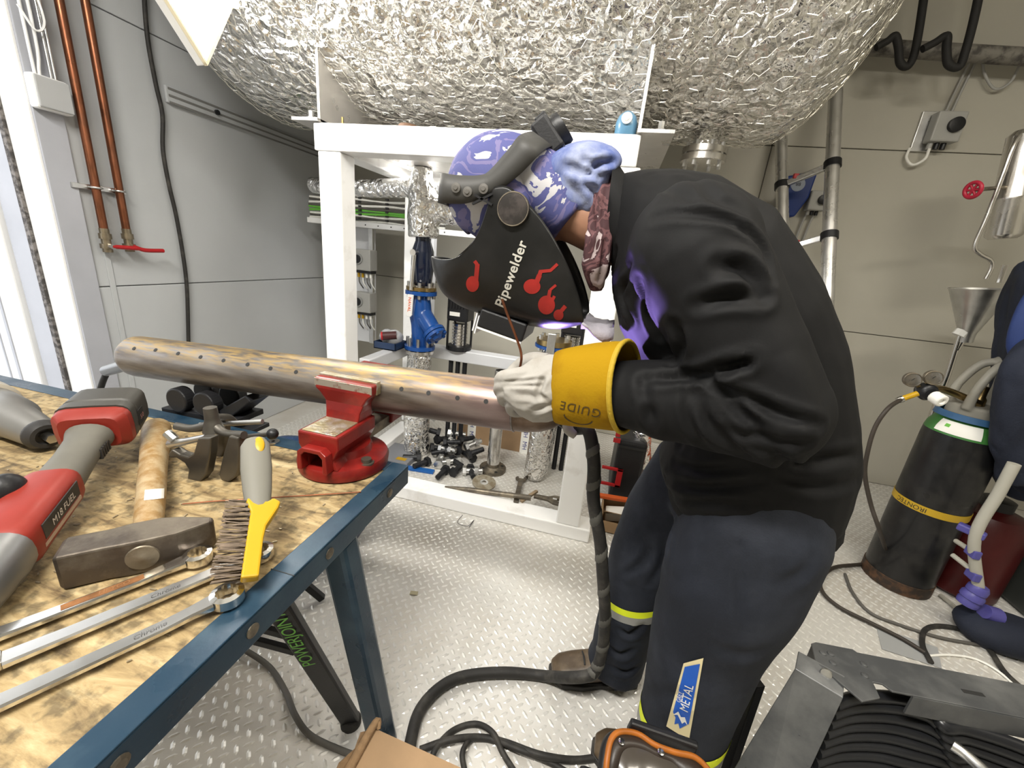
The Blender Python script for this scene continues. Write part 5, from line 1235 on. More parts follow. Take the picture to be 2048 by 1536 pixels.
# ---- body (one continuous figure)
bm_ = MB()
bm_.loft([scaled(r, .80) for r in torso_secs[1:]])
HC = aY(1012, 402, YC)                     # head centre
fdir = V(-.20, 0, -.98).normalized()       # where the face looks
cdir = V(-.98, 0, .20).normalized()        # towards the crown
ydir = V(0, 1, 0)
bm_.ell(HC, fdir*.095, ydir*.074, cdir*.112, 24, 16)
bm_.ell(HC-cdir*.055+fdir*.030, fdir*.060, ydir*.056, cdir*.070, 20, 12)                 # jaw
bm_.ell(HC-cdir*.012+fdir*.098, fdir*.018, ydir*.014, cdir*.026, 12, 8)                   # nose
bm_.ell(HC-cdir*.060+fdir*.088, fdir*.010, ydir*.024, cdir*.007, 12, 8)                   # lips
bm_.ell(HC-cdir*.048+fdir*.088, fdir*.010, ydir*.022, cdir*.006, 12, 8)
for s in (-1, 1):
    bm_.ell(HC-fdir*.005+ydir*(s*.076)-cdir*.01, fdir*.018, ydir*.008, cdir*.030, 12, 8)  # ears
    bm_.ell(HC+fdir*.078+ydir*(s*.032)+cdir*.012, fdir*.014, ydir*.018, cdir*.010, 12, 8) # brows
bm_.tube([HC-cdir*.03-fdir*.02, aY(1160, 430, YC), aY(1260, 470, YC)], [.056, .058, .068], 20)
bm_.tube([LS, (LS+LE)/2, LE, (LE+LW)/2, LW, LH], [.060, .052, .040, .038, .034, .032], 16)
bm_.ell(LH+V(-.03, 0, 0), (.05,0,0), (0,.02,0), (0,0,.036), 16, 10)
bm_.tube([RS, (RS+RE)/2, RE, (RE+RW)/2, RW], [.060, .055, .048, .043, .034], 16)
bm_.ell(RW+V(-.04, -.03, -.01), (.05,0,0), (0,.03,0), (0,0,.03), 16, 10)
NH, NK, NA = V(.36, .775, .80), V(.325, .770, .44), V(.335, .775, .09)
FH, FK, FA = V(.31, .985, .80), V(.20, .995, .44), V(.195, 1.0, .09)
for h, k, a in ((NH, NK, NA), (FH, FK, FA)):
    bm_.tube([h, (h+k)/2, k, (k+a)/2, a], [.088, .078, .056, .055, .040], 18)
    bm_.ell(a+V(-.035, 0, -.055), (.085,0,0), (0,.026,0), (0,0,.022), 16, 10)
body = link('person', remeshed(bm_, .0075, 5), m_skin, smooth=180)
tag(body, 'person in a black jacket and welding helmet bending over the steel pipe', 'person')
# hair peeking at nape and temples
# ---- jacket
jm = MB(); jm.loft(torso_secs)
jm.tube([LS+V(.02, .05, -.01), LS, LS*.55+LE*.45, LE], [.092, .094, .088, .080], 26, sub=5)
jm.ell(LE, (.082,0,0), (0,.080,0), (0,0,.082), 24, 16)
jm.ell(LS, (.098,0,0), (0,.09,0), (0,0,.098), 24, 16)
jm.ell(RE, (.074,0,0), (0,.074,0), (0,0,.074), 24, 16)
jm.tube([LE, LE*.6+LW*.4, LW, LW*.4+LH*.6], [.081, .073, .061, .046], 26, sub=5)
jm.tube([RS+V(.02, -.05, -.01), RS, RS*.55+RE*.45, RE], [.092, .094, .084, .074], 24, sub=5)
jm.tube([RE, RE*.5+RW*.5, RW], [.075, .066, .050], 24, sub=5)
jme = remeshed(jm, .0055, 7)
A = lambda x, y, Y=.60: aY(x, y, Y)
def folds(spec):
    out = []
    for pts, dep, w, Y in spec: out.append(([A(x, y, Y) for x, y in pts], dep, w))
    return out
def surf_folds(me, spec):
    """fold lines given on the side that faces the viewer are laid on the skin first"""
    tr = BVHTree.FromPolygons([v.co for v in me.vertices], [p.vertices for p in me.polygons])
    out = []
    for pts, dep, w in spec:
        P = []
        for x, y in pts:
            h = tr.ray_cast(CAM, ray(x, y).normalized())
            if h[0] is not None: P.append(h[0])
        if len(P) >= 2: out.append((P, dep, w))
    return out
js = [([(1290,760),(1380,752),(1450,735),(1500,722)], .012, .012), ([(1440,745),(1490,728),(1490,735)], .012, .008),
      ([(1400,755),(1480,790),(1570,830),(1640,850)], .010, .010), ([(1420,755),(1490,830),(1560,900)], .009, .011), ([(1380,770),(1420,850),(1490,910)], .008, .011),
      ([(1372,780),(1380,840),(1420,900)], .007, .010), ([(1285,755),(1300,830),(1360,890)], .008, .013), ([(1395,610),(1460,595),(1520,598)], .012, .013),
      ([(1440,530),(1490,540),(1530,590)], .013, .014), ([(1310,435),(1400,428),(1480,450),(1530,500),(1545,560)], .007, .009), ([(1345,730),(1360,690),(1350,650)], .011, .012),
      ([(1260,520),(1245,580),(1262,640)], .012, .011), ([(1232,500),(1228,570),(1240,630)], .010, .009), ([(1280,560),(1300,620),(1320,670)], .012, .012),
      ([(1560,700),(1600,790),(1620,880)], -.006, .03), ([(1350,925),(1400,940),(1480,935)], .008, .012), ([(1340,985),(1420,1005),(1520,1010)], .006, .012), ([(1330,955),(1400,975),(1520,965)], .007, .012),
      ([(1600,925),(1680,915),(1715,910)], .008, .014), ([(1560,960),(1640,975),(1715,960)], .006, .014), ([(1360,360),(1420,385),(1480,420)], .005, .012), ([(1300,350),(1340,380),(1380,400)], .004, .010),
      ([(1500,880),(1560,920),(1600,930)], .008, .013), ([(1450,860),(1540,880),(1610,885)], .007, .010)]
crease(jme, surf_folds(jme, [(p_, d_*1.05, w_*.72) for p_, d_, w_ in js]))
co = me_co(jme); set_co(jme, co+me_no(jme)*(.0022*vnoise(co, 28, 41)+.0012*vnoise(co, 60, 42))[:, None])
jk = link('jacket', jme, m_jacket, body, smooth=180); jk['label'] = 'black softshell jacket'
# collar, hem and sleeve seams
r0_ = torso_secs[0]; cen = sum(r0_, Vector())/len(r0_)
ax0 = (sum(torso_secs[1], Vector())/len(r0_)-cen).normalized()
col_r = [[cen+(p-cen)*s-ax0*d for p in r0_] for s, d in ((1.10, -.02), (1.06, .010), (1.0, .026), (.93, .026), (.95, -.02))]
MB().loft(col_r, caps=False).build('collar', m_jacket, jk, smooth=60)
rH = torso_secs[-1]
cenH = sum(rH, Vector())/len(rH); ax1 = (cenH-sum(torso_secs[-2], Vector())/len(rH)).normalized()
MB().loft([[cenH+(p-cenH)*s+ax1*d for p in rH] for s, d in ((.995, -.03), (1.004, .0), (1.0, .018), (.97, .020), (.96, -.02))], caps=False).build('hem_band', m_jacket, jk, smooth=60)
# ---- trousers
tm = MB()
pel = [[V(c.x+a*math.cos(t), YC+b*math.sin(t), c.z+.0*math.cos(t)) for t in np.linspace(0, 2*PI, 28, endpoint=False)] for c, a, b in ((V(.365, 0, .87), .115, .15), (V(.36, 0, .80), .135, .165), (V(.345, 0, .70), .145, .172))]
tm.loft(pel)
tm.tube([V(.362, .80, .87), V(.345, .79, .77), V(.33, .775, .64), V(.318, .772, .47), V(.322, .772, .30), V(.325, .775, .14), V(.33, .775, .06)], [.105, .132, .130, .112, .100, .094, .096], 28)
tm.tube([V(.29, .975, .77), V(.24, .99, .60), FK+V(.005, 0, 0), V(.20, 1.0, .26), FA+V(0, 0, .03), FA+V(-.005, 0, -.03)], [.120, .116, .094, .084, .080, .086], 28)
tme = remeshed(tm, .0075, 6)
ts = [([(1480,1090),(1478,1200),(1485,1260)], .005, .007), ([(1330,1080),(1325,1130),(1300,1170)], .007, .010), ([(1300,1180),(1360,1160),(1420,1160)], .003, .015),
      ([(1330,1010),(1345,1060),(1335,1110)], .008, .010), ([(1250,1150),(1280,1130),(1300,1100)], .006, .009), ([(1240,1260),(1262,1270),(1285,1250)], .010, .009), ([(1215,1290),(1240,1310),(1268,1300)], .010, .009),
      ([(1220,1330),(1250,1345),(1275,1335)], .008, .009), ([(1560,1170),(1600,1150),(1620,1120)], .005, .012), ([(1285,1400),(1330,1390),(1390,1395)], .004, .014), ([(1420,1290),(1480,1310),(1520,1300)], .004, .014)]
crease(tme, surf_folds(tme, ts))
co = me_co(tme); set_co(tme, co+me_no(tme)*(.0026*vnoise(co, 22, 44)+.0012*vnoise(co, 55, 45))[:, None])
tr_o = link('trousers', tme, m_trous, body, smooth=180); tr_o['label'] = 'dark navy work trousers'
def band(c, r, z0, z1, m, name):
    return MB().lathe((c[0], c[1], z0), (.0, 0, 1), [(0, r), (z1-z0, r*.998)], 40, caps=False).build(name, m, tr_o, smooth=60)
# hi-vis bands follow the leg: copy the skin between two heights
def skin_band(me, cx, cy, rad, z0, z1, tilt, m, name, lift=.0018):
    bm2 = bmesh.new(); bm2.from_mesh(me); bm2.normal_update()
    nv = V(-tilt, 0, 1).normalized()
    for zc_ in (z0, z1): bmesh.ops.bisect_plane(bm2, geom=bm2.verts[:]+bm2.edges[:]+bm2.faces[:], plane_co=(cx, cy, zc_), plane_no=nv)
    bm2.normal_update()
    dele = []
    for f in bm2.faces:
        c = f.calc_center_median(); zz = c.z-tilt*(c.x-cx)
        if not (z0 < zz < z1 and (c.x-cx)**2+(c.y-cy)**2 < rad*rad): dele.append(f)
    bmesh.ops.delete(bm2, geom=dele, context='FACES')
    for v in bm2.verts: v.co += v.normal*lift
    me2 = bpy.data.meshes.new(name); bm2.to_mesh(me2); bm2.free(); return link(name, me2, m, tr_o, smooth=180)
skin_band(tme, .205, .995, .12, .340, .362, .25, m_hivis, 'hivis_band'); skin_band(tme, .205, .995, .12, .315, .340, .25, m_reflect, 'reflective_band')
skin_band(tme, .335, .775, .125, .215, .245, .1, m_hivis, 'hivis_band'); skin_band(tme, .335, .775, .125, .180, .215, .1, m_reflect, 'reflective_band')
# knee badge
def badge():
    P = [aY(x, y, .66) for x, y in ((1407,1316),(1367,1325),(1331,1455),(1378,1482))]
    c = sum(P, Vector())/4; ux = (P[0]-P[1]).normalized(); uyv = (P[1]-P[2]); uyv -= ux*uyv.dot(ux); uy = uyv.normalized()
    to2 = lambda p: ((p-c).dot(ux), (p-c).dot(uy))
    quad = [to2(p) for p in P]
    view_d = (c-CAM).normalized()
    d0 = decal('knee_badge', quad, [(0,1,2,3)], c, ux, uy, tr_o, mat('badge_cream', (.72, .62, .36), .6), tr_o, off=.004, cuts=12, direction=view_d)
    def lerp(u, v):   # u across (0 left..1 right), v down (0..1)
        a = Vector((*quad[1], 0)).lerp(Vector((*quad[0], 0)), u); b = Vector((*quad[2], 0)).lerp(Vector((*quad[3], 0)), u); q = a.lerp(b, v); return (q.x, q.y)
    blue = mat('badge_blue', (.015, .10, .48), .5); wht = mat('badge_white', (.8, .78, .72), .6)
    decal('badge_field', [lerp(.12, .06), lerp(.88, .06), lerp(.88, .80), lerp(.70, .86), lerp(.55, .92), lerp(.45, .86), lerp(.30, .90), lerp(.28, .80), lerp(.12, .74)], [tuple(range(9))], c, ux, uy, tr_o, blue, tr_o, off=.0056, cuts=8, direction=view_d)
    v, f = text_geo('METAL', .024, shear=.3)
    mid = Vector((*lerp(.58, .50), 0)); dn = (Vector((*lerp(.5, .2), 0))-Vector((*lerp(.5, .9), 0))).normalized(); rt = Vector((dn.y, -dn.x, 0))
    decal('badge_lettering', [((mid+dn*p[0]*1.0-rt*p[1]).x, (mid+dn*p[0]-rt*p[1]).y) for p in v], f, c, ux, uy, tr_o, wht, tr_o, off=.0072, cuts=1, direction=view_d)
    decal('badge_emblem', [lerp(.14, .78), lerp(.34, .70), lerp(.50, .76), lerp(.66, .74), lerp(.84, .83), lerp(.70, .80), lerp(.60, .84), lerp(.46, .79), lerp(.34, .75)], [tuple(range(9))], c, ux, uy, tr_o, wht, tr_o, off=.0072, cuts=2, direction=view_d)
    v, f = text_geo('GREY', .012, shear=.3); mid = Vector((*lerp(.24, .50), 0))
    decal('badge_lettering', [((mid+dn*p[0]-rt*p[1]).x, (mid+dn*p[0]-rt*p[1]).y) for p in v], f, c, ux, uy, tr_o, wht, tr_o, off=.0072, cuts=1, direction=view_d)
badge()
# ---- boots
def boot(cx, cy, fwd):
    fwd = Vector(fwd).normalized(); sd = V(0,0,1).cross(fwd); rings = []
    for t, w, z0, z1 in ((-.075, .024, .02, .07), (-.07, .034, .012, .085), (-.02, .040, .012, .13), (.02, .040, .012, .12), (.07, .044, .012, .085), (.125, .046, .012, .068), (.165, .040, .012, .058), (.188, .024, .016, .042)):
        c = V(cx, cy, 0)+fwd*t; r = []
        for a in np.linspace(0, 2*PI, 20, endpoint=False):
            ca, sa = math.cos(a), math.sin(a); r.append(c+sd*(w*math.copysign(abs(ca)**.8, ca))+V(0, 0, (z0+z1)/2+(z1-z0)/2*math.copysign(abs(sa)**.8, sa)))
        rings.append(r)
    b = MB().loft(rings); b.cyl((cx-fwd.x*.0, cy, .08), (cx, cy, .16), .048, 20)
    bo = link('boot', remeshed(b, .005, 4), m_boot, body, smooth=180)
    pts = [(-.08, -.02), (-.075, .032), (-.03, .040), (.04, .040), (.10, .050), (.16, .046), (.193, .02), (.193, -.02), (.16, -.046), (.10, -.050), (.04, -.040), (-.03, -.040), (-.075, -.032)]
    MB().prism(pts, V(cx, cy, .0105), fwd, sd, .018).build('sole', m_rubber, bo, bevel=.003)
    lo = MB()
    for k in range(4):
        c = V(cx, cy, 0)+fwd*(.03+.022*k)+V(0, 0, .118-.014*k); lo.tube([c-sd*.022, c+V(0, 0, .006), c+sd*.022], .0028, 6, 4)
    lo.build('laces', m_ink, bo)
    return bo
tgt = aZ(1112, 1335, .03)
boot(.19, 1.0, V(tgt.x-.19, tgt.y-1.0-.0, 0)); boot(.335, .775, (-1, .05, 0))
# ---- cap
def cap_shape():
    mb = MB(); mb.ell(HC+cdir*.012-fdir*.014, fdir*.108, ydir*.086, cdir*.116, 40, 28)
    me = mb.mesh('cap'); bm2 = bmesh.new(); bm2.from_mesh(me)
    dele = [v for v in bm2.verts if (v.co-HC).dot(fdir) > .085 or ((v.co-HC).dot(cdir) < -.045 and (v.co-HC).dot(fdir) > .02)]
    bmesh.ops.delete(bm2, geom=dele, context='VERTS'); bm2.to_mesh(me); bm2.free()
    co = me_co(me); set_co(me, co+me_no(me)*(.003*vnoise(co, 40, 51))[:, None]); return me
cp_o = link('cap', cap_shape(), m_cap, body, smooth=180, solid=-.003); cp_o['label'] = 'blue and white camouflage welding cap'
# cap brim turned back over the nape and the bunched cloth flap
nb_ = [aY(x, y, YC) for x, y in ((1055,300),(1105,330),(1150,400),(1155,470))]
rings = []
for (x, y, w, th) in ((1040, 330, .080, .060), (1090, 375, .082, .072), (1125, 410, .078, .068), (1148, 440, .072, .056)):
    c = aY(x, y, YC); dn = V(-.55, 0, -.83)
    rings.append([c+V(0, w*math.sin(a), 0)+V(.62, 0, .78)*(th*math.cos(a)) for a in np.linspace(0, 2*PI, 24, endpoint=False)])
nm = MB().loft(rings); nme = remeshed(nm, .006, 4); link('cap_back', nme, m_cap, cp_o, smooth=180)
fm = MB()
for pts, rr in (([(1095,365),(1130,332),(1175,322),(1212,332),(1228,345)], [.026, .032, .034, .032, .022]), ([(1110,378),(1150,366),(1190,352),(1218,345)], [.030, .036, .034, .022]),
                ([(1115,380),(1150,388),(1175,400),(1188,418)], [.028, .032, .028, .018]), ([(1140,352),(1178,370),(1196,396)], [.03, .032, .02])):
    for dy, s in ((-.045, .95), (0, 1.05), (.045, .95)): fm.tube([aY(x, y, YC+dy) for x, y in pts], [r*s for r in rr], 14, 5)
fme = remeshed(fm, .0045, 3)
crease(fme, surf_folds(fme, [([(1130,330),(1165,345),(1195,350)], .008, .007), ([(1165,320),(1195,330),(1225,325)], .007, .005), ([(1180,345),(1200,325),(1232,322)], .009, .006), ([(1120,355),(1150,385),(1165,410)], .006, .008), ([(1160,360),(1185,380),(1192,400)], .006, .006)]))
link('cap_flap', fme, m_capflap, cp_o, smooth=180)
# ---- scarf
sm_ = MB()
sm_.loft([sec((1200,345),(1166,525),.070), sec((1216,345),(1180,560),.083), sec((1234,350),(1204,570),.084), sec((1245,355),(1218,550),.078)])
sm_.tube([aY(1196, 470, .81), aY(1190, 530, .815), aY(1194, 580, .83)], [.022, .026, .014], 12, 4)
sme = remeshed(sm_, .005, 3)
crease(sme, surf_folds(sme, [([(1218,360),(1206,430),(1196,510)], .010, .005), ([(1202,400),(1188,460),(1180,530)], .008, .005), ([(1215,440),(1208,510),(1200,560)], .010, .005), ([(1195,380),(1184,430),(1178,480)], .006, .004)]))
sc_o = link('scarf', sme, m_scarf, body, smooth=180); sc_o['label'] = 'maroon and white camouflage scarf'
# ---- left glove (towards the viewer)
GY = .735
gl = MB()
gl.loft([[aY(x, y, GY)+V(0, 0, 0) + V(0, d, 0) for (x, y, d) in ((xc, yt, 0), (xc-2, yt*.75+yb*.25, -th), (xc-2, (yt+yb)/2, -th*1.2), (xc-1, yt*.25+yb*.75, -th), (xc, yb, 0), (xc+1, yt*.25+yb*.75, th), (xc+2, (yt+yb)/2, th*1.2), (xc+1, yt*.75+yb*.25, th))]
         for xc, yt, yb, th in ((1120, 706, 838, .036), (1095, 708, 846, .034), (1065, 716, 846, .030), (1038, 735, 832, .027), (1015, 748, 806, .020))])
knk = [((1022,752), (1002,757), (1004,772), (1030,772)), ((1024,768), (1001,773), (1003,786), (1032,788)), ((1030,786), (1007,789), (1010,803), (1038,806)), ((1046,808), (1022,808), (1026,824), (1052,826))]
for i, ch in enumerate(knk):
    r = (.0125, .0125, .012, .011)[i]
    P = [aY(*ch[0], GY-.010), aY(*ch[1], GY+.004), aY(*ch[2], GY+.036), aY(*ch[3], GY+.052)]
    gl.tube([aY(1075, 745+24*i, GY-.004), P[0], P[1], P[2], P[3]], [r*1.25, r*1.2, r*1.05, r, r*.8], 12, 5)
gl.tube([aY(1095, 728, GY+.030), aY(1062, 722, GY+.046), aY(1034, 736, GY+.046), aY(1018, 752, GY+.034)], [.022, .018, .0145, .012], 12, 5)
gme = remeshed(gl, .0026, 2)
crease(gme, surf_folds(gme, [([(1012,765),(1050,762),(1085,757)], .004, .0035), ([(1010,772),(1050,771),(1080,772)], .0035, .003), ([(1025,790),(1060,792),(1088,798)], .004, .006), ([(1085,765),(1078,785),(1090,800)], .006, .005),
    ([(1100,745),(1085,760),(1078,772)], .005, .005), ([(1060,825),(1085,815),(1105,808)], .005, .006), ([(1075,838),(1095,828),(1110,822)], .004, .005)]))
go_ = link('glove', gme, m_glove, body, smooth=180); go_['label'] = 'pale leather welding glove holding the filler rod'
# gauntlet cuff
def cuff_ring(px, pt, pb, Y, hwd, dxn, n=40):
    t, b = aY(px, pt, Y), aY(px, pb, Y); c = (t+b)/2; h = (t-b)/2; out = []
    for a in np.linspace(0, 2*PI, n, endpoint=False): out.append(c+h*math.cos(a)+V(0, -hwd*math.sin(a), 0)+V(-dxn*math.sin(a), 0, 0))
    return out
cr = [cuff_ring(1108, 705, 842, GY, .038, .002), cuff_ring(1118, 699, 848, GY-.002, .047, .004), cuff_ring(1165, 690, 852, GY-.01, .058, .010), cuff_ring(1210, 682, 856, GY-.018, .064, .020), cuff_ring(1252, 682, 862, GY-.024, .068, .028)]
cme = MB().loft(cr, caps=False).mesh('gauntlet_cuff'); co = me_co(cme); set_co(cme, co+me_no(cme)*(.0016*vnoise(co, 45, 61))[:, None])
cf_ = link('gauntlet_cuff', cme, m_cuff, go_, smooth=180, solid=.004, sub=1)
hem = [cr[-1][i] for i in range(40)]
MB().tube(hem+[hem[0]], .0042, 8, 1).build('cuff_hem', m_cuffin, go_, smooth=60)
hem2 = [p.lerp(q__, .12) for p, q__ in zip(cr[-1], cr[-2])]
MB().tube([p+(p-sum(hem2, Vector())/40).normalized()*.0006 for p in hem2]+[hem2[0]], .0016, 6, 1).build('cuff_stitching', m_cuffin, go_, smooth=60)
tc_ = aY(1160, 818, GY-.07); ux6 = -V(1, 0, -.06).normalized(); uy6 = V(-.06, 0, -1).normalized()
v, f = text_geo('GUIDE', .022, space=1.15)
decal('cuff_lettering', [(p[0], p[1]) for p in v], f, tc_, ux6, uy6, cf_, mat('faded_black_stamp', (.10, .06, .01), .7), go_, off=.001, cuts=1, direction=(tc_-CAM).normalized())
arcp = []; n = 24
for i in range(n+1):
    a = PI*i/n; arcp.append((.024*math.cos(a), -.022-.012*math.sin(a)+.006))
arcq = [(x*1.08, y-.0016) for x, y in arcp]
decal('cuff_lettering', arcp+arcq, [(i, i+1, n+2+i, n+1+i) for i in range(n)], tc_, ux6, -uy6, cf_, bpy.data.materials['faded_black_stamp'], go_, off=.001, cuts=0, direction=(tc_-CAM).normalized())
# ---- right glove behind the pipe end, holding the torch
rg = MB()
rg.ell(RW+V(-.05, -.045, -.012), (.055, 0, 0), (0, .040, 0), (0, 0, .036), 20, 12)
rb_ = RW+V(-.085, -.07, -.015)
for i in range(4):
    z = .020-.016*i; rg.tube([rb_+V(.02, .02, z), rb_+V(-.015, -.005, z-.005), rb_+V(-.022, -.032, z-.012), rb_+V(.005, -.042, z-.018)], [.014, .013, .012, .010], 10, 4)
rg.tube([RW+V(-.04, -.07, .0), aY(1135, 852, .90), aY(1152, 872, .89)], [.016, .014, .010], 10, 4)
link('glove', remeshed(rg, .0032, 4), m_glove, body, smooth=180)
MB().lathe(RW+V(.075, .035, .015), RW+V(-.03, -.03, -.01)-(RW+V(.075, .035, .015)), [(0,.074),(.04,.070),(.10,.052),(.11,.046)], 32, caps=False).build('gauntlet_cuff', m_cuff, body, smooth=60, solid=.004)
# filler rod held in the glove
fr_ = MB().tube([aY(1004, 598, GY-.012), aY(1016, 632, GY-.010), aY(1030, 668, GY-.008), aY(1042, 705, GY), aY(1041, 730, GY+.015), aY(1032, 760, GY+.035)], .0025, 8, 6).build('filler_rod', m_copper, smooth=60)
tag(fr_, 'copper filler rod pointing up out of the pale glove', 'welding rod')

# ================================================================== welding helmet
m_hel = mat('black_fibre_shell', (.008, .008, .008), .36, col2=(.016, .0155, .015), mixscale=6, rvar=.1, bump=.10, bscale=40)
m_hin = mat('matt_black_inside', (.02, .02, .02), .8)
hel = root('welding_helmet', HC, 'black welding helmet with red paint splashes and white lettering', 'helmet')
HY = YC
def hp(x, y): return aY(x, y, HY)
rear = [hp(x, y) for x, y in ((1012,388),(1040,388),(1066,408),(1096,440),(1122,480),(1145,525),(1162,570),(1172,608),(1174,632))]
frnt = [hp(x, y) for x, y in ((868,512),(874,545),(890,585),(925,612),(970,628),(1020,640),(1075,652),(1125,655),(1166,644))]
rear = catmull(rear, 4); frnt = catmull(frnt, 4); n_v = len(rear); Wd = .098
def shell_point(i, s):
    """i row from crown to chin, s in -1..1 around the face (0 = middle of the front)"""
    a = abs(s)*PI/2; R, F_ = rear[i], frnt[i]
    k = math.cos(a)**.75 if abs(s) < 1 else 0
    w = math.sin(a)**.85 if s else 0
    t = i/(n_v-1)
    wd = Wd*(1-.10*t+.06*math.sin(PI*t))
    p = R.lerp(F_, k)
    if t < .30: # upper lip dips between the pivot and the forehead
        p = p+V(.030, 0, -.052)*(math.sin(PI*min(1, k))**1.0)*(1-t/.30)
    return V(p.x, HY+math.copysign(wd*w, s), p.z)
ns = 40
G = [[shell_point(i, -1+2*j/ns) for j in range(ns+1)] for i in range(n_v)]
shell = MB().grid(G).build('shell', m_hel, hel, smooth=180, solid=.0035, sub=1)
# front window box
wc = hp(1018, 640); wdn = V(-.16, 0, -.98).normalized(); wal = V(.97, 0, -.20).normalized()
wn_ = wal.cross(V(0,1,0)); wn_ = wn_ if wn_.z < 0 else -wn_
wbx = MB().obox(wc+wn_*.004, wal*.052, V(0, .060, 0), wn_*.020).build('window_frame', m_black, hel, bevel=.004)
MB().obox(wc+wn_*.0245, wal*.044, V(0, .050, 0), wn_*.001).build('filter_glass', mat('dark_green_filter', (.01, .03, .02), .08), wbx)
MB().obox(wc+wn_*.026-V(0, .056, 0), wal*.050, V(0, .003, 0), wn_*.002).build('frame_lip', m_paper, wbx)
for k, dd_ in enumerate((-.062, -.056)): MB().obox(wc+wal*dd_+wn_*(.020+.004*k), wal*.0012, V(0, .045, 0), wn_*.020).build('cover_lens', m_white, wbx)
# pivot knob, headband, rear ratchet
pv = aY(1026, 418, HY-.105); 
MB().lathe(pv+V(0, .012, 0), (0,-1,0), [(0,.030),(.010,.030),(.014,.027),(.015,.020)], 36).build('pivot_knob', mat('worn_knob', (.05, .045, .042), .35, .3, col2=(.10, .085, .08), mixscale=40), hel, smooth=40)
MB().torus(pv+V(0, -.001, 0), (0,-1,0), .0285, .0016, 36, 6).build('knob_rim', m_dirtysteel, hel, smooth=60)
pv2 = V(pv.x, 2*HY-pv.y, pv.z)
MB().lathe(pv2-V(0, .012, 0), (0,1,0), [(0,.030),(.010,.030),(.014,.027),(.015,.020)], 36).build('pivot_knob', m_black, hel, smooth=40)
def strap(pts_px, widths, Yof, name, mm, m_):
    """band wrapped around the head in the plane through the given side points"""
    L = [aY(x, y, HY) for x, y in pts_px]; rows_ = []
    P = catmull(L, 6); n = len(P)
    for i, p in enumerate(P):
        t = i/(n-1); q = t*(len(widths)-1); j = min(int(q), len(widths)-2); w = widths[j]+(widths[j+1]-widths[j])*(q-j)
        tan = (P[min(i+1, n-1)]-P[max(i-1, 0)]).normalized(); nr = tan.cross(V(0,1,0)).normalized()
        yy = Yof(t); rows_.append([V(p.x, yy, p.z)-nr*w, V(p.x, yy-.002, p.z), V(p.x, yy, p.z)+nr*w])
    return MB().grid(rows_).build(name, m_, mm, smooth=180, solid=-.0025)
m_band = mat('charcoal_headband', (.075, .073, .068), .55, var=.1)
hy = lambda t: HY-.093+.085*max(0, (abs(t-.5)-.30)/.2)**2
strap([(1098,282),(1075,318),(1045,352),(1005,385),(960,395),(918,392),(900,388)], [.022, .024, .022, .018, .024, .026, .024], hy, 'headband', hel, m_band)
hy2 = lambda t: HY+.093-.085*max(0, (abs(t-.5)-.30)/.2)**2
strap([(1098,282),(1075,318),(1045,352),(1005,385),(960,395),(918,392),(900,388)], [.022, .024, .022, .018, .024, .026, .024], hy2, 'headband', hel, m_band)
# headband runs round forehead and nape
fb0 = aY(908, 392, HY); cr_ = []
for a in np.linspace(-1.25, 1.25, 15):
    cr_.append([fb0+V(.030*(1-math.cos(a)), .082*math.sin(a), z_) for z_ in (-.024, 0, .024)])
MB().grid(cr_).build('brow_band', m_band, hel, smooth=180, solid=-.003)
for (x, y) in ((913, 376), (936, 384), (968, 378)):
    c = aY(x, y, HY-.097); MB().lathe(c, (0,-1,0), [(0,.009),(.004,.009),(.005,.005),(.0065,.004)], 18).build('stud', m_greyrubber, hel, smooth=40)
MB().bar(aY(945, 408, HY-.098), aY(985, 388, HY-.098), .004, .006, up=(0,1,0)).build('band_buckle', m_black, hel)
MB().bar(aY(950, 390, HY-.098), aY(985, 410, HY-.098), .004, .006, up=(0,1,0)).build('band_buckle', m_black, hel)
rk = aY(1094, 272, HY)
rk_d = V(.75, 0, .66).normalized(); rk_t = V(.66, 0, -.75)
MB().obox(rk+rk_t*.012, rk_d*.018, V(0, .045, 0), rk_t*.034).build('ratchet_housing', m_black, hel, bevel=.006)
MB().lathe(rk+rk_d*.016+rk_t*.008, rk_d, [(0,.030),(.012,.031),(.020,.029),(.021,.020)], 20).build('ratchet_knob', m_black, hel, smooth=35)
MB().obox(rk-rk_t*.024+rk_d*.008, rk_d*.012, V(0, .02, 0), rk_t*.010).build('ratchet_clip', m_black, hel, bevel=.003)
# purple-grey felt bib under the chin edge
bib = []
for j in range(13):
    s = -1+2*j/12; row = []
    for k in range(5):
        p = shell_point(n_v-1, s*.95); p0_ = shell_point(n_v-5, s*.95); e = (p-p0_).normalized()
        row.append(p+V(.012, 0, -.004)*k*.6+e*(.009*k)+V(0, 0, .004*math.sin(k*2+j*2.1)))
    bib.append(row)
MB().grid(bib).build('leather_bib', mat('pale_felt_bib', (.50, .47, .52), .85, bump=.5, bscale=90, bdist=.004), hel, smooth=180, solid=-.005)
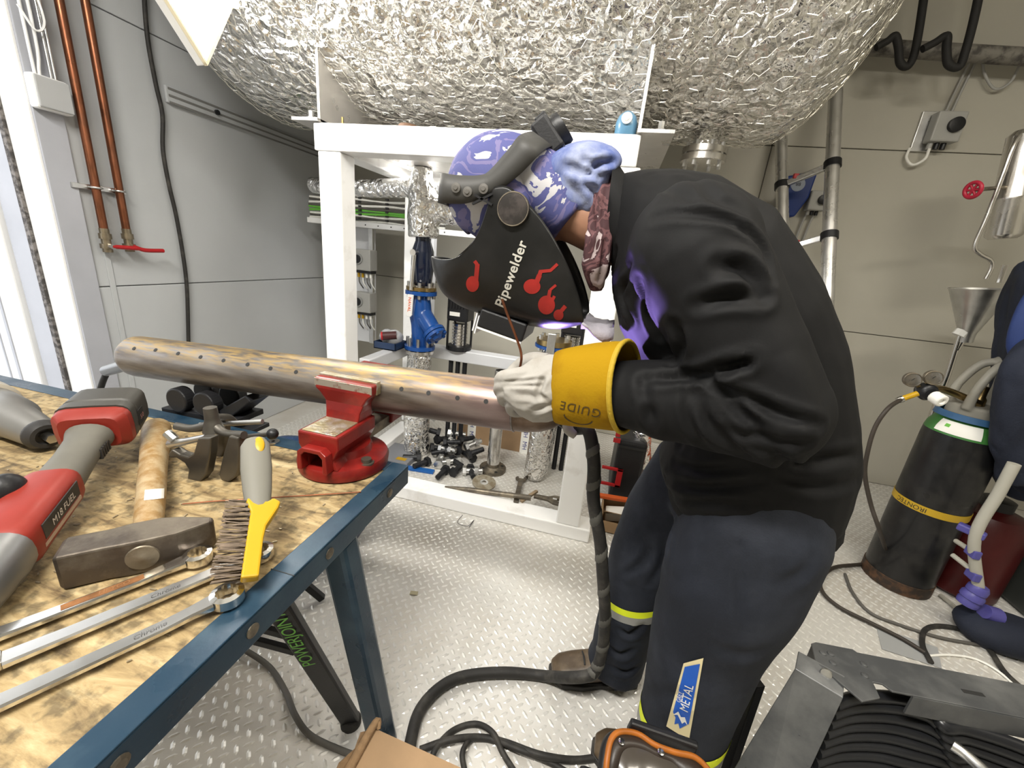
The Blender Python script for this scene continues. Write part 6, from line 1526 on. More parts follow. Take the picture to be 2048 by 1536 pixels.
# white lettering and red splashes, painted on the shell
vd = (hp(1030, 540)-CAM).normalized()
def on_shell(poly_px, name, m):
    c = hp(1020, 540); ux = V(1, 0, 0); uy = V(0, 0, 1); pts = [aY(x, y, HY) for x, y in poly_px]
    P2 = [((p-c).x, (p-c).z) for p in pts]
    bm2 = bmesh.new(); vv = [bm2.verts.new((a, b, 0)) for a, b in P2]; bm2.faces.new(vv); bmesh.ops.triangulate(bm2, faces=bm2.faces)
    f = [tuple(v.index for v in q.verts) for q in bm2.faces]
    bm2.verts.index_update(); f = [tuple(v.index for v in q.verts) for q in bm2.faces]; bm2.free()
    tr = BVHTree.FromObject(shell, bpy.context.evaluated_depsgraph_get())
    bm3 = bmesh.new(); vv = [bm3.verts.new((a, b, 0)) for a, b in P2]
    for q in f:
        try: bm3.faces.new([vv[i] for i in q])
        except Exception: pass
    bmesh.ops.subdivide_edges(bm3, edges=bm3.edges, cuts=3, use_grid_fill=True)
    for p in bm3.verts:
        w = c+ux*p.co.x+uy*p.co.y; d = (w-CAM).normalized(); h = tr.ray_cast(CAM, d); p.co = h[0]-d*.0012 if h[0] is not None else w
    me = bpy.data.meshes.new(name); bm3.to_mesh(me); bm3.free(); return link(name, me, m, hel)
m_splash = mat('red_spray_paint', (.42, .022, .016), .5, var=.15, vscale=40)
def blob_px(cx, cy, rx, ry, tail):
    pts = []
    for k in range(20):
        a = 2*PI*k/20; pts.append((cx+rx*math.cos(a), cy+ry*math.sin(a)))
    o = on_shell(pts, 'paint_splash', m_splash)
    for (x0, y0), (x1, y1), w in tail:
        dx, dy = x1-x0, y1-y0; l = math.hypot(dx, dy); nx_, ny_ = -dy/l*w, dx/l*w
        on_shell([(x0-nx_, y0-ny_), (x1-nx_, y1-ny_), (x1+nx_, y1+ny_), (x0+nx_, y0+ny_)], 'paint_splash', m_splash)
blob_px(945, 568, 13, 16, [((952,560),(955,528),4.5), ((955,530),(949,522),3.5)])
blob_px(1064, 573, 17, 15, [((1072,568),(1079,550),5), ((1079,550),(1082,541),4), ((1080,543),(1101,541),3.2), ((1100,542),(1115,528),3)])
blob_px(1093, 610, 17, 19, [((1097,596),(1100,580),3.5), ((1100,580),(1112,570),2.5), ((1104,602),(1109,592),3)])
blob_px(1117, 630, 10, 11, [((1121,624),(1131,612),4)])
v, f = text_geo('Pipewelder', .031, space=1.05, bold=.0006)
c_t = hp(1022, 550); u_t = (aY(1042, 488, HY)-aY(1000, 604, HY)).normalized(); v_t = V(0, -1, 0).cross(u_t)
v_t = V(-u_t.z, 0, u_t.x)
def text_shell(v, f, c, ut, vt, m):
    tr = BVHTree.FromObject(shell, bpy.context.evaluated_depsgraph_get()); P = []
    for p in v:
        w = c+ut*p[0]+vt*p[1]; d = (w-CAM).normalized(); h = tr.ray_cast(CAM, d); P.append(h[0]-d*.0014 if h[0] is not None else w)
    return MB().add(P, f).build('lettering', m, hel, fix=False)
text_shell(v, f, c_t, u_t, v_t, mat('cream_letter_paint', (.72, .70, .62), .5))

# ================================================================== torch and its hose
tq = V(-.105, .955, .855)
to = root('welding_torch', tq, 'black welding torch whose taped hose drops to the floor', 'torch')
MB().tube([aY(1120, 842, .93), aY(1150, 858, .91), aY(1178, 852, .90)], [.012, .014, .017], 12).build('torch_handle', m_black, to, smooth=60)
MB().lathe(aY(1095, 846, .945), aY(1085, 838, .95)-aY(1095, 846, .945), [(0,.012),(.02,.011),(.03,.007)], 16).build('gas_cup', mat('pink_ceramic', (.55, .35, .28), .5), to, smooth=40)
hs = [aY(1165, 850, .90), aY(1180, 870, .88), aY(1188, 930, .86), aY(1187, 1000, .86), aY(1200, 1080, .87), aY(1206, 1160, .88), aY(1210, 1230, .89), aY(1206, 1290, .90), aY(1195, 1332, .89), aY(1180, 1350, .88), aY(1140, 1355, .88)]
hs += [aZ(1090, 1352, .02), aZ(1010, 1345, .02), aZ(930, 1352, .02), aZ(880, 1375, .02), aZ(840, 1420, .02), aZ(822, 1480, .02), aZ(812, 1560, .02)]
MB().tube(hs, .0155, 14, 6).build('hose', m_rubber, to, smooth=60)
m_tape = mat('hose_tape_grey', (.13, .125, .11), .6, var=.2)
P = catmull(hs, 10)
for k in range(14, 92, 9):
    d = (P[k+1]-P[k]).normalized(); x, y, _ = frame_of(d)
    MB().tube([P[k+j]+(x*math.cos(j*1.3)+y*math.sin(j*1.3))*.003 for j in range(0, 5)], .0145, 12, 2).build('hose_wrap', m_tape, to, smooth=60)
arc_o.location = V(-.135, .93, .935); arc_o.rotation_euler = (V(.06, .80, 1.17)-arc_o.location).to_track_quat('-Z', 'Y').to_euler()
# ================================================================== gas cylinder and regulator
GX, GYc, GR = 1.44, 1.88, .118
gcy = root('gas_cylinder', (GX, GYc, 0), 'black gas cylinder with green shoulder and yellow band', 'gas cylinder')
m_cyl = mat('black_cylinder_paint', (.013, .013, .014), .38, col2=(.04, .038, .035), mixscale=9, mixlo=.5, mixhi=.75, rvar=.12, coat=.15)
m_cgreen = mat('green_shoulder_paint', (.07, .27, .06), .4, var=.08)
MB().lathe((GX, GYc, 0), (0,0,1), [(0,.10),(.004,.112),(.03,GR),(.685,GR),(.72,.1165)], 48).build('body', m_cyl, gcy, smooth=40)
MB().lathe((GX, GYc, .002), (0,0,1), [(0,GR*.9),(.0,GR+.003),(.05,GR+.003),(.052,GR)], 48).build('foot_ring', mat('rusty_black_foot', (.05, .035, .025), .6, col2=(.16, .08, .04), mixscale=20), gcy, smooth=40)
MB().lathe((GX, GYc, .719), (0,0,1), [(0,.1167),(.025,.112),(.05,.100),(.075,.078),(.09,.05)], 48).build('shoulder', m_cgreen, gcy, smooth=60)
yb_ = MB().lathe((GX, GYc, .385), (0,0,1), [(0,GR+.0005),(.0,GR+.002),(.030,GR+.002),(.030,GR+.0005)], 64, caps=False).build('yellow_band', mat('yellow_band_plastic', (.72, .46, .03), .45), gcy, smooth=40)
v, f = text_geo('IRONTEC', .026)
def wrap_text(v, f, cx, cy, r, z, a0, flip, name, m, par):
    P = []
    for p in v:
        x, y = (-p[0], -p[1]) if flip else (p[0], p[1]); a = a0+x/r; P.append((cx+(r)*math.cos(a), cy+r*math.sin(a), z+y))
    return MB().add(P, f).build(name, m, par, fix=False)
ang = math.atan2(-GYc, -GX)
wrap_text(v, f, GX, GYc, GR+.0027, .400, ang-.45, True, 'lettering', m_ink, yb_)
# white hazard label on the shoulder
def patch(cx, cy, prof, a0, a1, z0, z1, m, name, par, off=.0012):
    rows_ = []
    for i in range(7):
        z = z0+(z1-z0)*i/6; r = np.interp(z, [q[0] for q in prof], [q[1] for q in prof])+off
        rows_.append([(cx+r*math.cos(a), cy+r*math.sin(a), z) for a in np.linspace(a0, a1, 14)])
    return MB().grid(rows_).build(name, m, par, smooth=60)
prof = [(.685, GR), (.719, .1167), (.744, .112), (.769, .100), (.794, .078)]
pl2 = patch(GX, GYc, prof, ang-.75, ang+.45, .727, .773, m_paper, 'hazard_label', gcy)
patch(GX, GYc, prof, ang-.52, ang-.38, .749, .761, m_green, 'diamond_mark', gcy, .002)
bs = MB().lathe((GX, GYc, .783), (0,0,1), [(0,.104),(.0,.108),(.024,.104),(.024,.100)], 48, caps=False).build('blue_strap', mat('blue_strap', (.06, .17, .36), .4), gcy, smooth=40)
# open valve guard
m_guard = mat('beige_guard', (.42, .40, .34), .5, var=.08)
gm = MB(); gm.lathe((GX, GYc, .780), (0,0,1), [(0,.072),(.02,.080),(.055,.078),(.06,.070)], 32)
gb = V(GX, GYc, .805)
for s in (-1, 1):
    gm.tube([gb+V(-.06, s*.045, .02), gb+V(-.055, s*.045, .10), gb+V(-.02, s*.035, .185), gb+V(.025, s*.02, .210)], [.018, .015, .015, .016], 12)
    gm.tube([gb+V(.062, s*.035, .02), gb+V(.068, s*.030, .10), gb+V(.050, s*.025, .195), gb+V(.02, s*.02, .215)], [.024, .022, .020, .016], 12)
gm.tube([gb+V(.025, -.03, .208), gb+V(.025, .03, .208)], .020, 12, smooth=False); gm.obox(gb+V(.068, 0, .09), (.010,0,0), (0,.045,0), (0,0,.09))
link('valve_guard', remeshed(gm, .005, 4), m_guard, gcy, smooth=180)
MB().lathe(gb, (0,0,1), [(0,.022),(.06,.02),(.07,.014),(.11,.013)], 16).build('valve', m_brass, gcy, smooth=40)
MB().obox(gb+V(.077, -.002, .10), (.001,0,0), (0,.02,0), (0,0,.035)).build('guard_label', m_paper, gcy)
# regulator
rg0 = aY(1884, 778, GYc-.03)
rgl = root('gas_regulator', rg0, 'gas regulator with two gauges on the black cylinder', 'regulator')
body_c = aY(1852, 782, GYc-.10)
MB().tube([gb+V(-.01, -.02, .045), rg0, body_c], [.014, .013, .013], 12).build('inlet', m_brass, rgl, smooth=50)
MB().lathe(body_c+V(.01, .04, -.0), V(.1, -1, -.2), [(0,.026),(.012,.032),(.035,.032),(.04,.026),(.05,.024)], 28).build('regulator_body', m_blackmetal, rgl, smooth=40)
MB().lathe(body_c+V(.018, -.015, -.012), V(.3, -1, -.25), [(0,.020),(.004,.023),(.035,.023),(.038,.019),(.038,.012),(.030,.010)], 14).build('adjusting_knob', m_paper, rgl, smooth=30)
for x, y in ((1829, 761), (1871, 757)):
    c = aY(x, y, GYc-.10); dg_ = V(-.25, -1, .05)
    ga = MB().lathe(c+V(.0, .02, 0), dg_, [(0,.022),(.003,.027),(.020,.027),(.022,.025),(.019,.023)], 28).build('gauge', m_dirtysteel, rgl, smooth=40)
    MB().lathe(c+V(0, .02, 0)+dg_.normalized()*.0185, dg_, [(0,.0235),(.0005,.0235)], 28).build('dial', mat('gauge_dial_%d' % x, (.62, .60, .55), .3), ga)
    MB().obox(c+V(0, .02, 0)+dg_.normalized()*.0195+V(.002, 0, .004), V(.006, 0, .006), V(.0008, 0, -.0008), dg_.normalized()*.0003).build('needle', m_ink, ga)
    MB().cyl(c+V(0, .02, 0), body_c+V(0, .02, 0), .007, 8).build('gauge_stem', m_brass, rgl)
yh0, yh1 = aY(1835, 787, GYc-.12), aY(1806, 797, GYc-.12)
MB().cyl(yh0, yh1, .010, 12).build('hose_nipple', m_yellow, rgl, smooth=40)
MB().cyl(yh1, yh1+(yh1-yh0).normalized()*.018, .012, 12).build('hose_clip', m_zinc, rgl)
# gas hose
gh = [yh1+(yh1-yh0)*.1, aY(1775, 818, 1.70), aY(1750, 855, 1.69), aY(1735, 905, 1.68), aY(1730, 950, 1.68), aY(1742, 1010, 1.66), aY(1760, 1065, 1.66), aZ(1772, 1118, .02), aZ(1725, 1128, .012), aZ(1668, 1135, .012), aZ(1643, 1160, .012), aZ(1646, 1185, .012), aZ(1680, 1215, .012), aZ(1740, 1245, .012), aZ(1800, 1275, .012), aZ(1850, 1305, .012)]
tag(MB().tube(gh, .0075, 10, 6).build('gas_hose', mat('brown_black_hose', (.06, .048, .038), .55, var=.15), smooth=60), 'thin dark gas hose looping from the regulator over the floor', 'hose')
def fl_cable(pts, r, m, label, name='floor_cable', z=None):
    P = [aZ(x, y, (z if z is not None else r+.002)) for x, y in pts]
    tag(MB().tube(P, r, 10, 7).build(name, m, smooth=60), label, 'cable')
fl_cable([(1690,1148),(1705,1185),(1740,1225),(1800,1250),(1880,1275),(1960,1290)], .006, m_greyrubber, 'grey brown cable curving on the floor in front of the gas cylinder')
fl_cable([(1862,1325),(1845,1290),(1850,1260),(1880,1252),(1930,1262),(1975,1295),(2010,1345),(2060,1390)], .0085, m_rubber, 'dark cable loop on the floor at the right edge')
fl_cable([(1850,1312),(1900,1310),(1950,1318),(2000,1345),(2060,1400)], .004, m_paper, 'thin pale lead with cable ties on the floor at the right')
sheet = MB().prism([(-.10, -.05), (.07, -.07), (.12, .03), (-.06, .06)], aZ(1810, 1290, .003), (1,0,0), (0,1,0), .001)
tag(sheet.build('plastic_sheet', mat('pale_film', (.55, .56, .56), .3), smooth=None), 'pale plastic sheet on the floor in front of the gas cylinder', 'sheet')
# ================================================================== dark red canister, clothes, frame with clamps at the right edge
rc = aZ(1925, 1185, 0)
RX, RY = 1.70, 1.93
rco = root('red_canister', (RX, RY, 0), 'dark red canister standing beside the gas cylinder', 'canister')
MB().lathe((RX, RY, 0), (0,0,1), [(0,.10),(.02,.125),(.34,.125),(.39,.10),(.41,.05)], 40).build('body', mat('dark_red_paint', (.085, .008, .008), .4, var=.15), rco, smooth=40)
MB().lathe((RX, RY, .40), (0,0,1), [(0,.05),(.05,.05),(.055,.04)], 28).build('cap', m_black, rco, smooth=40)
# hanging dark blue work clothes
cl = MB()
def C(x, y, Y): return aY(x, y, Y)
cl.tube([C(2120,520,1.95), C(2110,600,1.93), C(2112,700,1.90), C(2105,800,1.88), C(2085,900,1.86), C(2080,985,1.84)], [.10, .13, .15, .15, .14, .10], 24, 5)
cl.tube([C(2160,540,1.85), C(2150,700,1.80), C(2140,860,1.78), C(2130,980,1.76)], [.13, .16, .16, .12], 24, 5)
cl.tube([C(2090,690,1.75), C(2050,740,1.72), C(2035,800,1.72), C(2025,880,1.72), C(2030,960,1.73)], [.07, .065, .06, .055, .045], 18, 5)
clm = remeshed(cl, .011, 4)
co = me_co(clm); set_co(clm, co+me_no(clm)*(.022*vnoise(co*np.array([1.6,1.6,.6]), 14, 71)+.016*np.abs(vnoise(co*np.array([2,2,.5]), 26, 72)))[:, None])
wc_o = link('work_clothes', clm, mat('navy_workwear', (.018, .024, .045), .8, var=.35, vscale=4, bump=.3, bscale=200), smooth=180)
tag(wc_o, 'dark navy work clothes hanging at the right edge', 'clothes')
bl = MB().ell(C(2115, 640, 1.78), (.13, 0, 0), (0, .05, 0), (0, 0, .17), 28, 18).mesh('blue_bag'); co = me_co(bl); set_co(bl, co+me_no(bl)*(.02*vnoise(co, 16, 75))[:, None])
tag(link('blue_bag', bl, mat('bright_blue_cloth', (.03, .06, .22), .7, var=.2, vscale=8), smooth=180), 'blue cloth bag hanging above the work clothes', 'bag')
hk = root('coat_rail', (2.32, 1.95, 0), 'steel clothes rail behind the hanging work clothes', 'rail')
MB().cyl((2.34, 1.95, 0), (2.34, 1.95, 1.75), .018, 14).build('pole', m_zinc, hk, smooth=40); MB().cyl((1.78, 1.97, 1.72), (2.36, 1.95, 1.72), .012, 12).build('hanging_bar', m_zinc, hk, smooth=40)
MB().lathe((2.34, 1.95, 0), (0,0,1), [(0,.16),(.012,.16),(.02,.03)], 32).build('base', m_blackmetal, hk, smooth=40)
# cream tube trolley with violet clamps
tcy = 1.62
tb0, tb1, tb2 = aY(1998, 985, tcy), aY(1950, 1075, tcy), aY(1957, 1180, tcy)
cf0 = aZ(1945, 1245, .0)
tro_ = root('tube_trolley', cf0, 'cream tube trolley with violet plastic clamps in front of the red canister', 'trolley')
m_cream2 = mat('cream_painted_tube', (.62, .60, .52), .4, var=.05)
m_violet = mat('violet_plastic', (.12, .11, .42), .4)
MB().tube([tb0+(tb0-tb1)*.6, tb0, tb1, tb2], .017, 16, 8).build('main_tube', m_cream2, tro_, smooth=60)
for (x0, y0, x1, y1) in ((1948, 1105, 1912, 1082), (1950, 1145, 1905, 1110)): MB().cyl(aY(x0, y0, tcy), aY(x1, y1, tcy+.08), .009, 10).build('side_tube', m_cream2, tro_, smooth=50)
MB().bar(aY(1915, 1050, tcy+.04), aY(1972, 1075, tcy-.01), .03, .028).build('clamp', m_violet, tro_, bevel=.006)
for y_ in (1105, 1150): MB().obox(aY(1946, y_, tcy), (.012,0,0), (0,.022,0), (0,0,.016)).build('clamp', m_violet, tro_, bevel=.004)
MB().lathe(tb2+V(0, 0, .02), (-.15, 0, -1), [(0,.024),(.012,.030),(.03,.030),(.032,.026),(.045,.034),(.06,.034),(.063,.028),(.075,.032),(.09,.03)], 20).build('foot_joint', m_violet, tro_, smooth=40)
MB().lathe(aY(1968, 1222, tcy-.01), (1,.1,-.25), [(0,.026),(.05,.030),(.06,.02)], 18).build('foot_joint', m_violet, tro_, smooth=40)
fz = aZ(1945, 1250, .015)
MB().lathe((fz.x, fz.y, .0), (0,0,1), [(0,.03),(.02,.03),(.06,.022)], 20).build('floor_foot', m_guard, tro_, smooth=40)
MB().tube([fz+V(0, 0, .01), aZ(1905, 1210, .012), aZ(1880, 1190, .012)], .008, 8, smooth=False).build('floor_tube', m_guard, tro_)
nb2 = MB().ell(aZ(2010, 1265, .05), (.16, 0, 0), (0, .10, 0), (0, 0, .07), 24, 14).mesh('navy_rag'); co = me_co(nb2); set_co(nb2, co+me_no(nb2)*(.018*vnoise(co, 18, 77))[:, None]); co = me_co(nb2); co[:, 2] = np.maximum(co[:, 2], .001); set_co(nb2, co)
tag(link('navy_rag', nb2, bpy.data.materials['navy_workwear'], smooth=180), 'dark navy rag bunched on the floor beside the trolley foot', 'rag')
gr_ = aZ(2030, 1130, .0)
tag(MB().box((1.86, 1.72, 0), (2.12, 2.0, .30)).build('tool_case', mat('dark_olive_case', (.05, .055, .05), .5, var=.1), bevel=.02), 'dark grey case on the floor below the work clothes', 'case')

# ================================================================== between frame and welder
bx = aZ(1232, 1005, 0)
BXc, BYc = .235, 2.05
tcs = root('tool_case', (BXc, BYc, 0), 'black upright tool case with red latches beside the right post', 'case')
MB().box((BXc-.075, BYc-.02, 0), (BXc+.075, BYc+.28, .36)).build('case_shell', m_black, tcs, bevel=.018)
def lat(x0, y0, x1, y1, d=.012):
    a, b = aY(x0, y0, BYc-.022), aY(x1, y1, BYc-.022)
    return MB().box((min(a.x, b.x), BYc-.02-d, min(a.z, b.z)), (max(a.x, b.x), BYc-.018, max(a.z, b.z)))
lc_ = aY(1222, 952, BYc-.022)
for dxa, dxb, dza, dzb in ((-.055, .055, .040, .054), (-.055, .055, -.054, -.040), (.026, .055, -.054, .054)): MB().box((lc_.x+dxa, BYc-.034, lc_.z+dza), (lc_.x+dxb, BYc-.0185, lc_.z+dzb)).build('latch', m_redplast, tcs, bevel=.002)
lc2 = aY(1233, 880, BYc-.022)
MB().box((lc2.x-.016, BYc-.032, lc2.z-.012), (lc2.x+.020, BYc-.0185, lc2.z+.012)).build('latch', m_redplast, tcs, bevel=.002)
MB().box((lc2.x-.010, BYc-.032, lc2.z+.022), (lc2.x+.014, BYc-.0185, lc2.z+.065)).build('latch', m_redplast, tcs, bevel=.002)
MB().box((BXc-.070, BYc-.026, lc2.z-.036), (BXc+.070, BYc-.0185, lc2.z-.024)).build('seam_rib', m_ink, tcs)
fo0, fo1 = aY(1283, 885, 2.12), aY(1290, 978, 2.12)
fo_ = MB().tube([fo0+V(.0, 0, .25), fo0, fo1, fo1+V(0, 0, -.012)], [.048, .05, .048, .02], 20, 8); me = fo_.mesh('foil_pipe_end'); co = me_co(me); set_co(me, co+np.column_stack([.004*vnoise(co, 50, 81), .004*vnoise(co, 50, 82), 0*co[:, 0]]))
tag(link('foil_pipe_end', me, m_foil_s, smooth=180), 'foil wrapped pipe end hanging beside the black tool case', 'pipe')
oc = root('orange_cone', (.52, 2.25, 0), 'orange plastic cone partly hidden behind the dark trousers', 'cone')
MB().lathe((.52, 2.25, 0), (0,0,1), [(0,.17),(.02,.17),(.022,.14),(.48,.035),(.50,.03)], 36).build('cone', m_orange, oc, smooth=40)
# open carton of small parts
OBX, OBY = .21, 1.80
ob = root('open_carton', (OBX, OBY, 0), 'open cardboard carton of small parts beside the frame foot', 'box')
x0, x1, y0, y1, h = .125, .345, 1.725, 1.90, .10
for a, b, nm in (((x0, y0, 0), (x1, y0+.004, h*.62), 'front'), ((x0, y1-.004, 0), (x1, y1, h), 'back'), ((x0, y0, 0), (x0+.004, y1, h), 'side'), ((x1-.004, y0, 0), (x1, y1, h), 'side')): MB().box(a, b).build('wall', m_card, ob)
MB().box((x0, y0, 0), (x1, y1, .004)).build('bottom', m_card, ob)
MB().obox(((x0+x1)/2, y0+.055, h*.8), (.10, 0, 0), (0, .045, -.028), (0, 0, .0015)).build('flap', m_card, ob)
MB().obox((x0+.07, y0+.10, .05), (.05, 0, .01), (0, .035, 0), (0, 0, .022)).build('parcel', m_paper, ob, bevel=.004)
MB().obox((x1-.05, y0+.10, .06), (.022, 0, 0), (0, .03, 0), (0, 0, .03)).build('black_part', m_black, ob, bevel=.004)
o1, o2 = aZ(1168, 1022, .09), aZ(1268, 1035, .11)
tag(MB().bar(V(.10, 1.86, .110), V(.34, 1.88, .112), .03, .016).build('orange_level', m_orange, bevel=.003), 'orange bar lying across the open carton', 'bar')

# ================================================================== foreground, lower right
m_rack = mat('black_sheet_steel', (.15, .155, .16), .38, .45, col2=(.30, .305, .30), mixscale=7, mixlo=.45, mixhi=.75, rvar=.12)
z0 = .50
E1, E2, E3, E4 = aZ(1622, 1288, z0), aZ(2075, 1376, z0), aZ(2075, 1440, z0), aZ(1715, 1352, z0)
rk_ = root('steel_rack', V(E4.x, E4.y, 0), 'black sheet steel rack holding stacked cables in the right foreground', 'rack')
xd = (E2-E1).normalized(); yd = V(0,0,1).cross(xd)
wR = .078
LR = 1.05
O = E1
# top rail: flat top with turned down front lip, bracket corner and slots
pol = [(0, 0), (.012, .006), (.085, .006), (.09, 0), (LR, 0), (LR, -wR), (.105, -wR), (.095, -wR+.012), (.078, -wR+.012), (.070, -wR-.02), (.030, -wR-.035), (-.015, -.045)]
rail = MB().prism(pol, O, xd, yd, .004).build('top_rail', m_rack, rk_, bevel=.001)
MB().obox(O+xd*(LR/2+.07)-yd*wR+V(0, 0, -.022), xd*(LR/2-.07+.0), yd*.002, V(0, 0, .022)).build('rail_lip', m_rack, rail)
for t in (.27, .40, .53, .66): MB().obox(O+xd*t-yd*.045+V(0, 0, .0022), xd*.019, yd*.004, V(0, 0, .0006)).build('slot', m_ink, rail, bevel=.0005)
for t, y_ in ((.012, -.02), (.028, -.018), (.07, -.055), (.085, -.028), (.02, -.04)): MB().lathe(O+xd*t+yd*y_+V(0, 0, .002), (0,0,1), [(0,.007),(.002,.006),(.003,.003)], 14).build('rivet', m_rack, rail, smooth=40)
# corner post: bent plate going down towards the viewer
A3 = aZ(1597, 1302, z0+.003); B3 = aZ(1690, 1352, z0+.003)
w3 = (B3-A3); w3u = w3.normalized(); C3 = aY(1440, 1560, A3.y-.10)
dn1 = (aZ(1562, 1352, z0-.006)-A3)
P0, P1 = A3, B3
Q0 = A3+V(-.016, -.035, -.012); Q1 = B3+V(-.018, -.040, -.012)
R0 = aY(1455, 1560, A3.y-.085); R1 = aY(1610, 1560, A3.y-.115)
nrmp = (Q1-Q0).cross(R0-Q0).normalized()
if nrmp.dot(CAM-Q0) < 0: nrmp = -nrmp
def slab(pts, th, name, par, m):
    n = (pts[1]-pts[0]).cross(pts[2]-pts[0]).normalized()
    if n.dot(CAM-pts[0]) < 0: n = -n
    k = len(pts); v = pts+[p-n*th for p in pts]
    return MB().add(v, [tuple(range(k)), tuple(range(2*k-1, k-1, -1))]+[(i, k+i, k+(i+1) % k, (i+1) % k) for i in range(k)]).build(name, m, par, bevel=.001)
slab([P0, P1, Q1, Q0], .004, 'post_top', rk_, m_rack)
dnn = (R0-Q0).normalized(); dnr = (R1-Q1).normalized()
fl0 = Q0+(R0-Q0)*(Q0.z/(Q0.z-R0.z)) if False else None
def to_floor(q, r): d = r-q; return q+d*((q.z-.004)/(q.z-r.z))
slab([Q0, Q1, to_floor(Q1, R1), to_floor(Q0, R0)], .004, 'corner_post', rk_, m_rack)
bc4 = aZ(1651, 1358, z0-.012); MB().lathe(Q0.lerp(Q1, .62)+V(.01, .022, .010), nrmp, [(0,.010),(.003,.009),(.004,.004)], 16).build('bolt', m_zinc, rk_, smooth=40)
hc = Q0.lerp(R0, .72).lerp(Q1.lerp(R1, .72), .70)
MB().obox(hc+nrmp*.0006, (Q1-Q0).normalized()*.008, (R0-Q0).normalized()*.014, nrmp*.0008).build('square_slot', m_ink, rk_)
# rear legs of the rack so that it stands
for t in (.02, LR-.03): MB().box(((O+xd*t).x-.015, (O+xd*t-yd*.01).y-.015, 0), ((O+xd*t).x+.015, (O+xd*t-yd*.01).y+.015, z0-.002)).build('rear_leg', m_rack, rk_, bevel=.002)
MB().obox(O+xd*(LR/2)-yd*.16+V(0, 0, -.36), xd*(LR/2), yd*.15, V(0, 0, .004)).build('shelf', m_rack, rk_)
# curved black cable stack inside
m_cab = mat('glossy_black_sleeve', (.022, .023, .026), .3, var=.2)
for k in range(8):
    y0_ = 1392+k*19; zk = .455-k*.022; r = .0115
    x_s = 1668-k*7
    P = [aZ(x_s, y0_+16, zk), aZ(x_s+50, y0_+2, zk), aZ(x_s+120, y0_+3, zk), aZ(x_s+185, y0_+18, zk), aZ(1872+k*4, y0_+38, zk-.004), aZ(1890+k*6, y0_+62, zk-.01), aZ(1925+k*6, y0_+64, zk-.01), aZ(2000, y0_+86, zk-.01), aZ(2090, y0_+120, zk-.01)]
    o = MB().tube(P, r, 10, 6).build('black_sleeve', m_cab, smooth=60)
    tag(o, ('topmost' if k == 0 else ['', 'second', 'third', 'fourth', 'fifth', 'sixth', 'seventh', 'lowest'][k])+' black sleeve of the curved stack in the rack', 'cable', 'curved black sleeves in the rack')
gw2 = MB().tube([aZ(1905, 1490, .44), aZ(1935, 1512, .44), aZ(1975, 1550, .44), aZ(2000, 1590, .44)], .010, 10).build('grey_rod', m_zinc, smooth=60); tag(gw2, 'grey metal rod lying across the black sleeves', 'rod')
# black square bar standing behind the rack
br0, br1 = aZ(1516, 1364, .34), aZ(1503, 1440, .22)
bar_t = V(br0.x, br0.y, br0.z); 
tag(MB().bar(bar_t, V(bar_t.x+.004, bar_t.y-.01, 0), .022, .022).build('black_bar', m_black, bevel=.002), 'short black square bar standing between the trousers and the rack', 'bar')
# dark face shield with orange rim
vz = .37
def vpnt(x, y): return aZ(x, y, vz)
fs_ = root('face_shield', aZ(1290, 1530, 0), 'dark face shield with orange rim in front of the knee', 'face shield')
rim = [aZ(x, y, z) for x, y, z in ((1210,1570,.35),(1214,1520,.37),(1222,1480,.38),(1240,1464,.38),(1275,1468,.375),(1310,1490,.37),(1350,1505,.365),(1390,1515,.36),(1420,1545,.35),(1440,1590,.34))]
inn = [aZ(x, y, z) for x, y, z in ((1228,1575,.352),(1236,1530,.372),(1246,1502,.38),(1264,1494,.38),(1290,1500,.375),(1318,1514,.37),(1344,1524,.365),(1365,1545,.36),(1380,1570,.352),(1390,1600,.342))]
rim, inn = catmull(rim, 5), catmull(inn, 5)
m_brownshield = mat('brown_smoked_visor', (.10, .085, .07), .25, coat=.2)
m_rimb = mat('dark_brown_rim', (.045, .032, .024), .4)
MB().grid([[a, b] for a, b in zip(rim, inn)]).build('rim', m_rimb, fs_, smooth=180, solid=.005)
cen_ = aZ(1310, 1620, .33)
MB().grid([[b, b.lerp(cen_, .5)+V(0, 0, -.01), cen_] for b in inn]).build('visor', m_brownshield, fs_, smooth=180, solid=.003)
MB().tube(rim[3:], .0055, 8, 1).build('orange_edge', mat('orange_rim', (.52, .16, .02), .45, var=.2, vscale=30), fs_, smooth=60)
MB().tube([p+V(0, .01, -.03) for p in rim], .012, 8, 1).build('under_frame', m_black, fs_, smooth=60)
for i in (12, 26):
    MB().lathe(rim[i].lerp(inn[i], .6)+V(0, 0, .002), (0,0,1), [(0,.006),(.003,.006),(.004,.003)], 14).build('rivet', m_steel, fs_, smooth=40)
a, b = rim[16], rim[34]
MB().bar(a+V(.012, .018, -.004), b+V(.012, .018, -.004), .014, .030).build('black_holder', m_black, fs_, bevel=.004)
MB().box((rim[10].x-.05, rim[10].y-.16, .0), (rim[10].x+.10, rim[10].y-.02, .33)).build('stand_block', m_black, fs_, bevel=.01)
# dark green bucket edge behind
gk2 = root('dark_bucket', V(.478, .690, 0), 'dark green bucket half hidden behind the rack', 'bucket')
MB().lathe((.478, .690, 0), (0,0,1), [(0,.034),(.24,.046),(.242,.05),(.255,.05),(.255,.044),(.02,.032)], 28, caps=False).build('bucket', mat('dark_green_plastic', (.03, .045, .02), .5), gk2, smooth=40)
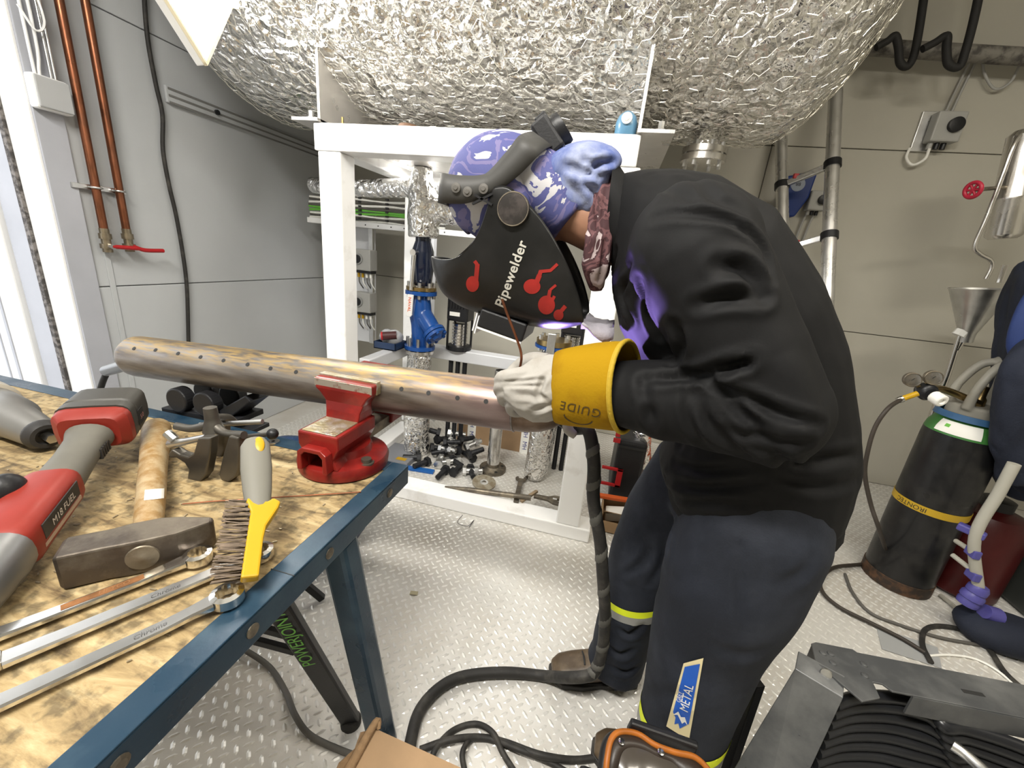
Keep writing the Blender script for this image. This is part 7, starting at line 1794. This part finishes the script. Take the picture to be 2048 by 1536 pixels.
# ================================================================== foreground, bottom centre
k0_, k1_, k2_ = aZ(748, 1452, .26), aZ(960, 1548, .26), aZ(690, 1560, .26)
cx = root('cardboard_box', V(k0_.x, k0_.y-.1, 0), 'torn cardboard box corner in front of the blue bench leg', 'box')
def upw(p, z): return V(p.x, p.y, z)
f1, f2, f3 = k0_, aZ(985, 1560, .26), V(0, 0, 0)
dA = (f2-f1).normalized(); dB = V(dA.y, -dA.x, 0)
if dB.y > 0: dB = -dB
def wallq(p, q, z0_, z1_, name, m=m_card):
    d = (q-p).normalized(); n = V(-d.y, d.x, 0)*.002
    return MB().obox((upw(p, 0)+upw(q, 0))/2+V(0, 0, (z0_+z1_)/2), (q-p)*.5-V(0, 0, (q-p).z*.5), n, V(0, 0, (z1_-z0_)/2)).build(name, m, cx)
c00 = V(f1.x, f1.y, 0); c10 = c00+dA*.30; c01 = c00+dB*.22; c11 = c10+dB*.22
wallq(c00, c10, 0, .25, 'back_wall'); wallq(c00, c01, 0, .245, 'side_wall'); wallq(c10, c11, 0, .25, 'side_wall'); wallq(c01, c11, 0, .25, 'front_wall')
# top flaps: big one folded over, torn one standing up
MB().prism([(0, 0), (.30, 0), (.30, -.105), (.05, -.11), (.0, -.10)], c00+V(0, 0, .252), dA, -dB, .004).build('top_flap', m_card, cx)
MB().prism([(0, 0), (.02, .02), (.045, .012), (.08, .026), (.12, .018), (.2, .02), (.2, -.0)], c00+V(0, 0, .247)-dA*.004, dB, (V(0,0,1)*.8-dA*.6), .005).build('torn_flap', m_cardedge, cx)
MB().tube([c00+V(0, 0, .255)+dB*.1, c00+V(0, .004, .262), c00+V(0, 0, .256)+dA*.012], [.010, .008, .004], 8).build('torn_edge', m_cardedge, cx, smooth=60)
# cables on the floor
def fcab(pts, r, m, label):
    tag(MB().tube([aZ(x, y, r+.002+(.016 if i % 3 == 1 and r < .01 else 0)) for i, (x, y) in enumerate(pts)], r, 10, 7).build('floor_cable', m, smooth=60), label, 'cable')
fcab([(440,1270),(490,1300),(540,1335),(572,1385),(590,1430),(620,1470),(680,1500),(740,1520)], .0075, m_greyrubber, 'grey cable running on the floor under the bench')
fcab([(860,1540),(870,1500),(905,1462),(950,1448),(985,1465),(1005,1505),(1030,1545)], .0075, m_rubber, 'dark cable loop on the floor beside the cardboard box')
fcab([(840,1500),(900,1480),(960,1475),(1010,1485),(1080,1510),(1150,1520),(1210,1512)], .0085, m_rubber, 'dark cable on the floor running towards the face shield')
fcab([(930,1545),(925,1505),(945,1478),(985,1480),(1040,1500),(1100,1525),(1160,1560)], .007, m_rubber, 'thin dark cable crossing the other floor cables')
st_r = MB().obox(aZ(828, 1186, .004), (.014, .003, 0), (-.002, .008, 0), (0, 0, .001)); tag(st_r.build('paper_scrap', mat('yellowed_scrap', (.62, .55, .36), .8)), 'small yellowed paper scrap on the tread plate', 'scrap')
tag(MB().tube([aZ(925, 1030, .004), aZ(915, 1045, .004), aZ(935, 1052, .004), aZ(948, 1040, .004), aZ(938, 1055, .004)], .0012, 6).build('wire_scrap', m_ink), 'thin curled wire scrap on the tread plate in front of the frame', 'wire')
